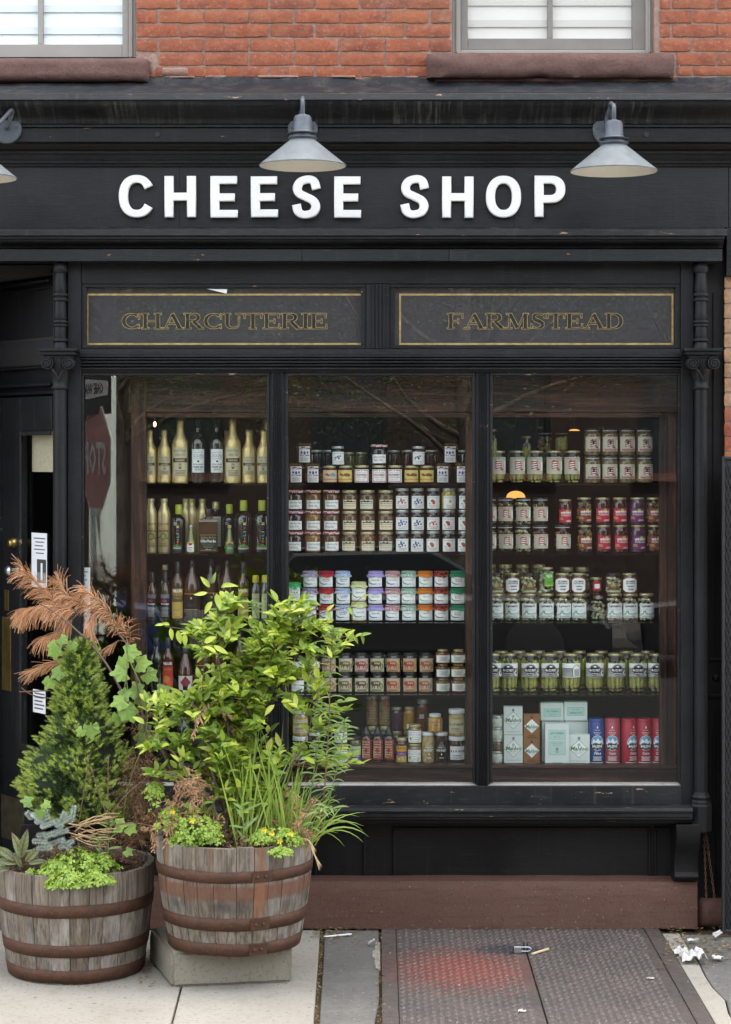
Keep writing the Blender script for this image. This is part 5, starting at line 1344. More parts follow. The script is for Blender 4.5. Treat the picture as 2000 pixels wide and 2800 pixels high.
LAB['pyr_b'] = pyr('Bitter Marmalade'); LAB['pyr_a'] = pyr('Apple Pear Walnut Jam'); LAB['pyr_w'] = pyr('Apple Pear Walnut Jam', (.64, .66, .52)); LAB['pyr_p'] = pyr('Peach Spice Raspberry Jam', (.62, .62, .5))
def spoon(fruit, n, word='PRESERVES'):
    it = [R4(-.5, .5, 0, 1, WHT), T('American Spoon', 0, .86, .86, .16, GRY, .3)]
    for k in range(n):
        a = k * 2.4 + .5; q = .05 + .045 * math.sqrt(k) * 1.6
        if k < 3: it.append(PG([(q * 2.4 * math.cos(a + 1), .56 + q * 1.7 * math.sin(a + 1)), (q * 2.4 * math.cos(a + 1) + .12 * math.cos(a + 1.5), .56 + q * 1.7 * math.sin(a + 1) + .1 * math.sin(a + 1.5)), (q * 2.4 * math.cos(a + 1) + .2 * math.cos(a + 1), .56 + q * 2 * math.sin(a + 1) + .03)], GRN))
    for k in range(n):
        a = k * 2.4; q = .045 * math.sqrt(k) * 1.7; it.append(EL(q * math.cos(a) * 1.5, .56 + q * math.sin(a), .065 if n > 4 else .11, .065 if n > 4 else .11, fruit))
    it.append(EL(-.02, .59, .03, .03, tuple(min(1, c * 2.2 + .02) for c in fruit)))
    return it + [T(word, .04, .24, .6, .1, PINK), R4(-.25, .25, .10, .13, GRY)]
LAB['sp_red'] = spoon((.38, .03, .02), 7); LAB['sp_blue'] = spoon((.04, .06, .22), 8); LAB['sp_peach'] = spoon((.45, .08, .03), 3); LAB['sp_lemon'] = spoon((.6, .45, .03), 1, 'LEMON CURD'); LAB['sp_apple'] = spoon((.38, .04, .03), 3, 'SPOON FRUIT'); LAB['sp_cons'] = spoon((.04, .05, .18), 5, 'CONSERVE'); LAB['sp_blue2'] = spoon((.05, .08, .32), 9, 'SPOON FRUIT'); LAB['sp_cher'] = spoon((.45, .02, .02), 6)
def farm(a, b, tc, wc):
    it = [R4(-.5, .5, 0, 1, WHT), T('HOMEMADE JAM', 0, .93, .8, .08, GRY), T(a, .04, .72 if b else .66, .5, .15, tc, .2, 0, .02)]
    if b: it.append(T(b, .04, .55, .42, .14, tc, .2, 0, .02))
    return it + [PG([(-.46, .62), (-.40, .50), (-.28, .36), (-.10, .30), (.10, .33), (.10, .26), (-.1, .21), (-.3, .26), (-.43, .42)], wc), T('from the farm', .12, .28, .56, .11, wc, .3), T('handmade small batch', 0, .10, .8, .07, NAVY)]
for k, (a, b, tc, wc) in {'f_sour': ('Sour Berry', '', BLK, (.02, .28, .2)), 'f_cherry': ('American', 'Cherry', RED, BLU), 'f_wild': ('Wild', 'Blueberry', BLU, BLU), 'f_plum': ('Damson Plum', '', NAVY, BLU), 'f_rasp': ('Red Raspberry', '', DRED, BLU), 'f_straw': ('Strawberry', '', GRN, (.05, .3, .2)), 'f_apri': ('Apricot', '', RED, (.1, .5, .3)), 'f_pep': ('Hot Red Pepper', '', RED, DRED), 'f_rhu': ('Strawberry', 'Rhubarb', RED, GRN), 'f_lemon': ('Lemon Curd', '', GRN, (.2, .3, .15))}.items(): LAB[k] = farm(a, b, tc, wc)
LAB['mint'] = [R4(-.5, .5, 0, 1, WHT), T("LYN'S CLASSIC", 0, .84, .86, .1, GRN), EL(-.2, .64, .06, .07, GRN), EL(0, .62, .06, .07, GRN), EL(.2, .64, .06, .07, GRN), T('MINT JELLY', 0, .46, .84, .12, GRN)] + lines(.1, .3, 4, GRY, .7)
PIGS = [(-.46, .52), (-.44, .66), (-.37, .72), (-.39, .80), (-.30, .76), (-.22, .78), (0, .82), (.18, .80), (.25, .72), (.27, .58), (.24, .44), (.25, .26), (.21, .26), (.18, .42), (.12, .44), (.12, .26), (.07, .26), (.04, .44), (-.10, .44), (-.13, .26), (-.18, .26), (-.17, .42), (-.23, .42), (-.26, .28), (-.31, .28), (-.29, .46), (-.36, .50)]
def pig(a, b, bgc=KR): return [R4(-.5, .5, 0, 1, bgc), PG(PIGS, a), EL(-.12, .66, .05, .08, bgc), EL(.0, .66, .05, .08, bgc), EL(.12, .64, .05, .08, bgc), T('3', .36, .42, .17, .42, b, 0, 0, .03), R4(.42, .45, .65, .95, a)] + lines(.04, .15, 3, a, .7, .03)
BR3, GR3, OR3 = (.11, .045, .035), (.08, .17, .04), (.48, .26, .04); RD3 = (.36, .05, .04); SAL = (.33, .10, .06)
for k, (a, b, c) in {'p0': (SAL, RD3, (.5, .42, .33)), 'p1': ((.12, .1, .05), RD3, KR), 'p2': (DRED, RD3, (.50, .43, .36)), 'p3': (BR3, GR3, (.45, .47, .28)), 'p4': (RD3, OR3, (.47, .40, .24)), 'p5': (SAL, GR3, (.46, .40, .26)), 'p6': (BR3, GR3, KR)}.items(): LAB[k] = pig(a, b, c)
def herb(c): return [R4(-.5, .5, 0, 1, WHT), R4(-.5, .5, .95, 1, c), R4(-.5, .5, 0, .05, c), R4(-.3, .3, .1, .9, (.66, .68, .6)), R4(.36, .46, .1, .4, GRY)] + lines(.28, .68, 4, GRY, .4, .05)
for k, c in {'h_pink': PINK, 'h_grn': (.25, .35, .15), 'h_blue': (.1, .2, .5), 'h_yel': (.55, .42, .1)}.items(): LAB[k] = herb(c)
LAB['hot'] = [R4(-.5, .5, 0, 1, CRM), T('mixta', 0, .88, .55, .12, BLK, .3, 0, .02), T('HOT HONEY', 0, .70, .86, .10, BLK, 0, 0, .03), EL(0, .44, .14, .10, RED), EL(0, .34, .09, .10, DRED), EL(0, .54, .08, .06, DRED), R4(-.32, .32, .42, .45, DRED), R4(-.28, .28, .34, .36, DRED), R4(-.3, .3, .06, .13, RED)]
LAB['fav'] = [R4(-.5, .5, 0, 1, ORG), R4(-.5, .5, .0, .36, (.5, .3, .03)), R4(-.5, .5, .40, .62, PUR), R4(-.5, .5, .68, 1, (.60, .36, .05)), T('FAVOLS', 0, .85, .85, .16, BRN, 0, 0, .03), T('Confiture', 0, .51, .7, .1, YEL, .2), EL(-.2, .2, .12, .06, MINT), EL(.15, .14, .12, .05, MINT), EL(.1, .28, .1, .04, MINT)]
LAB['fav2'] = [R4(-.5, .5, 0, 1, (.40, .50, .28)), R4(-.5, .5, .0, .45, PUR), T('FAVOLS', 0, .74, .85, .2, PUR, 0, 0, .03)] + lines(.1, .35, 3, WHT, .6)
LAB['gour'] = [R4(-.5, .5, 0, 1, WHT), T("Alain d'Aiguine", -.1, .84, .6, .13, PUR, .2), T('Roasted Green Tomato Jam', 0, .66, .9, .13, BLK, .2), EL(0, .28, .38, .22, LIME), EL(0, .28, .34, .18, WHT), T('Les Gourmets', 0, .28, .55, .14, BLK, .2), EL(-.3, .36, .06, .1, BRN)]
LAB['vari'] = [T('100%', 0, .86, .24, .06, WHT), T('RAW REAL', 0, .74, .4, .06, WHT), T('VARIETAL', 0, .62, .66, .09, WHT, 0, 0, .01), T('HONEY', 0, .46, .9, .14, WHT, 0, 0, .03), EL(0, .25, .05, .05, WHT), R4(-.2, .2, .05, .08, WHT)]
def raw(bgc, s): return [R4(-.5, .5, 0, 1, bgc), T('PENNSYLVANIA APIARIES', 0, .88, .9, .07, GRY), T('R', -.40, .64, .12, .2, RED, 0, 0, .04), T('A', -.26, .64, .12, .2, ORG, 0, 0, .04), T('W', -.11, .64, .16, .2, GRN, 0, 0, .04), T('H', .07, .64, .1, .2, BLK, 0, 0, .04), T('O', .19, .64, .12, .2, BLU, 0, 0, .04), T('N', .31, .64, .1, .2, DRED, 0, 0, .04), T('EY', .43, .64, .15, .2, GRN, 0, 0, .04), T(s, -.05, .32, .5, .13, NAVY, 0, 0, .02), R4(-.4, .3, .12, .16, GRY)]
LAB['raw_a'] = raw((.62, .56, .34), 'ALFALFA'); LAB['raw_b'] = raw(WHT, 'BUCKWHEAT')
LAB['hex'] = [R4(-.5, .5, 0, 1, (.62, .40, .22)), T('HONEY', 0, .72, .9, .2, RED, 0, 0, .03), R4(-.35, .35, .45, .5, DRED), T('Ames Farm', 0, .22, .8, .2, RED, .3)]
def ribbon(c, txt=None, foot=None, grn=None):
    it = [R4(-.5, .5, 0, 1, (.50, .49, .39)), R4(.38, .48, .2, .75, WHT)] + lines(.22, .7, 6, GRY, .0, .02)
    it += [EL(0, .52, .17, .30, (.42, .42, .38)), EL(0, .52, .13, .26, WHT)]
    for k in range(4): it.append(PG([(-.19, .30 + k * .13), (.17, .35 + k * .13), (.20, .43 + k * .13), (-.17, .37 + k * .13)], c))
    it += [PG([(-.2, .66), (-.1, .84), (.0, .82), (-.05, .72)], c), PG([(.1, .26), (.26, .2), (.28, .3), (.18, .36)], c)]
    if txt: it.append(T(txt, -.02, .92, .7, .07, DRED))
    if grn: it += [T('Giardiniera', 0, .93, .6, .08, GRN), EL(0, .82, .16, .05, (.6, .62, .55))]
    if foot: it += [R4(-.36, .36, .06, .16, c), T('SPICY JALAPENO', 0, .11, .6, .06, WHT)]
    return it
LAB['rib_g'] = ribbon((.36, .06, .05), grn=1); LAB['rib_t'] = ribbon((.36, .06, .05), 'SWEET DILL PICKLE'); LAB['rib_f'] = [i for i in ribbon((.30, .035, .035), foot=1)] + [EL(0, .6, .05, .12, BLK), R4(-.11, .11, .50, .54, BLK), R4(-.11, .11, .66, .70, BLK)]
LAB['rib_c'] = ribbon((.40, .09, .07), 'Garlic Cauliflower'); LAB['rib_p'] = ribbon((.40, .09, .07), 'Carolina Carrots')
def unb(c, w): return [R4(-.5, .5, 0, 1, c), EL(.14, .82, .13, .13, LIME), T('unbound', .05, .76, .76, .18, WHT, 0, 0, .04), R4(-.34, .46, .63, .645, WHT), T('PICKLING', .06, .53, .72, .12, WHT, 0, 0, .01), T(w[0], -.32, .34, .28, .08, YEL, 0, 0, .02), T(w[1], -.30, .24, .34, .08, YEL, 0, 0, .02), R4(.1, .44, .14, .17, WHT), R4(.05, .44, .07, .10, WHT)]
LAB['un_r'] = unb((.42, .02, .05), ('PICKLED', 'CHERRIES')); LAB['un_b'] = unb((.20, .035, .025), ('BACON', 'PICKLE')); LAB['un_p'] = unb((.15, .02, .11), ('GINGER', 'PICKLED BEETS'))
LAB['lyman'] = [R4(-.5, .5, 0, 1, (.72, .76, .75)), T("Lyman's", 0, .82, .70, .24, BLK, 0, 0, .04), T('crunchy dilly', 0, .66, .4, .06, MINT), T('Pickled Garlic', 0, .57, .5, .08, (.1, .35, .2)), PG([(-.46, .20), (-.28, .34), (-.22, .50), (-.10, .50), (-.08, .34), (.1, .30), (.46, .38), (.46, .33), (.1, .25), (-.1, .26), (-.18, .42), (-.24, .28), (-.46, .15)], (.12, .36, .22))] + lines(.05, .12, 2, GRY, .7, .03) + [R4(.05, .4, .2, .22, (.2, .42, .28))]
def oly(w): return [PG([(-.5, .18), (-.25, .02), (0, 0), (.25, .02), (.5, .18), (.5, .84), (.25, .97), (0, 1), (-.25, .97), (-.5, .84)], (.45, .2, .2)), PG([(-.47, .20), (-.24, .05), (0, .03), (.24, .05), (.47, .20), (.47, .82), (.24, .94), (0, .97), (-.24, .94), (-.47, .82)], WHT), T('OLYMPIA', .04, .74, .6, .15, BLK, 0, 0, .04), T('PROVISIONS', .04, .60, .6, .10, BLK, 0, 0, .04), EL(.04, .42, .24, .06, GRY), T(w, .06, .22, .4, .12, BLK, 0, 0, .04)]
LAB['oly_c'] = oly('CELERY'); LAB['oly_o'] = oly('ONION')
LAB['pol'] = [R4(-.5, .5, 0, .16, (.45, .42, .25)), PG([(-.30, .30), (0, 1), (.30, .30)], (.09, .12, .05)), PG([(-.22, .36), (0, .88), (.22, .36)], (.34, .32, .15)), T('Peppara', 0, .40, .84, .30, (.30, .05, .03), 0, 0, .03), R4(-.46, .46, .16, .24, (.07, .16, .08))]
LAB['vil_g'] = [R4(-.5, .5, 0, 1, (.13, .38, .05)), T('VILUX', 0, .78, .66, .22, WHT, 0, 0, .03), R4(-.5, .5, .0, .10, LIME), T('Onions', 0, .34, .5, .18, GRN, .3)]
def mcc():
    it = [R4(-.5, .5, 0, 1, WHT)]
    for k in range(8): it.append(R4(-.5, .5, .06 + k * .08, .10 + k * .08, BLK))
    it += [R4(-.5, .5, .02, .04, BLK), EL(-.02, .52, .285, .44, BLK), EL(-.02, .52, .265, .41, WHT), EL(-.02, .52, .25, .385, BLK), R4(-.31, .29, .40, .64, BLK), T("McCLURE'S", -.02, .52, .52, .18, WHT, 0, 0, .03), T('PICKLES', -.02, .28, .32, .11, WHT, 0, 0, .02), PG([(-.17, .72), (-.02, .84), (.13, .72), (.05, .76), (-.02, .70), (-.09, .76)], WHT), EL(.36, .30, .11, .24, BLK), EL(.36, .30, .095, .21, WHT), EL(.38, .32, .05, .12, (.24, .03, .03))]
    return it
LAB['mcc'] = mcc(); LAB['mcc_b'] = [R4(-.5, .5, 0, 1, WHT)] + [R4(-.5, .08, .06 + k * .08, .10 + k * .08, BLK) for k in range(8)] + [EL(.25, .55, .2, .36, BLK), R4(.05, .45, .10, .55, BLK), EL(.25, .55, .18, .33, WHT), R4(.07, .43, .12, .55, WHT), R4(.12, .38, .14, .6, (.4, .42, .38))]
DI = lambda c, k, cy=.52: PG([(-k, cy), (0, cy - k * .64), (k, cy), (0, cy + k * .64)], c)
LAB['mald'] = [EL(0, .88, .07, .06, GRY), DI(GRN, .48), DI(WHT, .455), EL(0, .66, .08, .05, (.4, .5, .42)), T('Maldon', 0, .53, .82, .15, GRN, .2, 0, .03), T('SEA SALT', 0, .42, .5, .055, GRY), T('FLAKES', 0, .36, .28, .03, GRY), T('Loved by chefs the world over', 0, .11, .84, .05, GRN, .2), R4(-.5, .5, .0, .015, GRN)]
LAB['mald_s'] = [EL(0, .88, .07, .06, BRN), DI(WHT, .46), T('Maldon', 0, .50, .80, .16, (.06, .25, .12), .2, 0, .03), T('SEA SALT', 0, .39, .44, .055, GRY), T('SMOKED', 0, .13, .4, .05, BRN, 0, 0, .03), R4(-.3, .3, .05, .075, BRN)]
LAB['jac'] = [R4(-.36, .36, .62, .86, (.33, .42, .40)), R4(-.345, .345, .63, .85, (.42, .62, .56)), T('JACOBSEN', 0, .77, .56, .07, (.10, .28, .28), 0, 0, .03), T('SALT CO.', 0, .69, .3, .045, GRY), R4(-.36, .36, .24, .59, (.33, .42, .40)), R4(-.345, .345, .25, .58, (.42, .62, .54)), T('PURE KOSHER', 0, .53, .5, .04, GRY), T('SEA SALT', 0, .48, .34, .035, GRY), EL(0, .38, .06, .05, GRY), R4(-.06, .06, .29, .36, (.3, .42, .38)), R4(-.2, .2, .04, .055, GRY)]
LAB['jac_s'] = [R4(-.37, .37, .22, .68, (.33, .42, .40)), R4(-.35, .35, .25, .65, (.42, .62, .56)), T('JACOBSEN', 0, .51, .52, .13, (.10, .28, .28), 0, 0, .03), T('SALT CO.', 0, .35, .3, .09, GRY)]
LAB['jac_u'] = [R4(-.37, .37, .27, .73, (.33, .42, .40)), R4(-.35, .35, .30, .70, (.42, .62, .56)), T('JACOBSEN', 0, .43, -.52, -.13, (.10, .28, .28), 0, 0, .03), T('SALT CO.', 0, .60, -.3, -.09, GRY)]
def bal(c, w): return [R4(-.5, .5, .0, .012, WHT), PG([(-.05, .86), (0, .90), (.05, .86), (.02, .83), (-.02, .83)], WHT), T('Exclusively', 0, .79, .34, .035, WHT, .3), T('MEDITERRANEAN', 0, .73, .46, .03, WHT), T('PRESERVED', 0, .69, .3, .022, WHT), EL(0, .48, .42, .19, WHT), EL(0, .48, .40, .18, (.16, .38, .58)), PG([(-.38, .46), (-.24, .58), (-.1, .52), (.02, .60), (.16, .52), (.3, .56), (.38, .46), (.3, .40), (-.3, .40)], WHT), PG([(-.30, .47), (-.1, .50), (.1, .46), (.3, .50), (.3, .44), (-.3, .44)], (.12, .2, .35)), PG([(-.44, .44), (0, .47), (.44, .44), (.38, .355), (0, .30), (-.38, .355)], BLK), T('BALEINE', 0, .405, .66, .065, WHT, 0, 0, .03), T('SEA SALT', 0, .34, .38, .026, WHT), T(w, 0, .235, .46, .075, WHT, .35, 0, .02)] + lines(.06, .14, 4, WHT, .6, .012)
LAB['bal_c'] = bal(RED, 'Coarse'); LAB['bal_f'] = bal(BLU, 'Fine')
LAB['rain'] = [R4(-.5, .5, 0, 1, (.56, .53, .34)), T('Extra Virgin', 0, .88, .8, .10, (.1, .08, .04), .35), T('Olive Oil', 0, .75, .62, .10, (.1, .08, .04), .35), R4(-.5, .5, .49, .63, (.06, .028, .022)), T('RAINERI', 0, .56, .6, .08, (.55, .5, .38), .1, 0, .02), R4(-.08, .08, .30, .45, (.12, .08, .05)), R4(-.045, .045, .33, .42, (.5, .46, .3)), EL(0, .30, .09, .03, (.12, .08, .05))] + lines(.05, .20, 4, (.2, .17, .1), .75, .018)
LAB['sic'] = [R4(-.5, .5, 0, 1, WHT), R4(-.43, .43, .035, .965, (.3, .4, .45)), R4(-.41, .41, .045, .955, WHT), T('Azienda Biologica', 0, .86, .68, .07, BLK, .3), T('SICILIAN', 0, .73, .76, .12, (.12, .2, .26)), T('CO-OP', 0, .61, .72, .12, (.12, .2, .26)), EL(0, .48, .08, .04, BLK), T('EXTRA VIRGIN', 0, .35, .72, .06, BLK, 0, 0, .02), T('OLIVE OIL', 0, .24, .74, .09, BLK, 0, 0, .04)] + lines(.09, .15, 3, GRY, .6, .015)
LAB['gourde'] = [T('la gourde', 0, .86, .9, .11, (.16, .05, .03), .2, 0, .02), T('MOULIN', 0, .68, .4, .04, (.12, .08, .03)), T('SAINT-MICHEL', 0, .60, .85, .06, (.05, .04, .02), 0, 0, .03), EL(.02, .40, .26, .13, (.11, .13, .03)), EL(.02, .40, .17, .085, (.28, .27, .09)), EL(-.36, .36, .1, .03, (.08, .1, .04)), EL(.36, .33, .1, .03, (.08, .1, .04)), T("Huile d'olive", 0, .14, .6, .05, (.2, .09, .03), .2)] + lines(.02, .07, 2, (.16, .09, .03), .8, .015)
LAB['olive'] = [EL(-.16, .95, .15, .06, (.55, .6, .58)), EL(-.16, .95, .12, .045, (.1, .2, .16)), T('O', .08, .26, .20, .13, ORG, 0, 1, .05), R4(.05, .14, .34, .37, YEL), T('L', .08, .47, .20, .10, (.05, .28, .55), 0, 1, .05), T('I', .08, .57, .20, .035, LIME, 0, 1, .05), T('V', .08, .69, .20, .15, PUR, 0, 1, .05), T('E', .08, .84, .20, .10, YEL, 0, 1, .05), T('100%', .02, .155, .26, .035, LIME, 0, 0, .03), T('ORGANIC', 0, .10, .68, .06, (.12, .45, .06), 0, 0, .04), R4(-.4, .4, .03, .045, WHT), R4(-.35, .35, .0, .012, WHT)]
LAB['olio'] = [R4(-.5, .5, 0, 1, BLK), R4(-.46, .46, .93, .95, GLD), R4(-.46, .46, .07, .09, GLD), T('Gianfranco Becchina', 0, .80, .84, .12, GLD, .3), T('OlioVerde', 0, .60, .88, .18, WHT, 0, 0, .02), T('Olio Extra Vergine di Oliva', 0, .42, .7, .07, LIME, .2), R4(-.3, .3, .30, .32, GRY), R4(-.25, .25, .23, .25, GRY), T('500 ml', 0, .12, .26, .07, WHT)]
LAB['trufw'] = [R4(-.5, .5, 0, 1, WHT), R4(-.5, .5, .82, 1, GLD), EL(0, .78, .28, .14, (.35, .03, .03)), R4(-.3, .3, .42, .50, RED), R4(-.35, .35, .25, .30, BLK), R4(-.3, .3, .12, .16, BLK)]
LAB['trufg'] = [R4(-.5, .5, 0, 1, (.05, .24, .09)), R4(-.5, .5, .82, 1, GLD), EL(0, .78, .28, .14, (.35, .03, .03)), T('BLACK', 0, .46, .6, .10, WHT), T('TRUFFLE', 0, .32, .7, .10, WHT)]
LAB['prest'] = [R4(-.5, .5, 0, 1, BLK), R4(-.46, .46, .82, .98, (.18, .2, .22)), EL(-.06, .71, .26, .055, (.4, .05, .12)), T('Prestige', -.02, .58, .82, .10, WHT, .3, 0, .02)] + lines(.08, .44, 8, (.5, .5, .48), .72, .018)
LAB['vil_a'] = [R4(-.5, .5, 0, 1, (.30, .20, .05)), R4(-.5, .5, .45, .8, (.12, .07, .02)), R4(-.5, .5, .0, .55, (.46, .33, .07)), T('VILUX', 0, .92, .86, .10, WHT, 0, 0, .04), T('VINAIGRE', 0, .77, .8, .06, GLD), T('VINEGAR', 0, .68, .72, .06, GLD), T('Cognac', 0, .28, .5, .06, BRN, .3), R4(-.2, .2, .04, .06, (.5, .06, .06))]
LAB['vil_r'] = [R4(-.5, .5, 0, 1, (.42, .04, .03)), EL(-.1, .35, .3, .14, (.55, .18, .03)), EL(.15, .2, .25, .12, (.5, .1, .02)), R4(-.5, .5, .80, 1, (.12, .01, .01)), T('VILUX', 0, .90, .84, .10, WHT, 0, 0, .04), T('VINAIGRE', 0, .7, .7, .06, GLD)]
LAB['sq'] = [R4(-.5, .5, 0, 1, (.010, .010, .013)), R4(-.5, .5, .97, 1, (.45, .16, .02)), R4(-.04, .06, .78, .86, (.6, .45, .03)), T('LA BAISE', 0, .54, .5, .07, (.09, .08, .06)), R4(-.46, .46, .36, .375, GLD)]
LAB['wax'] = [R4(-.5, .5, 0, 1, (.46, .50, .24)), R4(-.2, -.1, .93, .96, BLU), R4(.1, .2, .93, .96, RED), R4(-.3, .3, .80, .83, GRY), R4(-.22, .22, .74, .76, GRY), T("L'Huilerie", 0, .40, .4, .5, (.2, .22, .1), .2, 1)]
LAB['dia'] = [R4(-.5, .5, 0, 1, (.55, .54, .48)), PG([(-.34, .55), (0, .08), (.34, .55), (0, 1.0)], (.20, .02, .04)), R4(-.16, .16, 0, .3, BLK)]

# ------------------------------------------------------------------ goods: bottles
def bottle(wpx, hpx, mat, prof, seg=18, cap=None, lab=None, labk='', lw=.86, lh=.4, lz=.1, square=False, sx=1.0):
    r, h = wpx * PX / 2, hpx * PX
    kw = dict(sx=sx)
    if square: pf = [(a * r * 1.36, b * h) for a, b in prof]; kw.update(rz=math.pi / 4)
    else: pf = [(a * r, b * h) for a, b in prof]
    parts = [('bottle_body', lathe_mesh('bottle_body', pf, mat, 4 if square else seg, 60 if not square else 30, **kw))]
    if square and prof[-1][0] < .6:   # round neck on a square body
        pass
    if cap:
        cm, z0, z1, cr = cap; parts.append(('cap', lathe_mesh('cap', [(cr * r, z0 * h), (cr * r * 1.02, z0 * h + .004), (cr * r, z1 * h - .003), (cr * r * .85, z1 * h)], cm, 16, 50)))
    if lab:
        if square: parts.append(('label', ('y', label_mesh(labk, lab, lw * 2 * r, lh * h, lz * h, None), -r * .965)))
        else: parts.append(('label', label_mesh(labk, lab, lw * 2 * r * 1.1, lh * h, lz * h, r)))
    return parts
WINE = [(.88, .0), (.97, .012), (1, .03), (1, .60), (.93, .67), (.70, .73), (.44, .78), (.37, .82), (.36, .985), (.3, 1)]
FOIL = [(.9, 0), (1, .015), (.98, .05), (1, .30), (.99, .58), (.93, .64), (.72, .70), (.52, .76), (.45, .82), (.43, .90), (.48, .92), (.46, .985), (.3, 1)]
CAN = [(.95, 0), (1, .01), (1, .70), (.9, .77), (.66, .84), (.52, .88), (.50, .93)]
OLV = [(.92, 0), (1, .02), (1, .66), (.93, .71), (.6, .76), (.34, .79), (.32, .83)]
SQ = [(.94, 0), (1, .015), (1, .70), (.9, .76), (.40, .80), (.27, .82), (.26, .93)]
B = {}
B['foil_s'] = bottle(38, 147, 'foil', FOIL, lab=LAB['rain'], labk='rain', lw=.84, lh=.36, lz=.155)
B['foil_l'] = bottle(45, 178, 'foil', FOIL, lab=LAB['rain'], labk='rain', lw=.88, lh=.455, lz=.10)
B['sic'] = bottle(41, 175, 'bottle_black', WINE, cap=('lid_black', .86, 1, .40), lab=LAB['sic'], labk='sic', lw=.84, lh=.365, lz=.17)
B['can'] = bottle(35, 148, 'gold_can', CAN, cap=('lid_gold', .93, 1, .56), lab=LAB['gourde'], labk='gourde', lw=.95, lh=.5, lz=.10)
B['can_p'] = bottle(35, 146, 'gold_can', CAN, cap=('lid_gold', .93, 1, .56))
B['ol_s'] = bottle(38, 131, 'bottle_black', OLV, cap=('lid_lime', .80, 1, .50), lab=LAB['olive'], labk='olive', lw=.78, lh=.55, lz=.08)
B['ol_l'] = bottle(50, 143, 'bottle_black', OLV, cap=('lid_lime', .80, 1, .40), lab=LAB['olive'], labk='olive', lw=.72, lh=.58, lz=.07)
B['truf_w'] = bottle(25, 75, 'bottle_oil', [(.95, 0), (1, .03), (1, .38), (.72, .5), (.45, .84), (.33, .90), (.30, .92)], cap=('lid_silver', .90, 1, .42), lab=LAB['trufw'], labk='trufw', lw=.74, lh=.34, lz=.05)
B['truf_g'] = bottle(25, 75, 'bottle_oil', [(.95, 0), (1, .03), (1, .38), (.72, .5), (.45, .84), (.33, .90), (.30, .92)], cap=('lid_gold', .90, 1, .42), lab=LAB['trufg'], labk='trufg', lw=.74, lh=.34, lz=.05)
B['olio'] = bottle(54, 120, 'bottle_amber', SQ, square=True, cap=('lid_black', .86, 1, .36), lab=LAB['olio'], labk='olio', lw=.88, lh=.40, lz=.03)
B['dark'] = bottle(40, 150, 'bottle_black', WINE, cap=('lid_black', .84, 1, .42)); B['dark_g'] = bottle(38, 150, 'bottle_green', WINE, cap=('lid_gold', .90, 1, .42))
B['dark_l'] = bottle(46, 138, 'bottle_black', OLV, cap=('lid_gold', .84, 1, .46), lab=[R4(-.5, .5, 0, 1, (.45, .48, .38))] + lines(.1, .9, 9, GRY, .8, .02), labk='plain', lw=.5, lh=.6, lz=.1)
B['prest'] = bottle(29, 133, 'bottle_amber', [(.93, 0), (1, .015), (1, .60), (.86, .68), (.55, .74), (.42, .78), (.40, .82)], cap=('lid_black', .79, 1, .52), lab=LAB['prest'], labk='prest', lw=.9, lh=.50, lz=.06)
B['vil_a'] = bottle(35, 162, 'bottle_amber', WINE, cap=('lid_black', .80, 1, .42), lab=LAB['vil_a'], labk='vil_a', lw=.86, lh=.50, lz=.05)
B['sq'] = bottle(46, 165, 'bottle_amber', [(.92, 0), (1, .015), (1, .50), (.95, .60), (.78, .70), (.42, .80), (.28, .86), (.26, .9)], cap=('lid_black', .895, 1, .30), lab=LAB['sq'], labk='sq', lw=.9, lh=.42, lz=.04)
B['wax'] = bottle(28, 125, 'bottle_clear', [(.94, 0), (1, .015), (1, .66), (.85, .74), (.48, .82), (.44, .86)], cap=('wax_yellow', .84, 1, .66), lab=LAB['wax'], labk='wax', lw=.72, lh=.54, lz=.06)
B['vil_r'] = bottle(35, 150, 'bottle_red', WINE, cap=('lid_black', .80, 1, .42), lab=LAB['vil_r'], labk='vil_r', lw=.84, lh=.52, lz=.06)
B['dia'] = bottle(44, 128, 'bottle_red', [(.92, 0), (1, .015), (1, .36), (.9, .52), (.6, .70), (.36, .82), (.32, .86)], cap=('lid_black', .82, 1, .38), lab=LAB['dia'], labk='dia', lw=.92, lh=.30, lz=.06)
b1 = lambda x: 360 + x / 3.79
def put_b(key, cx, lvl, label, Y=YF, group=None, name='bottle', cat='bottle', rz=None):
    return place(B[key], name, X(cx, Y), Y, zl[lvl], label, cat, group, rz)
GF = 'gold foil olive oil bottles'
for i, (k, x, Y) in enumerate((('foil_s', 190, YF), ('foil_s', 340, YF), ('foil_l', 505, .39), ('foil_l', 1050, .39), ('foil_s', 1215, YF), ('foil_s', 1370, YF))):
    put_b(k, b1(x), 0, ('leftmost small gold foil oil bottle on the top bottle shelf', 'small gold foil oil bottle, second from left on the top shelf', 'tall gold foil oil bottle left of the black bottles', 'tall gold foil oil bottle right of the black bottles', 'small gold foil oil bottle right of the second tall one', 'small gold foil oil bottle cut by the left mullion')[i], Y, GF)
put_b('sic', b1(688), 0, 'black oil bottle with white label, left of the pair on the top shelf', group='black co-op oil bottles'); put_b('sic', b1(883), 0, 'black oil bottle with white label, right of the pair on the top shelf', group='black co-op oil bottles')
for x, k, l in ((300, 'dark', 'dim dark bottle behind the two leftmost gold foil bottles'), (445, 'dark', 'dim dark bottle behind the left tall gold bottle'), (995, 'foil_s', 'gold foil neck showing behind the right tall gold bottle'), (1228, 'foil_s', 'shaded gold foil bottle behind the small ones near the mullion'), (1405, 'foil_l', 'shaded tall gold foil bottle right beside the left mullion')):
    put_b(k, b1(x), 0, l, .53, 'bottles in the back row')
GC = 'gold aluminium oil bottles'
put_b('can', b1(200), 1, 'leftmost gold aluminium bottle on the second shelf', group=GC, rz=.12); put_b('can', b1(338), 1, 'second gold aluminium bottle on the second shelf', group=GC, rz=-.05)
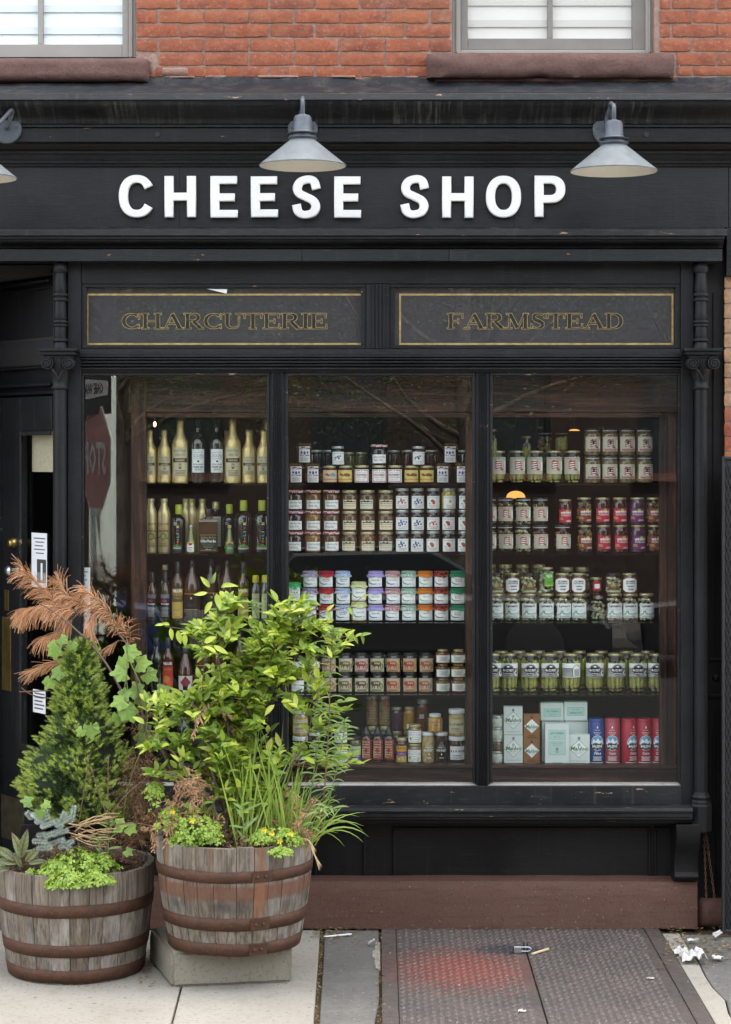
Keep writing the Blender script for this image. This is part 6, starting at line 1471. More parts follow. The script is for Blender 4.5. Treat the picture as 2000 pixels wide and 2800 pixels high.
for x, l in ((560, 'gold aluminium bottle behind the short lime capped bottle'), (625, 'shaded gold bottle behind the small white truffle bottle'), (735, 'shaded gold bottle behind the square amber oil bottle')): put_b('can_p', b1(x), 1, l, .53, GC)
GO = 'black bottles with lime caps'
put_b('ol_s', b1(490), 1, 'short black bottle with lime cap beside the gold bottles', group=GO); put_b('ol_s', b1(1015), 1, 'short black bottle with lime cap behind the green truffle bottle', .47, GO)
put_b('ol_l', b1(1162), 1, 'large black bottle with lime cap, left of the two near the mullion', group=GO); put_b('ol_l', b1(1352), 1, 'large black bottle with lime cap next to the left mullion', group=GO)
put_b('truf_w', b1(618), 1, 'tiny cone shaped oil bottle with white label', .36); put_b('truf_g', b1(1017), 1, 'tiny cone shaped oil bottle with green label', .36)
put_b('olio', b1(797), 1, 'square amber oil bottle with black label on the second shelf'); put_b('dark_l', b1(875), 1, 'black bottle with pale back label behind the square amber bottle', .53, rz=.2)
put_b('prest', b1(212), 2, 'slim black labelled vinegar bottle, leftmost on the third shelf', group='slim vinegar bottles'); put_b('prest', b1(350), 2, 'slim black labelled vinegar bottle, second on the third shelf', group='slim vinegar bottles')
put_b('vil_a', b1(480), 2, 'tall vinegar bottle with yellow label left of the round amber bottle', group='yellow label vinegar bottles'); put_b('vil_a', b1(1160), 2, 'tall vinegar bottle with yellow label behind the shrub top', group='yellow label vinegar bottles')
for x, Y, l in ((628, YF, 'round amber bottle with black label and yellow square, nearest the vinegar'), (822, .47, 'amber bottle half hidden behind the top sprig of the shrub'), (990, YF, 'amber bottle with dark label just right of the shrub sprig')): put_b('sq', b1(x), 2, l, Y, 'amber bottles with black labels')
put_b('wax', b1(1288), 2, 'clear bottle with yellow wax top, left of the pair', group='yellow wax bottles'); put_b('wax', b1(1386), 2, 'clear bottle with yellow wax top touching the mullion', group='yellow wax bottles')
put_b('dark_g', b1(350), 2, 'dark bottle with gold cap behind the slim vinegar bottles', .53); put_b('dark', b1(900), 2, 'dark bottle behind the amber bottles on the third shelf', .53)
put_b('vil_r', 460, 3, 'red labelled vinegar bottle on the fourth shelf behind the shrub'); put_b('dia', 508, 3, 'dark bottle with red diamond on its label, fourth shelf')
put_b('dark', 428, 3, 'black bottle at the left end of the fourth shelf')
for i, x in enumerate((556, 602, 658, 704)): put_b('sq', x, 3, f'amber bottle with black label behind the shrub leaves, {ORD[i]} on the fourth shelf', YF, 'amber bottles behind the shrub')
for i, x in enumerate((440, 505, 560, 620, 690)): put_b('dark' if i % 2 else 'dark_g', x, 4, f'dark bottle on the bottom shelf behind the shrub, {ORD[i]}', YF, 'dark bottles on the bottom shelf')

# ------------------------------------------------------------------ goods: jars of the middle pane
c4 = lambda x: 740 + x / 2.7067
def put_j(parts, cx, z, label, Y=YF, group=None, name='jar', cat='jar', rz=None): return place(parts, name, X(cx, Y), Y, z + .0006, label, cat, group, rz)
fig = jar(41, 54, 'jam_black', lab=LAB['fig'], labk='fig', lw=.72, lh=.80, lz=.05, cloth_='cl_fig', clothh=.24)
for i, x in enumerate((190, 312, 1280, 1418)): put_j(fig, c4(x), zl[0], ('fig jam jar with dark cloth cap at the left end of its shelf', 'fig jam jar with dark cloth cap, second on the jam shelf', 'fig jam jar with dark cloth cap right of the yellow labels', 'fig jam jar with dark cloth cap at the right end of the shelf')[i], group='fig jam jars')
zz = zl[0] + 54 * PX
put_j(fig, c4(250), zz + .001, 'fig jam jar stacked on the two at the left', group='fig jam jars'); put_j(fig, c4(1335), zz + .001, 'fig jam jar stacked on the two at the right', group='fig jam jars')
mp = lambda k: jar(42, 48, 'jam_red', 'lid_gold', LAB[k], k, lw=.97, lh=.72, lz=.05)
put_j(mp('blue'), c4(437), zl[0], 'cream labelled blueberry drizzle jar with gold lid')
for i, x in enumerate((556, 1043, 1160)): put_j(mp('cran'), c4(x), zl[0], ('yellow labelled cranberry jar left of the strawberry jars', 'yellow labelled cranberry jar right of the raspberry jar', 'yellow labelled cranberry jar next to the right fig jars')[i], group='yellow cranberry jars')
ox = lambda k: jar(44, 49, 'jam_black', 'lid_gold', LAB[k], k, lw=.92, lh=.72, lz=.05)
put_j(ox('straw'), c4(676), zl[0], 'red framed strawberry conserve jar beside the yellow jar', group='strawberry jars'); put_j(ox('straw'), c4(805), zl[0], 'red framed strawberry conserve jar in the middle of the shelf', group='strawberry jars'); put_j(ox('rasp'), c4(925), zl[0], 'pink framed raspberry conserve jar with gold lid')
zz = zl[0] + 49.3 * PX
con = jar(38, 52, 'jam_black', 'lid_silver', LAB['sp_cons'], 'sp_cons', lw=.88, lh=.66, lz=.04)
put_j(con, c4(498), zz, 'silver lidded conserve jar stacked above the yellow cranberry jar', group='stacked conserve jars'); put_j(con, c4(1097), zz, 'silver lidded conserve jar stacked above the right cranberry jars', group='stacked conserve jars')
bmj = lambda k, body, lid='ging_red': jar(46, 56.5, body, lid, LAB[k], k, lw=.80, lh=.42, lz=.10, lidr=1.0, lidh=.12)
put_j(bmj('bm_fig', 'jam_black'), c4(805), zz, 'single red gingham lidded jar standing on the strawberry jars')
dimj = jar(40, 48, 'jam_black', 'lid_silver'); dimg = jar(36, 42, 'jam_green', 'lid_gold')
for x, p, l in ((430, dimj, 'dim jar behind the left conserve jar'), (580, dimg, 'dim gold lidded jar right of the left conserve jar'), (670, dimg, 'dim olive jar left of the gingham lidded fig jar'), (912, dimj, 'dim silver lidded jar right of the gingham lidded fig jar'), (1020, dimj, 'dim jar left of the right conserve jar'), (1190, dimj, 'dim jar right of the right conserve jar'), (335, dimj, 'dim jar in the shadow behind the left fig jars'), (1400, dimj, 'dim jar in the shadow at the right end of the jam shelf')): put_j(p, c4(x), zl[0] + 43 * PX, l, .52, 'dim jars in the back row'); put_j(p, c4(x), zl[0], l + ', lower one', .52, 'dim jars in the back row')
ROW = ['bottom', 'middle', 'top']
for r in range(3):
    z0 = zl[1] + r * 56.9 * PX
    for c, x in enumerate((185, 312, 450)):
        k, body = ((('bm_noir', 'jam_black'), ('bm_mand', 'jam_gold'), ('bm_mira', 'jam_brown')), (('bm_quatre', 'jam_black'), ('bm_mand', 'jam_gold'), ('bm_mira', 'jam_brown')), (('bm_noir', 'jam_black'), ('bm_mira', 'jam_amber'), ('bm_mira', 'jam_brown')))[r][c]
        pk = (r == 1 and c == 0)
        put_j(bmj(k, body, 'ging_pink' if pk else 'ging_red'), c4(x), z0, f'jam jar with {"pink" if pk else "red"} gingham lid, {ROW[r]} row, {ORD[c]} of three', group='gingham lidded jam jars')
    for c, x in enumerate((585, 717, 853)):
        k = (('pyr_b', 'pyr_a', 'pyr_p'), ('pyr_b', 'pyr_a', 'pyr_b'), ('pyr_b', 'pyr_w', 'pyr_b'))[r][c]
        put_j(jar(45, 56.5, 'jam_brown' if (r, c) != (0, 1) else 'jam_amber', 'lid_gold', LAB[k], k, lw=.78, lh=.44, lz=.10), c4(x), z0, f'amber jam jar with mountain label, {ROW[r]} row, {ORD[c]} of three', group='jars with mountain labels')
for r in range(3):
    z0 = zl[1] + r * 58.6 * PX
    for c, x in enumerate((975, 1088, 1205, 1320, 1436)):
        k = (('sp_blue', 'sp_blue', 'sp_peach', 'sp_apple', 'sp_apple'), ('sp_blue2', 'sp_blue', 'sp_cher', 'sp_apple', 'sp_apple'), ('sp_red', 'sp_blue', 'sp_peach', 'sp_lemon', 'sp_apple'))[r][c]
        put_j(jar(40, 58, 'jam_black' if k != 'sp_lemon' else 'curd', 'lid_silver', LAB[k], k, lw=.88, lh=.60, lz=.05), c4(x), z0, f'silver lidded fruit jar with white label, {ROW[r]} row, {ORD[c]} of five', group='silver lidded fruit jars')
def fj(k, cl, h=45): return jar(42.5, h, 'jam_black' if cl != 'cl_lemon' else 'curd', 'lid_black', LAB[k], k, lw=.92, lh=.62, lz=.06, cloth_=cl, lidr=.94, clothh=.34 if h < 50 else .28)
FJ = ((293, 'f_sour', 'cl_purple', 'purple gingham'), (415, 'f_cherry', 'cl_red', 'plain red cloth'), (535, 'f_wild', 'cl_blue', 'light blue gingham'), (780, 'f_plum', 'cl_lav', 'lavender cloth'), (905, 'f_rasp', 'cl_redg', 'dark red gingham'), (1025, 'f_straw', 'cl_green', 'green gingham'), (1145, 'f_apri', 'cl_orange', 'orange cloth'), (1265, 'f_pep', 'cl_chili', 'chili print cloth'), (1385, 'f_rhu', 'cl_dgreen', 'dark green cloth'))
for x, k, cl, d in FJ:
    for r in range(3): put_j(fj(k, cl), c4(x), zl[2] + r * 45.6 * PX, f'jar with {d} cap, {ROW[r]} one of its stack', group='cloth capped jam jars', name='jar')
for r in range(2): put_j(fj('f_lemon', 'cl_lemon', 53), c4(655), zl[2] + r * 53.8 * PX, f'lemon curd jar with pale yellow gingham cap, {("lower", "upper")[r]} one', group='cloth capped jam jars')
mj = jar(36, 52, 'jam_green', lab=LAB['mint'], labk='mint', lw=.86, lh=.7, lz=.05, cloth_='cl_mint')
for r in range(2): put_j(mj, c4(180), zl[2] + r * 52.6 * PX, f'mint jelly jar with bright green cap, {("lower", "upper")[r]} one of two', group='mint jelly jars')
for r in range(2):
    z0 = zl[3] + r * 53.9 * PX
    for c, x in enumerate((435, 555, 673, 793, 912, 1032, 1152)):
        k = (('p0', 'p1', 'p6', 'p3', 'p4', 'p4', 'p5'), ('p0', 'p1', 'p2', 'p3', 'p4', 'p4', 'p5'))[r][c]
        put_j(jar(41.7, 53.5, 'jam_black', 'lid_black', LAB[k], k, lw=.95, lh=.68, lz=.05), c4(x), z0, f'black lidded jar with pig label, {ROW[r * 2]} row, {ORD[c]} of seven', group='jars with pig labels')
wj = jar(40, 50, 'jam_black', 'lid_black', [R4(-.5, .5, 0, 1, WHT), T('Apple', 0, .6, .6, .2, GRY, .3), R4(-.3, .3, .3, .34, GRY)], 'apple', lw=.88, lh=.6, lz=.06)
for r in range(2):
    for c, x in enumerate((205, 318)): put_j(wj, c4(x), zl[3] + r * 51 * PX, f'white labelled dark jar behind the shrub, {ROW[r * 2]} row, {("left", "right")[c]} one', group='white labelled jars behind the shrub')
HK = (('h_grn', 'h_pink'), ('h_blue', 'h_yel'), ('h_pink', 'h_grn'))
for r in range(3):
    for c, x in enumerate((1275, 1390)): put_j(jar(41.4, 38.6, 'jam_amber', 'lid_gold', LAB[HK[r][c]], HK[r][c], lw=.98, lh=.55, lz=.10, lidr=.66, neck=.66), c4(x), zl[3] + r * 38.9 * PX, f'squat spread jar with gold lid, {ROW[r]} row, {("left", "right")[c]} column', group='squat spread jars')
drop = [PG([(0, 1), (-.14, .72), (-.34, .45), (-.36, .2), (-.2, .02), (.2, .02), (.36, .2), (.34, .45), (.14, .72)], (.46, .44, .34))] + [R4(-.2, .2, .42, .46, GRY), R4(-.24, .24, .30, .34, GRY), R4(-.22, .22, .12, .22, BLK)]
for i, x in enumerate((595, 707, 835, 960, 1050)): put_j(jar(36, 96 - (i > 2) * 10, 'bottle_black', 'lid_black', drop, 'drop', lw=.68, lh=.34, lz=.64, neck=.5, lidr=.5), c4(x), zl[3], f'dark bottle with teardrop label behind the pig jars, {ORD[i]}', .55, 'bottles with teardrop labels')
# bottom shelf of the middle pane
hot = bottle(31.5, 100, 'honey_dark', [(.95, 0), (1, .02), (1, .62), (.93, .70), (.62, .76)], cap=('lid_black', .76, .84, .74), lab=LAB['hot'], labk='hot', lw=.62, lh=.46, lz=.16)
hot.append(('nozzle', lathe_mesh('nozzle', [(31.5 * PX / 2 * .62, 84 * PX), (31.5 * PX / 2 * .5, 88 * PX), (31.5 * PX / 2 * .2, 99 * PX), (.002, 100 * PX)], 'lid_black', 12)))
hot.append(('sleeve', label_mesh('sleeve', [R4(-.5, .5, 0, 1, (.16, .02, .015))] + [PG([(-.5 + i * .1, j * .125), (-.45 + i * .1, j * .125 + .0625), (-.5 + i * .1, j * .125 + .125), (-.55 + i * .1, j * .125 + .0625)], (.33, .05, .03)) for i in range(1, 10) for j in range(8)], 2.3 * 31.5 * PX / 2, 55 * PX, 10 * PX, 31.5 * PX / 2 - .0028)))
for i, x in enumerate((710, 793, 877)): put_j(hot, c4(x), zl[4], f'hot honey squeeze bottle with red sleeve, {("left", "middle", "right")[i]} of three', group='hot honey bottles', name='honey_bottle', cat='bottle')
put_j(jar(32, 68, 'jam_red', 'lid_gold', LAB['fav'], 'fav', lw=.92, lh=.66, lz=.04), c4(970), zl[4], 'jam jar with orange and purple label beside the hot honey')
put_j(jar(34, 72, 'jam_green', 'lid_black', LAB['fav2'], 'fav2', lw=.92, lh=.6, lz=.04), c4(630), zl[4], 'jar with green and purple label left of the hot honey')
gm = jar(38.5, 52, 'tan_paste', 'lid_gold', LAB['gour'], 'gour', lw=.98, lh=.62, lz=.08)
for x, d in ((1068, 'right of the orange jar'), (520, 'behind the shrub')):
    for r in range(2): put_j(gm, c4(x), zl[4] + r * 52.5 * PX, f'gold lidded jar with white and purple label {d}, {("lower", "upper")[r]}', group='jars with white and purple labels')
def tall(body): return jar(34.5, 83, body, 'lid_white', LAB['vari'], 'vari', lw=.86, lh=.62, lz=.14, lidr=1.0, neck=.9, lidh=.10)
put_j(tall('honey_pale'), c4(1168), zl[4], 'tall pale honey jar with white lid'); put_j(tall('honey_dark'), c4(1265), zl[4], 'tall dark honey jar with white lid'); put_j(tall('honey_dark'), c4(330), zl[4], 'tall dark honey jar half hidden behind the shrub')
put_j(jar(40, 50, 'honey_gold', 'lid_white', LAB['hex'], 'hex', lw=1.0, lh=.62, lz=.12, lidr=.80, neck=.8, hexa=True, lidh=.16), c4(1218), zl[4] + 83.6 * PX, 'yellow six sided honey jar standing on the two tall honey jars')
for x, d in ((1378, 'at the right end'), (222, 'behind the shrub')):
    for r in range(2):
        k, bd = (('raw_b', 'honey_dark'), ('raw_a', 'honey_pale'))[r]
        put_j(jar(43.6, 73, bd, 'lid_white', LAB[k], k, lw=.96, lh=.50, lz=.14, lidr=1.0, neck=.9, lidh=.16), c4(x), zl[4] + r * 73.5 * PX, f'white lidded raw honey jar {d}, {("lower", "upper")[r]} of two', group='raw honey jars')
bk = [R4(-.5, .5, 0, 1, (.18, .11, .05))] + lines(.3, .7, 8, (.35, .28, .15), .7, .012)
for x, z_, p, l in ((752, 94, jar(33, 84, 'tan_paste', 'lid_silver', [R4(-.08, .08, .55, 1.1, (.4, .06, .05))] + lines(.25, .7, 8, (.4, .32, .2), .7, .015), 'tanl', lw=.8, lh=.8, lz=.05), 'tall tan jar with red strip behind the hot honey, left one'), (845, 94, jar(33, 84, 'tan_paste', 'lid_silver', [R4(-.08, .08, .55, 1.1, (.4, .06, .05))] + lines(.25, .7, 8, (.4, .32, .2), .7, .015), 'tanl', lw=.8, lh=.8, lz=.05), 'tall tan jar with red strip behind the hot honey, right one'), (935, 80, jar(32, 66, 'mauve', 'lid_gold'), 'dim purple jar behind the orange labelled jar'), (1025, 80, jar(32, 66, 'mustard', 'lid_gold', [R4(-.3, .4, 0, .5, WHT)], 'ylb', lw=.6, lh=.4, lz=.1), 'dim yellow jar behind the stacked white labelled jars'), (1125, 80, jar(34, 86, 'brown_red', 'lid_silver', [R4(-.3, .3, 0, 1, (.4, .4, .38))], 'brl', lw=.6, lh=.14, lz=.4), 'dim brown jar behind the tall pale honey')):
    put_j(p, c4(x), zl[4] + z_ * PX * .98, l, .53, 'jars in the back row of the bottom shelf')
    put_j(jar(33, z_ * .97, 'jam_black', 'lid_gold', bk, 'bk', lw=.8, lh=.4, lz=.2), c4(x), zl[4], l + ', lower', .53, 'jars in the back row of the bottom shelf')

# ------------------------------------------------------------------ goods: right pane
c6 = lambda x: 1300 + x / 2.32
GP = 'pickle jars with ribbon labels'
for i, x in enumerate((140, 262, 380, 498, 616)):
    k = ('rib_g', 'rib_g', 'rib_g', 'rib_t', 'rib_t')[i]
    put_j(jar(48, 89, 'brine', 'lid_gold', LAB[k], k, lw=.94, lh=.52, lz=.28, fill='spears', neck=.84, lidh=.06), c6(x), zl[0], f'pickle spear jar with gold lid on the top right shelf, {ORD[i]} of five', group=GP)
for i, (x, f) in enumerate(((440, 'mushroom'), (548, 'spears'))): put_j(jar(41, 56, 'brine', 'lid_black', fill=f, rim=True, lidh=.08), c6(x), zl[0] + 84 * PX, ('dim jar of mushrooms above the gold lidded pickle jars', 'dim pickle jar above the gold lidded pickle jars')[i], .54); 
for i, x in enumerate((440, 548)): put_j(jar(41, 83, 'jam_green', 'lid_black'), c6(x), zl[0], ('dim jar carrying the jar of mushrooms', 'dim jar carrying the upper dim pickle jar')[i], .54)
for i, x in enumerate((110, 325)): put_j(jar(30, 150 - 20 * i, 'brine', 'lid_gold', fill='spears', lidh=.05), c6(x), zl[0], ('tall dim jar of spears beside the right mullion', 'tall dim jar behind the third gold lidded jar')[i], .55)
for r in range(2):
    for c, x in enumerate((742, 853, 963, 1073)):
        put_j(jar(46.5, 74.5, 'grain', 'lid_black', LAB['rib_f'], 'rib_f', lw=.92, lh=.54, lz=.16, rim=True, lidh=.09), c6(x), zl[0] + r * 75.2 * PX, f'black lidded jar with red ribbon label, {ROW[r * 2]} row, {ORD[c]} of four', group='black lidded ribbon jars')
for r in range(2):
    z0 = zl[1] + r * 75 * PX
    for c, x in enumerate((85, 190, 303, 412)):
        k = ('rib_c', 'rib_c', 'rib_c', 'rib_p')[c]
        put_j(jar(45, 74.5, 'brine', 'lid_black', LAB[k], k, lw=.94, lh=.52, lz=.15, fill='pepper' if c == 3 else 'mushroom' if c < 2 else 'garlic', rim=True, lidh=.09), c6(x), z0, f'pickled vegetable jar with ribbon label and black lid, {ROW[r * 2]} row, {ORD[c]} of four', group='pickled vegetable jars')
    for c, x in enumerate((693, 810, 919, 1030, 1136)):
        k = ('un_b', 'un_r', 'un_r', 'un_p', 'un_b')[c]
        put_j(jar(42.5, 75, 'brine' if k == 'un_b' else ('jam_red' if k == 'un_r' else 'mauve'), 'lid_gold', LAB[k], k, lw=.88, lh=.50, lz=.12, fill='mushroom' if k == 'un_b' else None, lidh=.07), c6(x) + (r - .5) * -2, z0, f'{dict(un_b="brown", un_r="red", un_p="purple")[k]} labelled pickling jar with gold lid, {ROW[r * 2]} row, {ORD[c]} of five', group='coloured pickling jars')
put_j(jar(46, 74.5, 'brine', 'lid_black', LAB['rib_p'], 'rib_p', lw=.94, lh=.52, lz=.15, fill='pepper', rim=True, lidh=.09), c6(553), zl[1], 'orange pickled carrot jar standing alone between the two groups', group='pickled vegetable jars')
put_j(jar(38, 70, 'jam_red', 'lid_gold', LAB['un_r'], 'un_r', lw=.92, lh=.52, lz=.10, lidh=.07), c6(570), zl[1] + 75 * PX, 'red labelled pickling jar stacked on the orange carrot jar')
for i, x in enumerate((133, 235, 342, 452, 557, 660, 885, 985, 1085)):
    put_j(jar(44.4, 75, 'jar_glass', 'lid_gold', LAB['lyman'], 'lyman', lw=.95, lh=.52, lz=.12, fill='garlic', neck=.86, lidh=.09), c6(x), zl[2], f'pickled garlic jar with white label on the third right shelf, {ORD[i]} of nine', group='pickled garlic jars')
zz = zl[2] + 75.4 * PX
ol = lambda k: jar(43, 55, 'jam_brown', 'lid_gold', LAB[k], k, lw=.94, lh=.74, lz=.05, lidh=.09)
for x, k, l in ((232, 'oly_o', 'shield labelled onion jar second on the garlic row'), (553, 'oly_c', 'shield labelled celery jar right of the onion jar, left of two'), (657, 'oly_c', 'shield labelled celery jar at the right of the first group'), (978, 'oly_c', 'shield labelled celery jar at the right end of its row')): put_j(ol(k), c6(x), zz, l, group='shield labelled jars')
for x, l in ((130, 'jar of yellow peppers beside the right mullion'), (338, 'jar of yellow peppers between the onion jar and green label jar'), (878, 'jar of yellow peppers above the gap at the right')): put_j(jar(44, 55, 'jar_glass', 'lid_black', LAB['pol'], 'pol', lw=.9, lh=.66, lz=.06, fill='garlic', lidh=.10), c6(x), zz, l, group='yellow pepper jars')
put_j(jar(42, 71, 'jar_glass', 'lid_gold', LAB['vil_g'], 'vil_g', lw=.58, lh=.5, lz=.28, fill='onion', lidh=.08), c6(450), zz, 'tall jar of white onions with green label', rz=.35)
for i, x in enumerate((90, 192, 298, 402)): put_j(jar(41, 75, 'jam_green', 'lid_gold'), c6(x), zz, f'gold lidded jar behind the shield labelled row, {ORD[i]} of four', .53, 'gold lidded jars in the back'); put_j(jar(41, 75, 'jam_green', 'lid_gold'), c6(x), zl[2], f'gold lidded jar behind the garlic jars, {ORD[i]} of four', .53, 'gold lidded jars in the back')
for x, l in ((580, 'dim jar behind the left celery jar'), (680, 'dim jar behind the right celery jar')): put_j(jar(42, 90, 'jar_glass', 'lid_gold', fill='onion'), c6(x), zl[2] + 52 * PX, l, .56); put_j(jar(42, 51, 'jam_green', 'lid_gold'), c6(x), zl[2], l + ', lower one', .56)
put_j(jar(40, 66, 'jar_glass', 'lid_silver', fill='garlic', lidr=.7, neck=.66), c6(780), zl[2], 'unlabelled jar of garlic in the gap of the third right shelf', .47); put_j(jar(38, 50, 'jam_red', 'lid_gold', [R4(-.5, .5, 0, 1, RED), R4(-.3, .3, .2, .7, WHT)], 'rdb', lw=.6, lh=.5, lz=.3), c6(765), zl[2] + 66.6 * PX, 'dim jar with red label above the garlic gap', .47)
for i, x in enumerate((112, 213, 343, 470, 608, 755, 890, 1030, 1152)):
    k = 'mcc_b' if i == 4 else 'mcc'
    put_j(jar(54.7, 106, 'brine', 'lid_gold', LAB[k], k, lw=.96, lh=.36, lz=.40, fill='spears', neck=.80, lidr=.74, lidh=.065), c6(x), zl[3], f'large pickle spear jar with striped label, {ORD[i]} of nine', group='large striped pickle jars', rz=R.uniform(-.14, .14))
for i, x in enumerate((165, 275, 400, 535, 660, 800, 960, 1095)): put_j(jar(50, 106, 'brine', 'lid_gold', fill='spears', neck=.80, lidr=.74, lidh=.065), c6(x), zl[3], f'plain pickle jar in the back row behind the striped labels, {ORD[i]} of eight', .53, 'back row pickle jars')
# boxes and tins on the bottom shelf
def boxm(w, h, d, col, key, tiltt=0):
    def f():
        me = MB().box(-w / 2, w / 2, -d / 2, d / 2, .0005, h).mesh('carton'); me.materials.append(pm(col, .6)); return me
    return cached(('box', key, round(w, 3), round(h, 3)), f)
def carton(wpx, hpx, d, col, lab, key):
    w, h = wpx * PX, hpx * PX
    return [('carton_body', boxm(w, h, d, col, key)), ('label', ('y', label_mesh(key, LAB[lab], w, h, 0, None), -d / 2))] if lab else [('carton_body', boxm(w, h, d, col, key))]
PM_ = (.62, .70, .66)
def put_c(parts, cx, z, label, Y=YF, group=None, rz=None): return place(parts, 'carton', X(cx, Y), Y, z, label, 'box', group, R.uniform(-.04, .04) if rz is None else rz)
mw = carton(51, 77, .045, (.66, .73, .69), 'mald', 'mald'); ms = carton(44, 66.5, .045, (.27, .13, .045), 'mald_s', 'mald_s')
for r in range(2): put_c(mw, c6(240), zl[4] + r * 77.2 * PX, f'white salt carton with green diamond, {("lower", "upper")[r]} of the stack at left', group='diamond salt cartons'); put_c(ms, c6(357), zl[4] + r * 66.8 * PX, f'brown salt carton with white diamond, {("lower", "upper")[r]} of two', group='brown salt cartons')
put_c(carton(57, 80, .045, (.66, .73, .69), 'mald', 'mald2'), c6(660), zl[4], 'white salt carton with green diamond right of the big kosher salt', .37, 'diamond salt cartons', -.16)
put_c(carton(64, 110, .06, PM_, 'jac', 'jac'), c6(516), zl[4], 'large pale mint salt carton with two green panels', .36, 'pale mint salt cartons')
bx = carton(62, 113, .06, PM_, None, 'bxp')
put_c(bx, c6(490), zl[4], 'plain pale carton behind the large mint salt carton', .47, 'pale mint salt cartons'); put_c(bx, c6(640), zl[4], 'plain pale carton behind the right diamond carton', .47, 'pale mint salt cartons')
put_c(carton(63, 48, .07, PM_, 'jac_s', 'jac_s'), c6(484), zl[4] + 113.4 * PX, 'small pale mint salt carton upright on top, left one', .46, 'pale mint salt cartons'); put_c(carton(63, 50, .07, PM_, 'jac_u', 'jac_u'), c6(635), zl[4] + 113.4 * PX, 'small pale mint salt carton upside down on top', .46, 'pale mint salt cartons')
put_c(carton(52, 120, .05, (.5, .55, .52), None, 'bxb'), c6(225), zl[4], 'dim carton behind the white diamond cartons', .55)
for c, x in enumerate((768, 870, 975, 1073, 1168)):
    blue = c == 0
    mat = ('tin_blue', 'tin_pink', 'tin_red', 'tin_red', 'tin_red')[c]
    if mat not in M: M[mat] = plain(mat, {'tin_blue': (.025, .06, .24), 'tin_pink': (.40, .06, .09), 'tin_red': (.38, .012, .035)}[mat], .4)
    r, h = 42.5 * PX / 2, 121 * PX
    tin = [('tin_body', lathe_mesh('tin_body', [(r * .97, .0006), (r, .004), (r, h * .93), (r * .96, h * .94), (r * .93, h * .945)], mat, 24)), ('lid', lathe_mesh('tin_lid', [(r * .965, h * .9455), (r * .965, h * .99), (r * .93, h)], mat, 24)), ('label', label_mesh('bal_f' if blue else 'bal_c', LAB['bal_f' if blue else 'bal_c'], 2.1 * r, h * .93, .004, r))]
    place(tin, 'salt_tin', X(c6(x), YF), YF, zl[4], ('blue round salt tin beside the white cartons', 'faded pinkish red salt tin next to the blue one', 'red round salt tin turned aside, third from left', 'red round salt tin, fourth from left', 'red round salt tin against the right oak stile')[c], 'tin', 'round salt tins', (.05, -.12, .5, .08, -.1)[c])
for r, l in enumerate(('lowest small jar of pale salt by the right mullion', 'small jar of brown salt between the pale ones', 'third small salt jar up by the right mullion', 'topmost small salt jar by the right mullion')): put_j(jar(30, 32, 'onion' if r != 1 else 'grain', 'lid_silver', lidh=.2, lidr=.98), c6(138), zl[4] + r * 32.4 * PX, l, group='small salt jars')
# ------------------------------------------------------------------ plants
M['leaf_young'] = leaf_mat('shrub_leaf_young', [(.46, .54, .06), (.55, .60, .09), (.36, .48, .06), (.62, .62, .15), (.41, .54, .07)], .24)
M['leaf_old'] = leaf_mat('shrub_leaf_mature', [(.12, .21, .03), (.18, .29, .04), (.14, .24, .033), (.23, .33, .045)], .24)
M['leaf_mix'] = leaf_mat('shrub_leaf_joined', [(.15, .25, .032), (.29, .40, .05), (.20, .31, .04), (.41, .50, .06), (.50, .56, .085)], .24, objs=False)
M['hop'] = leaf_mat('hop_leaf', [(.18, .30, .055), (.26, .39, .07), (.14, .25, .05), (.33, .44, .085)], .3, .5)
M['spruce_old'] = leaf_mat('spruce_needles', [(.075, .135, .028), (.115, .19, .036), (.085, .15, .034), (.15, .23, .045)], .15, .45, objs=False)
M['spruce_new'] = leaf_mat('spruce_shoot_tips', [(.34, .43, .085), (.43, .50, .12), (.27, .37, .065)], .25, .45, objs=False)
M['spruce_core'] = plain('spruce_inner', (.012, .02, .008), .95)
M['pine_dead'] = leaf_mat('dead_pine_needles', [(.56, .28, .13), (.64, .36, .19), (.46, .20, .09), (.68, .42, .25)], .15, .55, objs=False)
M['dead_brown'] = leaf_mat('dead_brown_sprays', [(.42, .21, .10), (.31, .16, .08), (.52, .29, .14), (.25, .14, .075)], .15, .7, objs=False)
M['blue_spruce'] = leaf_mat('blue_spruce_needles', [(.36, .43, .40), (.46, .53, .49), (.28, .36, .33)], .1, .5, objs=False)
M['clover'] = leaf_mat('clover_leaf', [(.22, .36, .04), (.29, .43, .05), (.35, .48, .07), (.17, .30, .04)], .35, .45, objs=False)
M['grass'] = leaf_mat('grass_blade', [(.21, .33, .05), (.28, .41, .07), (.35, .47, .09), (.16, .27, .045)], .35, .4)
M['weed'] = leaf_mat('weed_leaf', [(.19, .29, .08), (.25, .35, .10), (.15, .24, .07)], .35, .45)
def sorrel_mat():
    m = NT('sorrel_leaf'); q = m.n('SeparateXYZ', {0: m.co('Object')}, out=None); ax = m.math('ABSOLUTE', q.outputs[0])
    v = m.math('FRACT', m.math('SUBTRACT', m.math('MULTIPLY', q.outputs[1], 7.0), m.math('MULTIPLY', ax, 8.0)))
    f = m.math('MAXIMUM', m.ramp(v, [(.0, 1), (.16, .8), (.24, 0)]), m.ramp(ax, [(.018, 1), (.03, 0)]))
    return m.done(m.pbr(m.mix(f, m.mix(m.rnd(), (.07, .125, .03), (.12, .17, .04)), (.09, .02, .022)), .4))
M['sorrel'] = sorrel_mat()
M['stem_green'] = plain('green_stem', (.13, .19, .05), .6, var=.3)
M['bark'] = plain('shrub_bark', (.13, .095, .07), .9, var=.45, bump=.5, bs=60)
M['bark_red'] = plain('red_twig', (.13, .07, .045), .7, var=.35)
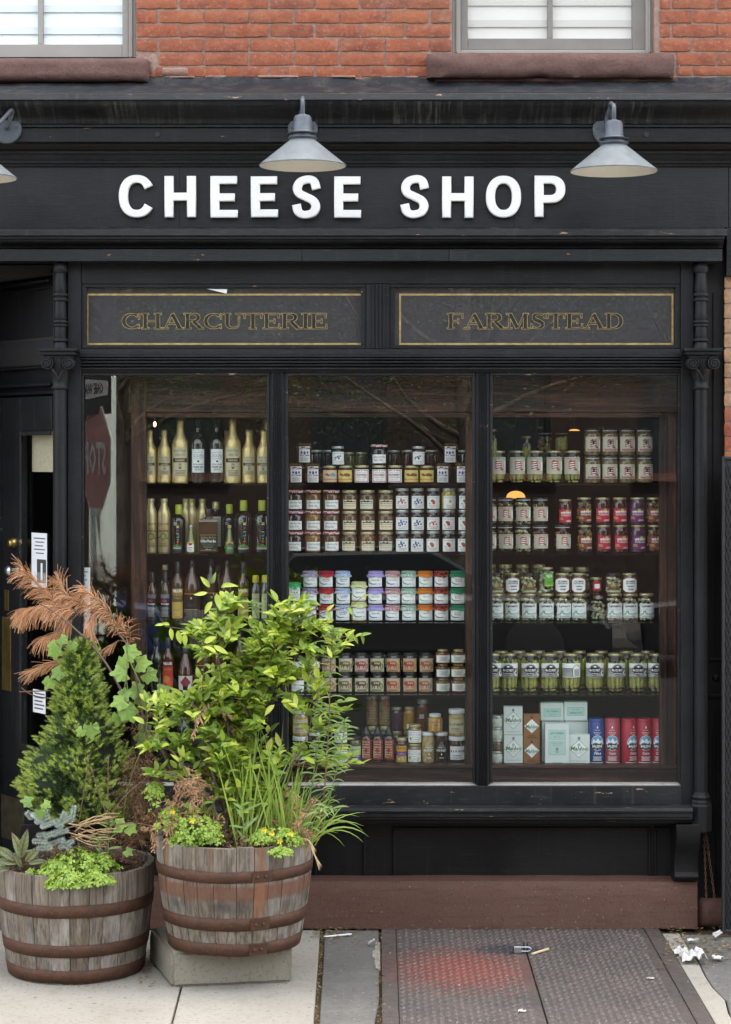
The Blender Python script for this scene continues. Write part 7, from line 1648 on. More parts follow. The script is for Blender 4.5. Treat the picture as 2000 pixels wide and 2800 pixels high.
M['straw'] = plain('dry_twig', (.40, .28, .15), .85, var=.3)
M['flower'] = plain('yellow_flower', (.75, .52, .02), .6)

def leaf_mesh(name, mat, L=1.0, Wd=.46, fold=.25, curl=.25, n=5, wave=0.0, tip=.8):
    """leaf along +Y from the origin, normal +Z, unit length"""
    mb = MB(); vs = []
    for i in range(n + 1):
        t = i / n; w = Wd / 2 * math.sin(math.pi * min(1, t ** tip)) ** .8 if 0 < t < 1 else .012
        z = -curl * t * t; y = L * t * (1 - .12 * curl * t)
        wz = wave * math.sin(t * 9)
        vs += [(-w, y, z + w * fold * 2 + wz), (0, y, z), (w, y, z + w * fold * 2 - wz)]
    fs = []
    for i in range(n):
        a = i * 3; fs += [(a, a + 1, a + 4, a + 3), (a + 1, a + 2, a + 5, a + 4)]
    mb.add(vs, fs); me = mb.mesh(name, 180)
    if mat: me.materials.append(mat)
    return me
def frame(d, n):
    d = Vector(d).normalized(); n = Vector(n); x = d.cross(n)
    if x.length < 1e-4: x = d.cross(Vector((1, .1, 0)))
    x.normalize(); n = x.cross(d).normalized()
    return Matrix((x, d, n)).transposed()
class LeafBag:
    """collects leaves; the largest become parts of their own, the rest one joined part"""
    def __init__(self): self.l = []
    def add(self, p, d, n, s, young): self.l.append((Vector(p), frame(d, n), s, young))
    def build(self, parent, meshes, matj, keep=300):
        self.l.sort(key=lambda q: -q[2] - (.02 if q[0].y < -1 else 0))
        base = WO[parent.name]
        for p, m, s, yg in self.l[:keep]:
            me = R.choice(meshes[yg]); o = bpy.data.objects.new('leaf', me); C.objects.link(o); o.parent = parent
            o.matrix_local = Matrix.Translation(p - base) @ m.to_4x4() @ Matrix.Diagonal((s * R.uniform(.85, 1.15), s, s, 1))
        mb = MB()
        for p, m, s, yg in self.l[keep:]:
            me = R.choice(meshes[yg]); mb.add([p + m @ (v.co * s) for v in me.vertices], [tuple(f.vertices) for f in me.polygons])
        if mb.v: mb.put('small_leaves' if False else 'foliage', matj, parent, smooth=180, kind='stuff')
YM = [leaf_mesh('leaf', M['leaf_young'], 1, w, f, c) for w, f, c in ((.42, .2, .2), (.36, .3, .35), (.47, .15, .1), (.38, .35, .55), (.42, .1, -.15))]
OM = [leaf_mesh('leaf', M['leaf_old'], 1, w, f, c) for w, f, c in ((.52, .2, .25), (.46, .3, .4), (.55, .12, .15), (.48, .3, .55))]
c6x = lambda x, y: (400 + x / 2.7067, 1580 + y / 2.7067)
rp_ = random.Random(21)
YS = -.92
shrub = thing('berry_shrub', 'leafy yellow green berry shrub growing in the rust stained barrel', 'shrub', (BR[0], BR[1], .60))
bag = LeafBag(); stems = MB(); twigs = MB()
k_ = (D + YS) / F
def S6(x, y, Y=YS): q = c6x(x, y); return W(q[0], q[1], Y)
trunks = [([(590, 1950), (580, 1690), (500, 1480), (440, 1260), (380, 1190), (300, 1130)], -.95, .0075), ([(560, 1960), (640, 1500), (620, 1250), (580, 900), (540, 600), (530, 250), (495, 110)], -.90, .006), ([(600, 1960), (650, 1400), (690, 1150), (790, 920), (870, 740), (930, 580), (1040, 480), (1150, 330)], -.88, .006), ([(420, 1930), (380, 1640), (320, 1480), (200, 1290), (60, 1220)], -1.0, .007), ([(800, 1950), (900, 1700), (1000, 1500), (1180, 1200), (1230, 1010), (1275, 900), (1240, 740), (1190, 690)], -.98, .005), ([(700, 1950), (720, 1500), (800, 1200), (840, 950), (760, 760), (690, 520), (640, 260)], -.80, .0045), ([(560, 1960), (480, 1640), (300, 1500), (160, 1440), (60, 1440)], -1.05, .006), ([(620, 1960), (480, 1300), (430, 1000), (420, 780), (430, 560), (380, 410), (140, 360)], -.86, .0045)]
tpts = []
for pl, Y, r in trunks:
    pts = catmull([S6(x, y, Y + .03 * math.sin(i * 2.1)) for i, (x, y) in enumerate(pl)], 5)
    pts[0].z = min(pts[0].z, .60)
    n = len(pts); stems.tube(pts, [r * (1 - .72 * i / (n - 1)) for i in range(n)], 6); tpts += pts[2:]
for pl, Y in (([(1010, 420), (1100, 330), (1330, 250), (1500, 215), (1600, 140)], -.95), ([(1180, 700), (1300, 560), (1430, 450), (1520, 430), (1590, 430)], -.9), ([(760, 1760), (600, 1950), (560, 1975)], -1.0), ([(730, 1700), (660, 1530), (730, 1480)], -1.0), ([(470, 1700), (440, 1830), (410, 1960)], -1.1), ([(400, 1760), (405, 1960)], -1.12), ([(600, 790), (700, 920), (760, 1030)], -.98)):
    pts = catmull([S6(x, y, Y) for x, y in pl], 5); twigs.tube(pts, [.0028 - .0014 * i / len(pts) for i in range(len(pts))], 5)
def leaf_at(p, d, s, young):
    n = Vector((rp_.uniform(-.6, .6), -.45 + rp_.uniform(-.4, .35), .95 + rp_.uniform(-.3, .3)))
    bag.add(p, d, n, s, 0 if young else 1)
def cluster(cx, cy, rx, ry, n, young=.8, Y=None, s=.055, up=.2):
    Y0 = YS if Y is None else Y
    ctr = S6(cx, cy, Y0); RX, RY = rx / 2.7067 * k_, ry / 2.7067 * k_
    n = int(n * 2.9); ntw = max(1, round(n / 8)); left = n
    anchor = min(tpts, key=lambda q: (q - (ctr - Vector((0, 0, RY)))).length + (0 if q.z < ctr.z + .02 else .3))
    for t in range(ntw):
        a = rp_.uniform(0, 6.28); q = math.sqrt(rp_.random())
        tipo = ctr + Vector((RX * q * math.cos(a) * 1.05, rp_.uniform(-.13, .13), RY * q * math.sin(a)))
        st = anchor.lerp(tipo, .45) + Vector((rp_.uniform(-.02, .02), rp_.uniform(-.02, .02), rp_.uniform(-.03, .0)))
        path = catmull([anchor, st, tipo], 5); twigs.tube(path, [.0016 - .0009 * i / len(path) for i in range(len(path))], 4)
        m = max(3, min(left, round(n / ntw))); left -= m
        ax = (tipo - st)
        for j in range(m):
            f = .25 + .78 * j / max(1, m - 1); p = st + ax * f
            side = Vector((math.cos(j * 2.4 + t), math.sin(j * 2.4 + t) * .8, .25)); d = ax.normalized() * (.45 + .8 * (f > .9)) + side * .85 + Vector((0, -.12, up - .18))
            p = p + Vector((rp_.gauss(0, .25) * RX * .5, rp_.gauss(0, .02), rp_.gauss(0, .25) * RY * .5)) * (1 if f < .95 else .3)
            leaf_at(p, d, s * rp_.choice((rp_.uniform(.4, .8), rp_.uniform(.75, 1.1), rp_.uniform(.9, 1.35))), rp_.random() < young)
CL = [(640, 200, 90, 55, 22), (560, 290, 120, 55, 18), (410, 410, 110, 55, 26), (480, 510, 115, 70, 26), (600, 400, 110, 95, 26), (900, 410, 180, 85, 56), (1110, 205, 120, 50, 30), (980, 215, 40, 55, 7), (1080, 340, 190, 75, 44), (900, 550, 165, 85, 44), (1150, 480, 165, 65, 34), (1310, 370, 80, 60, 13), (1480, 440, 90, 40, 12), (930, 690, 130, 85, 36), (1130, 650, 130, 85, 28), (1250, 790, 90, 90, 18), (700, 800, 120, 65, 24), (480, 860, 130, 75, 32), (250, 900, 165, 60, 36), (60, 905, 75, 50, 13), (420, 980, 175, 55, 32), (600, 1000, 105, 65, 24), (820, 900, 115, 65, 22), (760, 1105, 120, 55, 22), (500, 1125, 120, 65, 22), (70, 1225, 90, 55, 16), (240, 1275, 110, 55, 18), (170, 1440, 100, 50, 13), (60, 1450, 60, 40, 6), (520, 1260, 145, 90, 34), (660, 1280, 100, 85, 20), (600, 1410, 150, 85, 34), (760, 1450, 120, 75, 24), (650, 1590, 130, 65, 18), (890, 1650, 110, 55, 12), (910, 1560, 80, 55, 10), (650, 1700, 60, 30, 5), (1070, 1590, 50, 30, 5), (1450, 985, 95, 45, 14), (1290, 1090, 70, 60, 9), (1450, 1350, 95, 55, 11), (1550, 1370, 45, 30, 6), (800, 1010, 90, 50, 14), (300, 1370, 140, 90, 14), (430, 1560, 110, 80, 12), (820, 1550, 120, 90, 14), (1180, 1330, 90, 90, 10), (1120, 930, 90, 90, 14), (280, 1180, 120, 80, 14), (180, 1130, 110, 60, 10), (520, 1700, 140, 70, 10), (930, 1380, 130, 120, 18), (760, 1620, 120, 80, 12)]
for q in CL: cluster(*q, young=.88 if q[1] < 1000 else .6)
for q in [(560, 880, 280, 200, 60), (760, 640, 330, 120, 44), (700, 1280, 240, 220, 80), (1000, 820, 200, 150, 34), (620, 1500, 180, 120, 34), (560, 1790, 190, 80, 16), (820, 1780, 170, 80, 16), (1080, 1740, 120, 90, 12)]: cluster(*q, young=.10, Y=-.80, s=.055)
for x, y, a, s in [(470, 70, 2.2, .062), (555, 70, .35, .072), (520, 115, -1.3, .075), (490, 175, -2.2, .065), (500, 40, 1.5, .05), (455, 110, -2.9, .06), (540, 240, .4, .05), (175, 350, 2.8, .045), (180, 372, -1.4, .055), (232, 392, -1.3, .06), (285, 415, -1.5, .055), (130, 350, 3.0, .04), (950, 940, -2.4, .065), (1010, 930, -.5, .066), (1000, 920, .3, .055), (500, 500, -.6, .075), (430, 480, .5, .06), (1335, 250, .9, .045), (1340, 240, -1.2, .045), (1500, 215, -1.2, .04), (1600, 140, .3, .03), (1430, 450, -1.2, .042), (1480, 435, .8, .05), (1530, 425, -.9, .045), (1585, 430, .4, .05), (1590, 420, -1.1, .045), (1510, 460, 2.0, .04)]:
    p = S6(x, y, -1.02); bag.add(p, (math.cos(a), -.15, math.sin(a)), (rp_.uniform(-.3, .3), -.8, .6), s, 0)
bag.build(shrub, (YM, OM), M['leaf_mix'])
stems.put('stem', M['bark'], shrub, smooth=180); twigs.put('twigs', M['bark_red'], shrub, smooth=180, kind='stuff')

# strips: thin curved blades
def blade_pts(p, d, L, droop, n=5):
    p = Vector(p); d = Vector(d).normalized(); out = [p.copy()]
    for i in range(n):
        d = (d + Vector((0, 0, -droop / n))).normalized(); p = p + d * (L / n); out.append(p.copy())
    return out
def add_blade(mb, pts, w, m=0, facing=Vector((0, -1, .35)), taper=True):
    n = len(pts); vs = []
    for i, p in enumerate(pts):
        t = (pts[min(i + 1, n - 1)] - pts[max(i - 1, 0)]); s = t.cross(facing)
        s = s.normalized() if s.length > 1e-6 else Vector((1, 0, 0))
        f = i / (n - 1); ww = w / 2 * ((.45 + 1.1 * f if f < .5 else 1.0) * (1 - f ** 2.2) + .03 if taper else 1)
        vs += [p - s * ww, p + s * ww]
    mb.add(vs, [(2 * i, 2 * i + 1, 2 * i + 3, 2 * i + 2) for i in range(n - 1)], m)
grass = thing('grass_clump', 'tall arching green grass on the right side of the raised barrel', 'grass', (BR[0] + .12, -.98, .60))
rg_ = random.Random(4)
for k in range(135):
    right = rg_.random() < .35
    bx, by = (rg_.uniform(900, 1260), 1880 + rg_.uniform(-60, 60)) if right else (rg_.uniform(640, 1130), 1880 + rg_.uniform(-60, 50))
    p = S6(bx, by, rg_.uniform(-1.12, -.82)); p.z = min(p.z, .61)
    L = rg_.uniform(.16, .32) if right else rg_.uniform(.22, .56)
    d = Vector((rg_.uniform(-.1, .75) if right else rg_.uniform(-.25, .3), rg_.uniform(-.35, .2), 1))
    mb = MB(); add_blade(mb, blade_pts(p, d, L, rg_.uniform(.2, 2.0) if right else rg_.uniform(.1, .7), 7), rg_.uniform(.006, .012), facing=Vector((rg_.uniform(-.6, .6), -1, .4)))
    mb.put('blade', M['grass'], grass, smooth=180)
# tall weeds with narrow leaves
def weed(path, label, r, nl, L, top, droop, seed, lw=.007, name='tall_weed', stem='bark_red', loc=None):
    rr = random.Random(seed); pts = catmull(path, 8); t = thing(name, label, 'weed', pts[0]); n = len(pts)
    MB().tube(pts, [r * (1 - .6 * i / n) for i in range(n)], 6).put('stem', M[stem], t, smooth=180)
    for k in range(nl):
        f = top + (1 - top) * (k / max(1, nl - 1)) ** .8; i = min(n - 1, int(f * (n - 1))); a = k * 2.4 + rr.uniform(-.4, .4)
        d = Vector((math.cos(a), math.sin(a) * .7 - .2, .5 + rr.uniform(-.2, .5)))
        mb = MB(); add_blade(mb, blade_pts(pts[i], d, L * rr.uniform(.6, 1.2) * (1 - .35 * (f > .93)), droop * rr.uniform(.5, 1.4), 5), lw * rr.uniform(.8, 1.3), facing=Vector((rr.uniform(-.5, .5), -1, .5)))
        mb.put('leaf', M['weed'], t, smooth=180)
    return t
weed([S6(1290, 1880, -1.02), S6(1330, 1450, -1.04), S6(1355, 1000, -1.03), S6(1370, 560, -1.0), S6(1390, 360, -1.0)], 'tall dark stemmed weed with narrow leaves right of the shrub', .0042, 78, .07, .12, 1.1, 3)
weed([S6(1180, 1880, -1.0), S6(1240, 1450, -1.02), S6(1290, 1150, -1.0), S6(1300, 960, -1.0)], 'leafy narrow weed between the grass and the dark stemmed weed', .003, 52, .075, .25, .9, 23, .0085, stem='stem_green')
weed([S6(1300, 1880, -1.0), S6(1390, 1500, -1.03), S6(1450, 1230, -1.03), S6(1470, 1050, -1.03)], 'leafy narrow weed at the far right of the raised barrel', .003, 52, .075, .22, 1.2, 24, .0085, stem='stem_green')
weed([S6(840, 1800, -.85), S6(850, 1000, -.84), S6(845, 420, -.84), S6(800, 230, -.84), S6(760, 180, -.84)], 'slender pale weed rising behind the middle of the shrub', .003, 20, .07, .70, 1.3, 5, .006, stem='stem_green')
weed([S6(720, 1960, -1.15), S6(722, 1850, -1.15), S6(715, 1680, -1.15)], 'young upright weed with pointed leaves at the front of the barrel', .003, 11, .085, .1, .3, 7, .014, stem='stem_green')
weed([S6(1210, 1900, -1.15), S6(1260, 1760, -1.18), S6(1330, 1700, -1.2), S6(1400, 1720, -1.2)], 'weed leaning over the right rim of the raised barrel', .003, 16, .075, .15, 1.4, 9, .012, stem='stem_green')

def Lp(px, py, Y): return W(px, py, Y)
# clover mounds
def clover(name, label, spots, n, seed, size=.017, flowers=(), base=None):
    rr = random.Random(seed); t = thing(name, label, 'clover', base or spots[0][0]); mb = MB(); st = MB()
    for k in range(n):
        c, rad = spots[rr.randrange(len(spots))] if len(spots) > 1 else spots[0]
        a = rr.uniform(0, 6.28); e = rr.uniform(-.2, 1.0); ce = math.sqrt(max(0, 1 - e * e)) if e > 0 else 1
        q = rr.uniform(.75, 1.05); p = Vector((c[0] + rad[0] * math.cos(a) * ce * q, c[1] + rad[1] * math.sin(a) * ce * q, c[2] + rad[2] * max(e, -.15) * q))
        n_ = Vector((math.cos(a) * .6, math.sin(a) * .6 - .35, .8)) + Vector((rr.gauss(0, .25), rr.gauss(0, .25), 0)); n_.normalize()
        s = size * rr.uniform(.7, 1.25); r0 = rr.uniform(0, 6.28); x = n_.cross(Vector((0, 1, .3))).normalized(); y = n_.cross(x)
        for j in range(3):
            b = r0 + j * 2.094; d = x * math.cos(b) + y * math.sin(b); w = x * math.cos(b + 1.57) + y * math.sin(b + 1.57)
            vs = [p, p + d * s * .62 + w * s * .52 - n_ * s * .12, p + d * s * .98 + w * s * .34 - n_ * s * .2, p + d * s * .82 + n_ * s * .02, p + d * s * .98 - w * s * .34 - n_ * s * .2, p + d * s * .62 - w * s * .52 - n_ * s * .12]
            mb.add(vs, [(0, 1, 2, 3), (0, 3, 4, 5)])
        if k % 2 == 0: st.tube([p, Vector((c[0] + (p.x - c[0]) * .5, c[1] + (p.y - c[1]) * .5, c[2] - rad[2] * .25))], .0011, 3, cap=False)
    mb.put('foliage', M['clover'], t, smooth=180, kind='stuff'); st.put('stalks', M['stem_green'], t, kind='stuff')
    for f in flowers:
        fm = MB(); f = Vector(f)
        for j in range(5):
            b = j * 1.2566; d = Vector((math.cos(b), -.5, math.sin(b))); fm.add([f, f + d * .010 + Vector((.004 * math.sin(b), 0, -.004 * math.cos(b))), f + d * .013, f + d * .010 - Vector((.004 * math.sin(b), 0, -.004 * math.cos(b)))], [(0, 1, 2, 3)])
        fm.put('flower', M['flower'], t)
    return t
S6s = lambda x, y, Y, rx, ry, rz: (S6(x, y, Y), (rx, ry, rz))
clover('clover_mound', 'bright clover mound spilling over the front rim of the left barrel', [(Vector((X(215, -1.0), -1.0, .50)), (.13, .10, .085)), (Vector((X(265, -.98), -.98, .49)), (.10, .09, .075)), (Vector((X(160, -1.0), -1.0, .48)), (.08, .08, .07)), (Vector((X(190, -1.1), -1.1, .455)), (.10, .045, .05)), (Vector((X(265, -1.09), -1.09, .46)), (.08, .04, .04))], 620, 3, .0165)
clover('clover_patch', 'small clover patch by the dark leaves at the left rim', [(Vector((X(88, -.98), -.98, .45)), (.045, .04, .04))], 60, 5, .014)
clover('clover_mound', 'clover mound with a yellow flower at the left front of the raised barrel', [S6s(370, 1900, -1.13, .105, .09, .09), S6s(300, 1950, -1.10, .08, .07, .05), S6s(470, 1930, -1.13, .06, .06, .06)], 300, 7, .0155, [S6(345, 1795, -1.2)])
clover('trailing_clover', 'clover with a yellow flower climbing the left side of the raised barrel', [S6s(60, 1600, -1.0, .045, .05, .05), S6s(120, 1700, -1.02, .06, .05, .05), S6s(180, 1770, -1.05, .05, .04, .04), S6s(130, 1840, -1.08, .04, .04, .03), S6s(60, 1560, -1.0, .035, .04, .03)], 130, 9, .017, [S6(198, 1730, -1.1)])
clover('flowering_clover', 'pale yellow green clover with small yellow flowers on the right front rim', [S6s(950, 1930, -1.17, .085, .06, .055), S6s(1050, 1960, -1.16, .06, .05, .05), S6s(860, 1940, -1.15, .05, .05, .05), S6s(1000, 2040, -1.24, .05, .03, .03)], 210, 11, .014, [S6(878, 1862, -1.22), S6(930, 1888, -1.23), S6(990, 1950, -1.24), S6(1075, 1890, -1.22)])

# dead brown cypress sprays at the foot of the shrub
def sprays(name, label, items, seed, mat='dead_brown', loc=None, w=.004, cat='dead plant'):
    rr = random.Random(seed); t = thing(name, label, cat, loc); mb = MB(); tw = MB()
    for (p, d, L, n) in items:
        p = Vector(p); d = Vector(d).normalized(); side = d.cross(Vector((rr.uniform(-.3, .3), -1, rr.uniform(-.2, .4)))).normalized()
        ax = blade_pts(p, d, L, .5, 6); tw.tube(ax, .0016, 4, cap=False)
        for k in range(n):
            f = k / n; b = ax[min(6, int(f * 6) + (1 if rr.random() < .5 else 0))]; s = 1 if k % 2 else -1
            dd = d * .8 + side * s * rr.uniform(.4, 1.0) + Vector((rr.uniform(-.25, .25), rr.uniform(-.3, .3), rr.uniform(-.35, .15)))
            add_blade(mb, blade_pts(b, dd, L * rr.uniform(.16, .42) * (1.1 - f * .6), rr.uniform(.2, 1.1), 3), w * rr.uniform(.6, 1.3), facing=Vector((rr.uniform(-.8, .8), -1, rr.uniform(-.3, .8))))
    mb.put('foliage', M[mat], t, smooth=180, kind='stuff'); tw.put('twigs', M['bark'], t, kind='stuff')
    return t
rs = random.Random(8); it = []
for (x, y, rx, ry, n) in [(300, 1560, 130, 60, 12), (380, 1480, 60, 80, 9), (340, 1670, 60, 90, 10), (880, 1850, 90, 80, 10), (1060, 1650, 70, 90, 8), (1180, 1760, 90, 90, 10), (100, 1870, 70, 60, 8), (1000, 1900, 120, 60, 9), (640, 1960, 160, 40, 10), (220, 1800, 60, 60, 9), (430, 1000, 70, 40, 4), (780, 1900, 120, 60, 12), (500, 1880, 150, 60, 12), (1120, 1880, 100, 70, 12), (340, 1840, 90, 60, 9)]:
    for k in range(n):
        it.append((S6(x + rs.gauss(0, rx * .6), y + rs.gauss(0, ry * .6), rs.uniform(-1.14, -.85)), (rs.uniform(-.8, .8), rs.uniform(-.6, .1), rs.uniform(-.6, .5)), rs.uniform(.07, .13), 16))
sprays('dead_cypress', 'dry orange brown cypress sprays under the shrub in the raised barrel', it, 3, loc=(BR[0], BR[1], .60), w=.0062)
it = []
for k in range(260):
    t_ = rs.random()
    px, py = (rs.gauss(378, 30), rs.uniform(2085, 2290)) if t_ < .6 else ((rs.gauss(412, 20), rs.uniform(1880, 2110)) if t_ < .75 else (rs.gauss(370, 45), rs.uniform(2230, 2345)))
    it.append((Lp(px, py, rs.uniform(-.86, -.62)), (rs.uniform(-1, 1), rs.uniform(-.6, .3), rs.uniform(-.7, .7)), rs.uniform(.05, .11), 15))
for k in range(70):
    it.append((Lp(rs.uniform(120, 400), rs.uniform(2290, 2372), rs.uniform(-.98, -.6)), (rs.uniform(-1, 1), rs.uniform(-.6, .2), rs.uniform(-.1, .9)), rs.uniform(.05, .10), 15))
sprays('dead_juniper', 'dead brown juniper filling the gap between the two barrels', it, 5, loc=(X(380, -.7), -.72, .47), w=.0028)
mb = MB()
for (a, b, c, d) in ((828, 2293, 846, 2305), (846, 2300, 862, 2346)):
    for k in range(5): add_blade(mb, catmull([Lp(a + k, b + k * 2, -1.16), Lp(c, d - 6, -1.2), Lp(c + 12 + k * 2, d + 36 - k * 3, -1.235)], 3), .006, 0)
tag(mb.put('dry_husk', M['straw'], None, smooth=180), 'dry tan husk hanging over the right rim of the raised barrel', 'dead leaf')

# dwarf spruce
spr = thing('dwarf_spruce', 'bushy cone shaped dwarf spruce in the left barrel', 'shrub', (X(215, -.75), -.75, .45))
OUT = [(1750, 217, 240), (1772, 204, 250), (1792, 190, 257), (1831, 169, 262), (1852, 165, 281), (1887, 151, 288), (1922, 150, 288), (1950, 150, 296), (1975, 120, 335), (2010, 112, 348), (2063, 88, 350), (2085, 66, 352), (2116, 58, 354), (2144, 50, 356), (2179, 56, 350), (2221, 100, 346), (2250, 170, 338)]
ks = (D - .75) / F; rs = random.Random(12)
def outl(py):
    for a, b in zip(OUT, OUT[1:]):
        if a[0] <= py <= b[0]:
            t = (py - a[0]) / (b[0] - a[0]); return a[1] + (b[1] - a[1]) * t, a[2] + (b[2] - a[2]) * t
    return OUT[-1][1:]
core = MB()
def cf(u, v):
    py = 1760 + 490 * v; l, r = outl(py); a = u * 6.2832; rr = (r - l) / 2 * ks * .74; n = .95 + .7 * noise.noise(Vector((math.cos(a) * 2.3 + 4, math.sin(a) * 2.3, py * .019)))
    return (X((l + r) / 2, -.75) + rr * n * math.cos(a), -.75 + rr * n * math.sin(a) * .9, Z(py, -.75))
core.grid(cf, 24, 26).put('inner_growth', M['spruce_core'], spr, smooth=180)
MB().tube([(X(215, -.75), -.75, .42), (X(222, -.75), -.75, .7), (X(230, -.75), -.75, 1.1)], [.014, .010, .004], 7).put('trunk', M['bark'], spr, smooth=180)
old, new = MB(), MB()
def shoot(p, d, L, nn, w, fr):
    d = d.normalized(); x = d.cross(Vector((.2, .3, 1))).normalized(); y = d.cross(x)
    fresh = rs.random() < fr
    for k in range(nn):
        f = k / nn; a = k * 2.4; b = p + d * L * f
        out = x * math.cos(a) + y * math.sin(a); q = d * (.35 + .9 * f) + out * (1.0 - .55 * f); q.normalize()
        l = .0165 * rs.uniform(.75, 1.2) * (1 - .25 * f); s = q.cross(Vector((rs.uniform(-1, 1), -1, rs.uniform(-.5, 1)))).normalized() * w
        (new if (fresh and f > .2) else old).add([b - s, b + s, b + q * l], [(0, 1, 2)])
for k in range(3300):
    py = 1752 + 490 * math.sqrt(rs.random()) if rs.random() < .8 else rs.uniform(1752, 1960)
    l, r = outl(py); a = rs.uniform(0, 6.2832)
    if math.sin(a) > .5 and rs.random() < .6: a = -a
    cx = X((l + r) / 2, -.75); rr = (r - l) / 2 * ks
    lump = noise.noise(Vector((math.cos(a) * 2.3 + 4, math.sin(a) * 2.3, py * .019))); fine = noise.noise(Vector((math.cos(a) * 6, math.sin(a) * 6, py * .05)))
    q = rr * min(1.02, .78 + .70 * lump + .36 * fine + rs.uniform(-.14, .08))
    p = Vector((cx + q * math.cos(a), -.75 + q * math.sin(a) * .9, Z(py, -.75)))
    d = Vector((math.cos(a), math.sin(a) * .9, .45 + rs.uniform(-.3, .6))) + Vector((rs.gauss(0, .3), rs.gauss(0, .3), 0))
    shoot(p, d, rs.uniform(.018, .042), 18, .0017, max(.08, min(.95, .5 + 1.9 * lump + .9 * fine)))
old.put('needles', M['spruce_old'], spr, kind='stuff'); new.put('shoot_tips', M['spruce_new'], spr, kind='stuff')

# dead pine bough
pine = thing('dead_pine_bough', 'dry orange brown pine bough arching over the spruce towards the door', 'dead plant', Lp(420, 2290, -.72))
pn = MB(); rs = random.Random(17)
def plume(path, n, L, droop, spread=.75, Y=-.72, w=.0015):
    ax = catmull([Lp(x, y, Y + rs.uniform(-.03, .03)) for x, y in path], 8); m = len(ax)
    MB().tube(ax, [.005 - .0028 * i / m for i in range(m)], 5).put('branch', M['bark_red'], pine, smooth=180)
    for k in range(n):
        f = (k + rs.random()) / n; i = min(m - 2, int(f * (m - 1))); p = ax[i].lerp(ax[i + 1], rs.random()); d = (ax[min(m - 1, i + 2)] - ax[max(0, i - 1)]).normalized()
        a = rs.uniform(0, 6.28); x = d.cross(Vector((.1, 1, .2))).normalized(); y = d.cross(x)
        q = d * 1.0 + (x * math.cos(a) + y * math.sin(a)) * spread * rs.uniform(.5, 1.4)
        add_blade(pn, blade_pts(p, q, L * rs.uniform(.7, 1.2), droop * rs.uniform(.5, 1.4), 4), w, 0, Vector((rs.uniform(-1, 1), -1, rs.uniform(-1, 1))), taper=False)
plume([(185, 1695), (151, 1648), (105, 1600), (62, 1560)], 316, 0.083, .9)
plume([(330, 1725), (292, 1668), (248, 1625), (225, 1612)], 281, 0.073, 1.3)
plume([(285, 1675), (225, 1650), (185, 1630), (158, 1592)], 290, 0.083, 1.2)
plume([(210, 1672), (150, 1660), (95, 1662), (70, 1668)], 369, 0.102, 1.9, .8)
plume([(200, 1690), (170, 1720), (120, 1745)], 176, 0.093, 1.7, .7)
plume([(260, 1670), (245, 1700), (250, 1730)], 140, 0.083, 1.6, .8)
plume([(185, 1810), (135, 1815), (88, 1836)], 158, 0.073, .6, .6, -.66)
plume([(325, 1752), (290, 1775), (258, 1795)], 96, 0.058, .7, .5)
plume([(352, 1735), (335, 1715), (325, 1700)], 70, 0.058, .8, 1.1)
plume([(352, 1770), (356, 1740), (350, 1700)], 52, 0.054, .8, 1.2)
pn.put('needles', M['pine_dead'], pine, smooth=180, kind='stuff')
for path, r0 in (([(500, 2240), (470, 2110), (420, 2010), (352, 1922), (299, 1827), (253, 1767), (197, 1712), (141, 1669), (104, 1648)], .0085), ([(400, 2010), (372, 1850), (352, 1771), (322, 1729), (285, 1675)], .006)):
    ax = catmull([Lp(x, y, -.78) for x, y in path], 6); m = len(ax); MB().tube(ax, [r0 * (1 - .7 * i / m) for i in range(m)], 6).put('branch', M['bark'], pine, smooth=180)
for path in ([(60, 1880), (75, 1893), (105, 1905), (160, 1912)], [(52, 1892), (140, 1888)]):
    ax = catmull([Lp(x, y, -.66) for x, y in path], 5); MB().tube(ax, .003, 5).put('branch', M['bark_red'], pine, smooth=180)

# hop vine
vine = thing('hop_vine', 'climbing vine with large lobed green leaves around the spruce', 'vine', Lp(330, 2290, -.86))
def hop_mesh(seed):
    rr = random.Random(seed); lobes = ((-1.95, .62), (-1.0, .86), (0, 1.0), (1.0, .86), (1.95, .62)); pts = [(0, 0, 0)]; n = 45
    for k in range(n + 1):
        a = -2.35 + 4.7 * k / n; r = 0
        for la, lr in lobes: r = max(r, lr * math.exp(-((a - la) / .52) ** 2))
        r = max(.68, r) * (1 + (.055 if k % 2 else -.03)); z = -.28 * r * r + .05 * math.cos(a * 6)
        pts.append((r * math.sin(a) * .62, r * math.cos(a) * .62 + .12, z * .5))
    inner = [(p[0] * .5, p[1] * .5 + .03, p[2] * .4 + (.03 if k % 9 < 4 else 0)) for k, p in enumerate(pts[1:])]
    m = len(pts) - 1; vs = pts + inner; fs = []
    for k in range(m - 1):
        fs.append((0, 1 + m + k + 1, 1 + m + k)); fs.append((1 + m + k, 1 + m + k + 1, 2 + k, 1 + k))
    me = MB().add(vs, fs).mesh('leaf', 180); me.materials.append(M['hop']); return me
HM = [hop_mesh(s) for s in range(3)]
rs = random.Random(6)
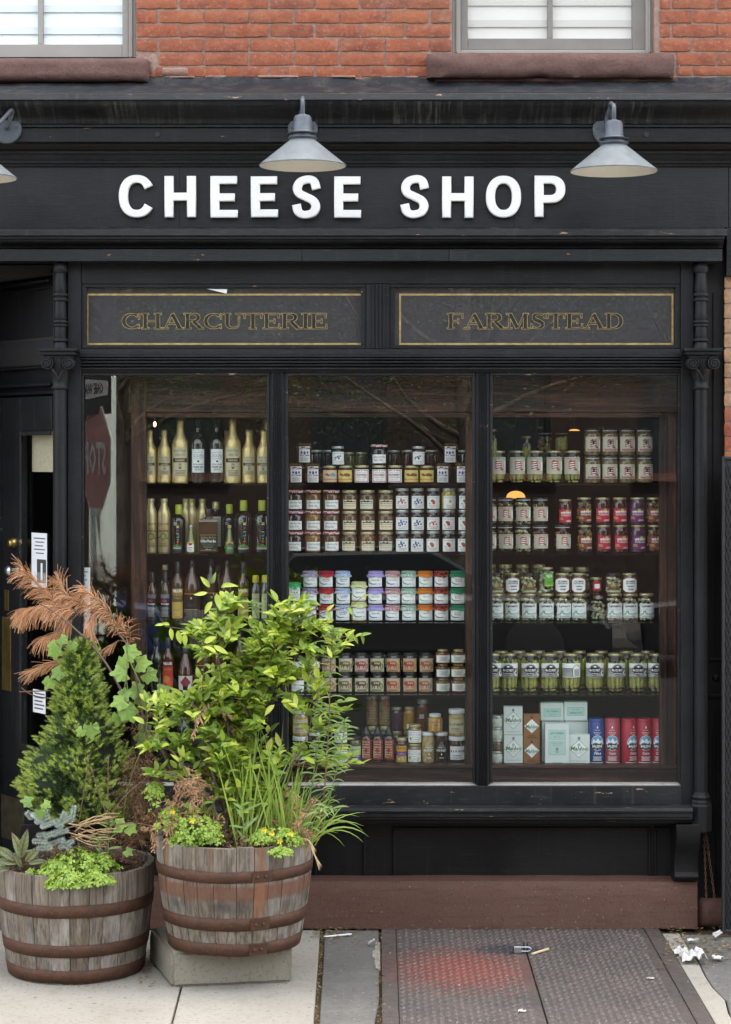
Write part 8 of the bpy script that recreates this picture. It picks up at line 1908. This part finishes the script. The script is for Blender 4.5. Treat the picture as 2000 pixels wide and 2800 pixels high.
HL = [(155, 1762, -2.4, .085, -.84), (165, 1745, -.4, .07, -.84), (150, 1775, -1.5, .08, -.85), (197, 1760, -.9, .06, -.82), (166, 1835, -2.7, .085, -.84), (140, 1860, -2.2, .08, -.84), (345, 1838, 3.0, .115, -.86), (330, 1822, 1.2, .09, -.84), (342, 1785, .2, .12, -.80), (375, 1815, .3, .11, -.80), (400, 1840, -.4, .10, -.78), (340, 1915, -3.0, .105, -.9), (330, 1905, .6, .09, -.88), (345, 1935, -.9, .12, -.9), (325, 1955, -1.7, .08, -.88), (360, 1880, -.3, .115, -.76), (430, 1890, -.2, .12, -.76), (390, 1900, -1.6, .11, -.74), (380, 2000, -.1, .12, -.74), (400, 2025, -2.0, .10, -.74), (248, 1985, -1.4, .10, -1.0), (226, 1995, -2.4, .06, -1.0), (85, 2192, 2.8, .075, -1.02), (108, 2215, -1.2, .065, -1.04), (120, 2196, -.3, .06, -1.02), (318, 2255, .2, .085, -.98), (350, 2262, -.3, .075, -.98), (290, 2205, 1.0, .05, -.98), (470, 1960, -.5, .10, -.74), (345, 2325, -.4, .06, -1.0)]
for x, y, a, s, Y in HL:
    p = Lp(x, y, Y); d = Vector((math.cos(a), -.25, math.sin(a) - .15)); n_ = Vector((rs.uniform(-.35, .35), -.85, .55 + rs.uniform(-.2, .2)))
    o = bpy.data.objects.new('leaf', rs.choice(HM)); C.objects.link(o); o.parent = vine; o.matrix_local = Matrix.Translation(p - WO[vine.name]) @ frame(d, n_).to_4x4() @ Matrix.Diagonal((s * .86, s * .86, s * .86, 1))
for path in ([(330, 2290), (352, 2150), (400, 2000), (395, 1900), (352, 1800), (345, 1760)], [(345, 1850), (350, 1900), (338, 1940), (290, 1985), (250, 1990)], [(112, 2230), (95, 2190), (80, 2150), (92, 2115)], [(350, 1760), (345, 1860), (320, 1950)], [(290, 2330), (300, 2262), (330, 2255)]):
    ax = catmull([Lp(x, y, -.88) for x, y in path], 6); MB().tube(ax, .0022, 5).put('stem', M['stem_green'], vine, smooth=180)

# red bramble twigs in front of the spruce
br = thing('bare_bramble', 'thin bare red bramble canes in front of the spruce', 'twig', Lp(285, 2340, -1.0))
for path in ([(215, 2260), (232, 2150), (246, 2060)], [(250, 2100), (275, 2180), (300, 2260), (290, 2330)], [(297, 2070), (296, 2200), (300, 2260)], [(420, 2110), (340, 2180), (300, 2240), (262, 2330)], [(300, 2260), (360, 2250), (440, 2262), (470, 2258)]):
    ax = catmull([Lp(x, y, -1.0) for x, y in path], 5); MB().tube(ax, .0024, 5).put('cane', M['bark_red'], br, smooth=180)
# blue spruce cuttings
bs = thing('blue_spruce_sprigs', 'pale blue grey spruce cuttings at the foot of the green spruce', 'plant', Lp(140, 2300, -.98)); mb = MB(); rs = random.Random(31)
for (a, b) in (((85, 2225), (120, 2250)), ((95, 2250), (135, 2232)), ((120, 2290), (165, 2270)), ((165, 2250), (178, 2222)), ((88, 2300), (128, 2302)), ((100, 2320), (140, 2318)), ((140, 2285), (185, 2270)), ((160, 2318), (200, 2300)), ((105, 2240), (128, 2215)), ((110, 2262), (150, 2248)), ((100, 2285), (150, 2280)), ((150, 2260), (195, 2232)), ((196, 2250), (203, 2205)), ((130, 2310), (175, 2296)), ((150, 2240), (170, 2262)), ((90, 2240), (75, 2222)), ((170, 2300), (190, 2320))):
    p, q = Lp(*a, -1.0 + rs.uniform(-.04, .02)), Lp(*b, -1.02); d = (q - p).normalized(); x = d.cross(Vector((0, 1, .1))).normalized(); y = d.cross(x)
    MB().tube([p, q], .0016, 5).put('twig', M['bark'], bs)
    for k in range(110):
        f = k / 110; an = k * 2.4; o_ = x * math.cos(an) + y * math.sin(an); c0 = p.lerp(q, f); e = (o_ * .9 + d * .45).normalized() * .019; s = e.cross(Vector((rs.uniform(-1, 1), -1, 0))).normalized() * .0019
        mb.add([c0 - s, c0 + s, c0 + e], [(0, 1, 2)])
mb.put('needles', M['blue_spruce'], bs, kind='stuff')
# bundle of dry twigs
tw = thing('dry_twig_bundle', 'tangle of dry tan twigs beside the blue spruce cuttings', 'twigs', Lp(225, 2300, -.98))
for k in range(26):
    x, y = rs.uniform(165, 250), rs.uniform(2235, 2300); L = rs.uniform(40, 110); a = rs.uniform(-.5, .7)
    ax = catmull([Lp(x, y, -1.0 + rs.uniform(-.05, .04)), Lp(x + L * .5, y - L * .5 * a + rs.uniform(-8, 8), -1.02), Lp(x + L, y - L * a * .6, -1.0)], 4)
    MB().tube(ax, rs.uniform(.0014, .003), 4).put('twig', M['straw'], tw, smooth=180)
# red veined sorrel
so3 = thing('red_veined_sorrel', 'dark green leaves with deep red veins at the left rim', 'plant', Lp(50, 2370, -.95))
SM = leaf_mesh('leaf', M['sorrel'], 1, .34, .12, .5, 8, .02, .95)
for (x, y, a, s) in ((55, 2350, 1.3, .16), (62, 2350, 1.75, .15), (45, 2355, 2.3, .14), (50, 2362, 2.75, .13), (35, 2360, 2.9, .12), (70, 2358, .9, .13), (78, 2362, .4, .10), (30, 2372, 3.2, .10), (15, 2345, 2.2, .12), (60, 2372, 2.0, .09)):
    s *= .8; p = Lp(x, y, -.98); d = Vector((math.cos(a), -.35, math.sin(a))); m = frame(d, (rs.uniform(-.3, .3), -.8, .5))
    o = bpy.data.objects.new('leaf', SM); C.objects.link(o); o.parent = so3; WO[o.name] = Vector((0, 0, 0)); o.matrix_local = Matrix.Translation(p - WO[so3.name]) @ m.to_4x4() @ Matrix.Diagonal((s, s, s, 1))
weed([Lp(296, 2335, -1.0), Lp(298, 2290, -1.0), Lp(300, 2245, -1.0)], 'small upright green weed in the left barrel', .0025, 12, .06, .2, .5, 15, .011, name='small_weed', stem='stem_green')
weed([Lp(275, 2345, -1.02), Lp(270, 2315, -1.02), Lp(262, 2290, -1.02)], 'tiny green seedling just left of the small upright weed', .002, 8, .045, .2, .6, 16, .009, name='small_weed', stem='stem_green')
# wood mulch on the soil
mb = MB(); rs = random.Random(2)
for (c, z, rr_) in ((BL, .452, .31), (BR, .602, .305)):
    for k in range(420):
        a = rs.uniform(0, 6.28); q = rr_ * math.sqrt(rs.random()); x, y = c[0] + q * math.cos(a), c[1] + q * math.sin(a); L = rs.uniform(.006, .022); b = rs.uniform(0, 6.28); w = L * .3; zz = z + rs.uniform(.006, .022)
        mb.add([(x - L * math.cos(b), y - L * math.sin(b), zz), (x + w * math.sin(b), y - w * math.cos(b), zz + .003), (x + L * math.cos(b), y + L * math.sin(b), zz + rs.uniform(-.005, .008)), (x - w * math.sin(b), y + w * math.cos(b), zz + .002)], [(0, 1, 2, 3)], rs.choice((0, 0, 1)))
tag(mb.put('mulch', bits), kind='stuff')
# ------------------------------------------------------------------ the street behind the camera, seen only in the panes
M['pole_paint'] = plain('pale_green_pole_paint', (.66, .74, .68), .55, var=.06, bs=5)
def sgn(v, m=None): return pm(v, .4)
PXY = (X(277, 2.2 + 0) * 1.0, -2.2)
px_ = (277 - HX) * (D + 2.2) / F
pole = thing('sign_pole', 'pale green street pole carrying the stop sign, mirrored in the left pane', 'pole', (px_, -2.2, 0))
MB().lathe([(.11, 0), (.11, .04), (.082, .07), (.0815, 2.90), (.06, 2.93), (.0, 2.94)], (px_, -2.2, 0), 28, cap=False).put('shaft', M['pole_paint'], pole, smooth=50)
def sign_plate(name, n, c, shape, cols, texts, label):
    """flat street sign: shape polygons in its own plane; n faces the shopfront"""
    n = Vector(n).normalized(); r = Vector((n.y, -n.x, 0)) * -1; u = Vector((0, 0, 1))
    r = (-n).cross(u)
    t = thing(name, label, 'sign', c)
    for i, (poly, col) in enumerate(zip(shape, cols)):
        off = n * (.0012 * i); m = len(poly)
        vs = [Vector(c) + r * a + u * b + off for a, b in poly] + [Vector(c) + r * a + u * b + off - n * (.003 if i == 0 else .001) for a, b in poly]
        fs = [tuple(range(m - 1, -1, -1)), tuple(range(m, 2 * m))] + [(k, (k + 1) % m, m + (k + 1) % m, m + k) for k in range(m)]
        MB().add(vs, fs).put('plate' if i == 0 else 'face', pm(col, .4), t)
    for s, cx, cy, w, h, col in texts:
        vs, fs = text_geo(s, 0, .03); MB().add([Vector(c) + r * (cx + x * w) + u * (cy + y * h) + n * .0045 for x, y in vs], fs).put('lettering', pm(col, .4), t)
oc = lambda R_: [(R_ * math.cos(math.radians(22.5 + 45 * k)), R_ * math.sin(math.radians(22.5 + 45 * k))) for k in range(8)]
sn = (-.912, .41)
sign_plate('stop_sign', (*sn, 0), (px_ - .015, -2.2 + .19, 2.29), [oc(.33), oc(.315)], [(.7, .7, .7), (.50, .25, .23)], [('STOP', 0, 0, .46, .2, (.75, .75, .75))], 'octagonal stop sign on the pale green pole, red paled like its weak reflection')  # face red lightened to pink, imitating the washed-out reflection in the glass
rc = lambda w, h: [(-w, -h), (w, -h), (w, h), (-w, h)]
sign_plate('one_way_sign', (-.87, .50, 0), (px_ - .066, -2.2 + .118, 2.70), [rc(.34, .15), rc(.32, .13), [(-.30, .04), (-.30, -.04), (.12, -.065), (.12, -.12), (.31, 0), (.12, .12), (.12, .065)]], [(.015, .015, .015), (.02, .02, .02), (.75, .76, .76)], [('ONE WAY', -.07, 0, .33, .07, (.015, .015, .015))], 'black and white one way sign above the stop sign')

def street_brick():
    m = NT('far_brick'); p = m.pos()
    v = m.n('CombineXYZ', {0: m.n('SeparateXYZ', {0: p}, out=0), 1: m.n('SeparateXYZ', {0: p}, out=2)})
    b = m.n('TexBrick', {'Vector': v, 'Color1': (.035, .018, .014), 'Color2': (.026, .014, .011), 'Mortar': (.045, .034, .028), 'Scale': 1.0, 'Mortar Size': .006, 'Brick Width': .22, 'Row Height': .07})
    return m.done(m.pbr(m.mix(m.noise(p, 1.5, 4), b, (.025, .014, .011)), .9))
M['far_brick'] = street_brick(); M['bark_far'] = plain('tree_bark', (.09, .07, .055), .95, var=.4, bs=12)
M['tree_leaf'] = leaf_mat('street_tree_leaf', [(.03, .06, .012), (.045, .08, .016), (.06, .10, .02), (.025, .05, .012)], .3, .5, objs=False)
hs_ = thing('row_house', 'brick row house across the street, faintly mirrored in the panes', 'building', (0, -24, 0))
HYF = -20.0
wins = [(-10 + 2.4 * i, 2.0 + 3.3 * j) for i in range(9) for j in range(2)]
mb = MB(); xs = sorted({-13.0, 13.0} | {w[0] - .55 for w in wins} | {w[0] + .55 for w in wins}); zs = sorted({-.13, 7.6} | {w[1] for w in wins} | {w[1] + 1.9 for w in wins})
for i in range(len(xs) - 1):
    for j in range(len(zs) - 1):
        cx, cz = (xs[i] + xs[i + 1]) / 2, (zs[j] + zs[j + 1]) / 2
        if any(abs(cx - w[0]) < .55 and w[1] < cz < w[1] + 1.9 for w in wins): continue
        mb.add([(xs[i], HYF, zs[j]), (xs[i], HYF, zs[j + 1]), (xs[i + 1], HYF, zs[j + 1]), (xs[i + 1], HYF, zs[j])], [(0, 1, 2, 3)])
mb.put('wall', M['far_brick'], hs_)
MB().box(-13, 13, HYF - 8, HYF - .35, -.13, 7.6).put('rear_mass', M['dark'], hs_); MB().box(-13.2, 13.2, HYF - 8, HYF + .35, 7.6, 7.9).put('cornice', M['black'], hs_)
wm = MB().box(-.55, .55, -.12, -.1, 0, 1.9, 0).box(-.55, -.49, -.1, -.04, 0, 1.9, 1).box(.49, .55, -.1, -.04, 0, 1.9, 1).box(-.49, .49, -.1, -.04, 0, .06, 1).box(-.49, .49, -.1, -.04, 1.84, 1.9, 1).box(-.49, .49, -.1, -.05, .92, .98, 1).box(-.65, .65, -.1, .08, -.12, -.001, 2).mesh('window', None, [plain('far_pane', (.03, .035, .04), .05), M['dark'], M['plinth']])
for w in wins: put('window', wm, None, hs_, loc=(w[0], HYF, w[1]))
tag(MB().box(-30, 30, HYF - 6, -15.5, -.13, -.01).put('far_pavement', M['bluestone']), kind='structure')
def tree(x, y, h, crown, n, seed, label, cz, thin=1.0):
    rr = random.Random(seed); t = thing('street_tree', label, 'tree', (x, y, -.01), 'trees across the street')
    tr = MB().tube(catmull([(x, y, -.01), (x + .05, y, h * .3), (x - .05, y + .05, h * .55), (x + .1, y, h * .85)], 5), [.17, .16, .155, .15, .145, .14, .135, .13, .125, .12, .11, .1, .09, .08, .06, .04], 8)
    tr.put('trunk', M['bark_far'], t, smooth=180)
    lb = MB(); lf = MB()
    for k in range(16):
        a = k * 2.4; z0 = h * rr.uniform(.28, .7); e = Vector((x + crown * .9 * math.cos(a) * rr.uniform(.5, 1), y + crown * .9 * math.sin(a) * rr.uniform(.5, 1), z0 + rr.uniform(.4, 1.8)))
        lb.tube(catmull([(x, y, z0), (x + (e.x - x) * .5, y + (e.y - y) * .5, z0 + .5), e], 4), [.05, .045, .04, .035, .03, .025, .02, .015, .01], 5)
        for j in range(n // 16):
            p = e + Vector((rr.gauss(0, crown * .28), rr.gauss(0, crown * .28), rr.gauss(0, crown * .22))); d = Vector((rr.uniform(-1, 1), rr.uniform(-1, 1), rr.uniform(-.6, .6))).normalized(); s = d.cross(Vector((rr.uniform(-1, 1), rr.uniform(-1, 1), 1))).normalized(); L = rr.uniform(.035, .075)
            lf.add([p, p + d * L * .5 + s * L * .3, p + d * L, p + d * L * .5 - s * L * .3], [(0, 1, 2, 3)])
    lb.put('limbs', M['bark_far'], t, smooth=180, kind='stuff'); lf.put('crown', M['tree_leaf'], t, kind='stuff')
tree(-3.3, -15.5, 7, 2.3, 22000, 1, 'full leafy street tree mirrored in the left pane', 4.2)
tree(1.1, -15.2, 7, 2.3, 12000, 2, 'thinly leaved street tree mirrored in the middle pane', 5)
tree(4.6, -15.4, 7, 2.4, 13000, 3, 'thinly leaved street tree mirrored in the right pane', 5)
tree(-7.5, -16, 8, 2.6, 9000, 4, 'leafy street tree left of the full one', 5)
# parked car across the street
def car(x, y, label, col):
    t = thing('parked_car', label, 'car', (x, y, -.13), 'cars parked across the street')
    cp = glossy('car_paint', col, .15, 1.0)
    body = [(-2.2, .25), (-2.25, .6), (-2.15, .82), (-1.2, .92), (1.25, .90), (2.05, .78), (2.2, .55), (2.2, .25)]
    bo = MB().prism([(x + a, b - .13) for a, b in body], y - .86, y + .86, 'y').put('body', cp, t, bevel=.06)
    cab_ = [(-1.75, .915), (-1.25, 1.36), (.25, 1.40), (1.15, .905)]
    MB().prism([(x + a, b - .13) for a, b in cab_], y - .72, y + .72, 'y').put('cabin', plain('car_glass', (.02, .022, .025), .05), t, bevel=.05)
    MB().prism([(x + a, b - .13) for a, b in [(-1.28, 1.361), (-1.2, 1.41), (.2, 1.44), (.28, 1.401)]], y - .7, y + .7, 'y').put('roof', cp, t, bevel=.02)
    for sx in (-1.4, 1.35):
        for sy in (-1, 1):
            w = MB().lathe([(.20, -.02), (.32, -.01), (.33, .1), (.32, .2), (.2, .21)], seg=22); 
            wh = put('wheel', w.mesh('wheel', 40), M['iron'], t, loc=(x + sx, y + sy * .9 + .1, .20), rot=(math.pi / 2, 0, 0))
car(.35, -12.9, 'grey black parked car across the street, mirrored low in the middle pane', (.02, .021, .023)); car(-4.4, -12.9, 'dark blue parked car across the street, mirrored low in the left pane', (.02, .035, .08)); car(5.1, -12.9, 'black parked car across the street, mirrored low in the right pane', (.012, .012, .014))
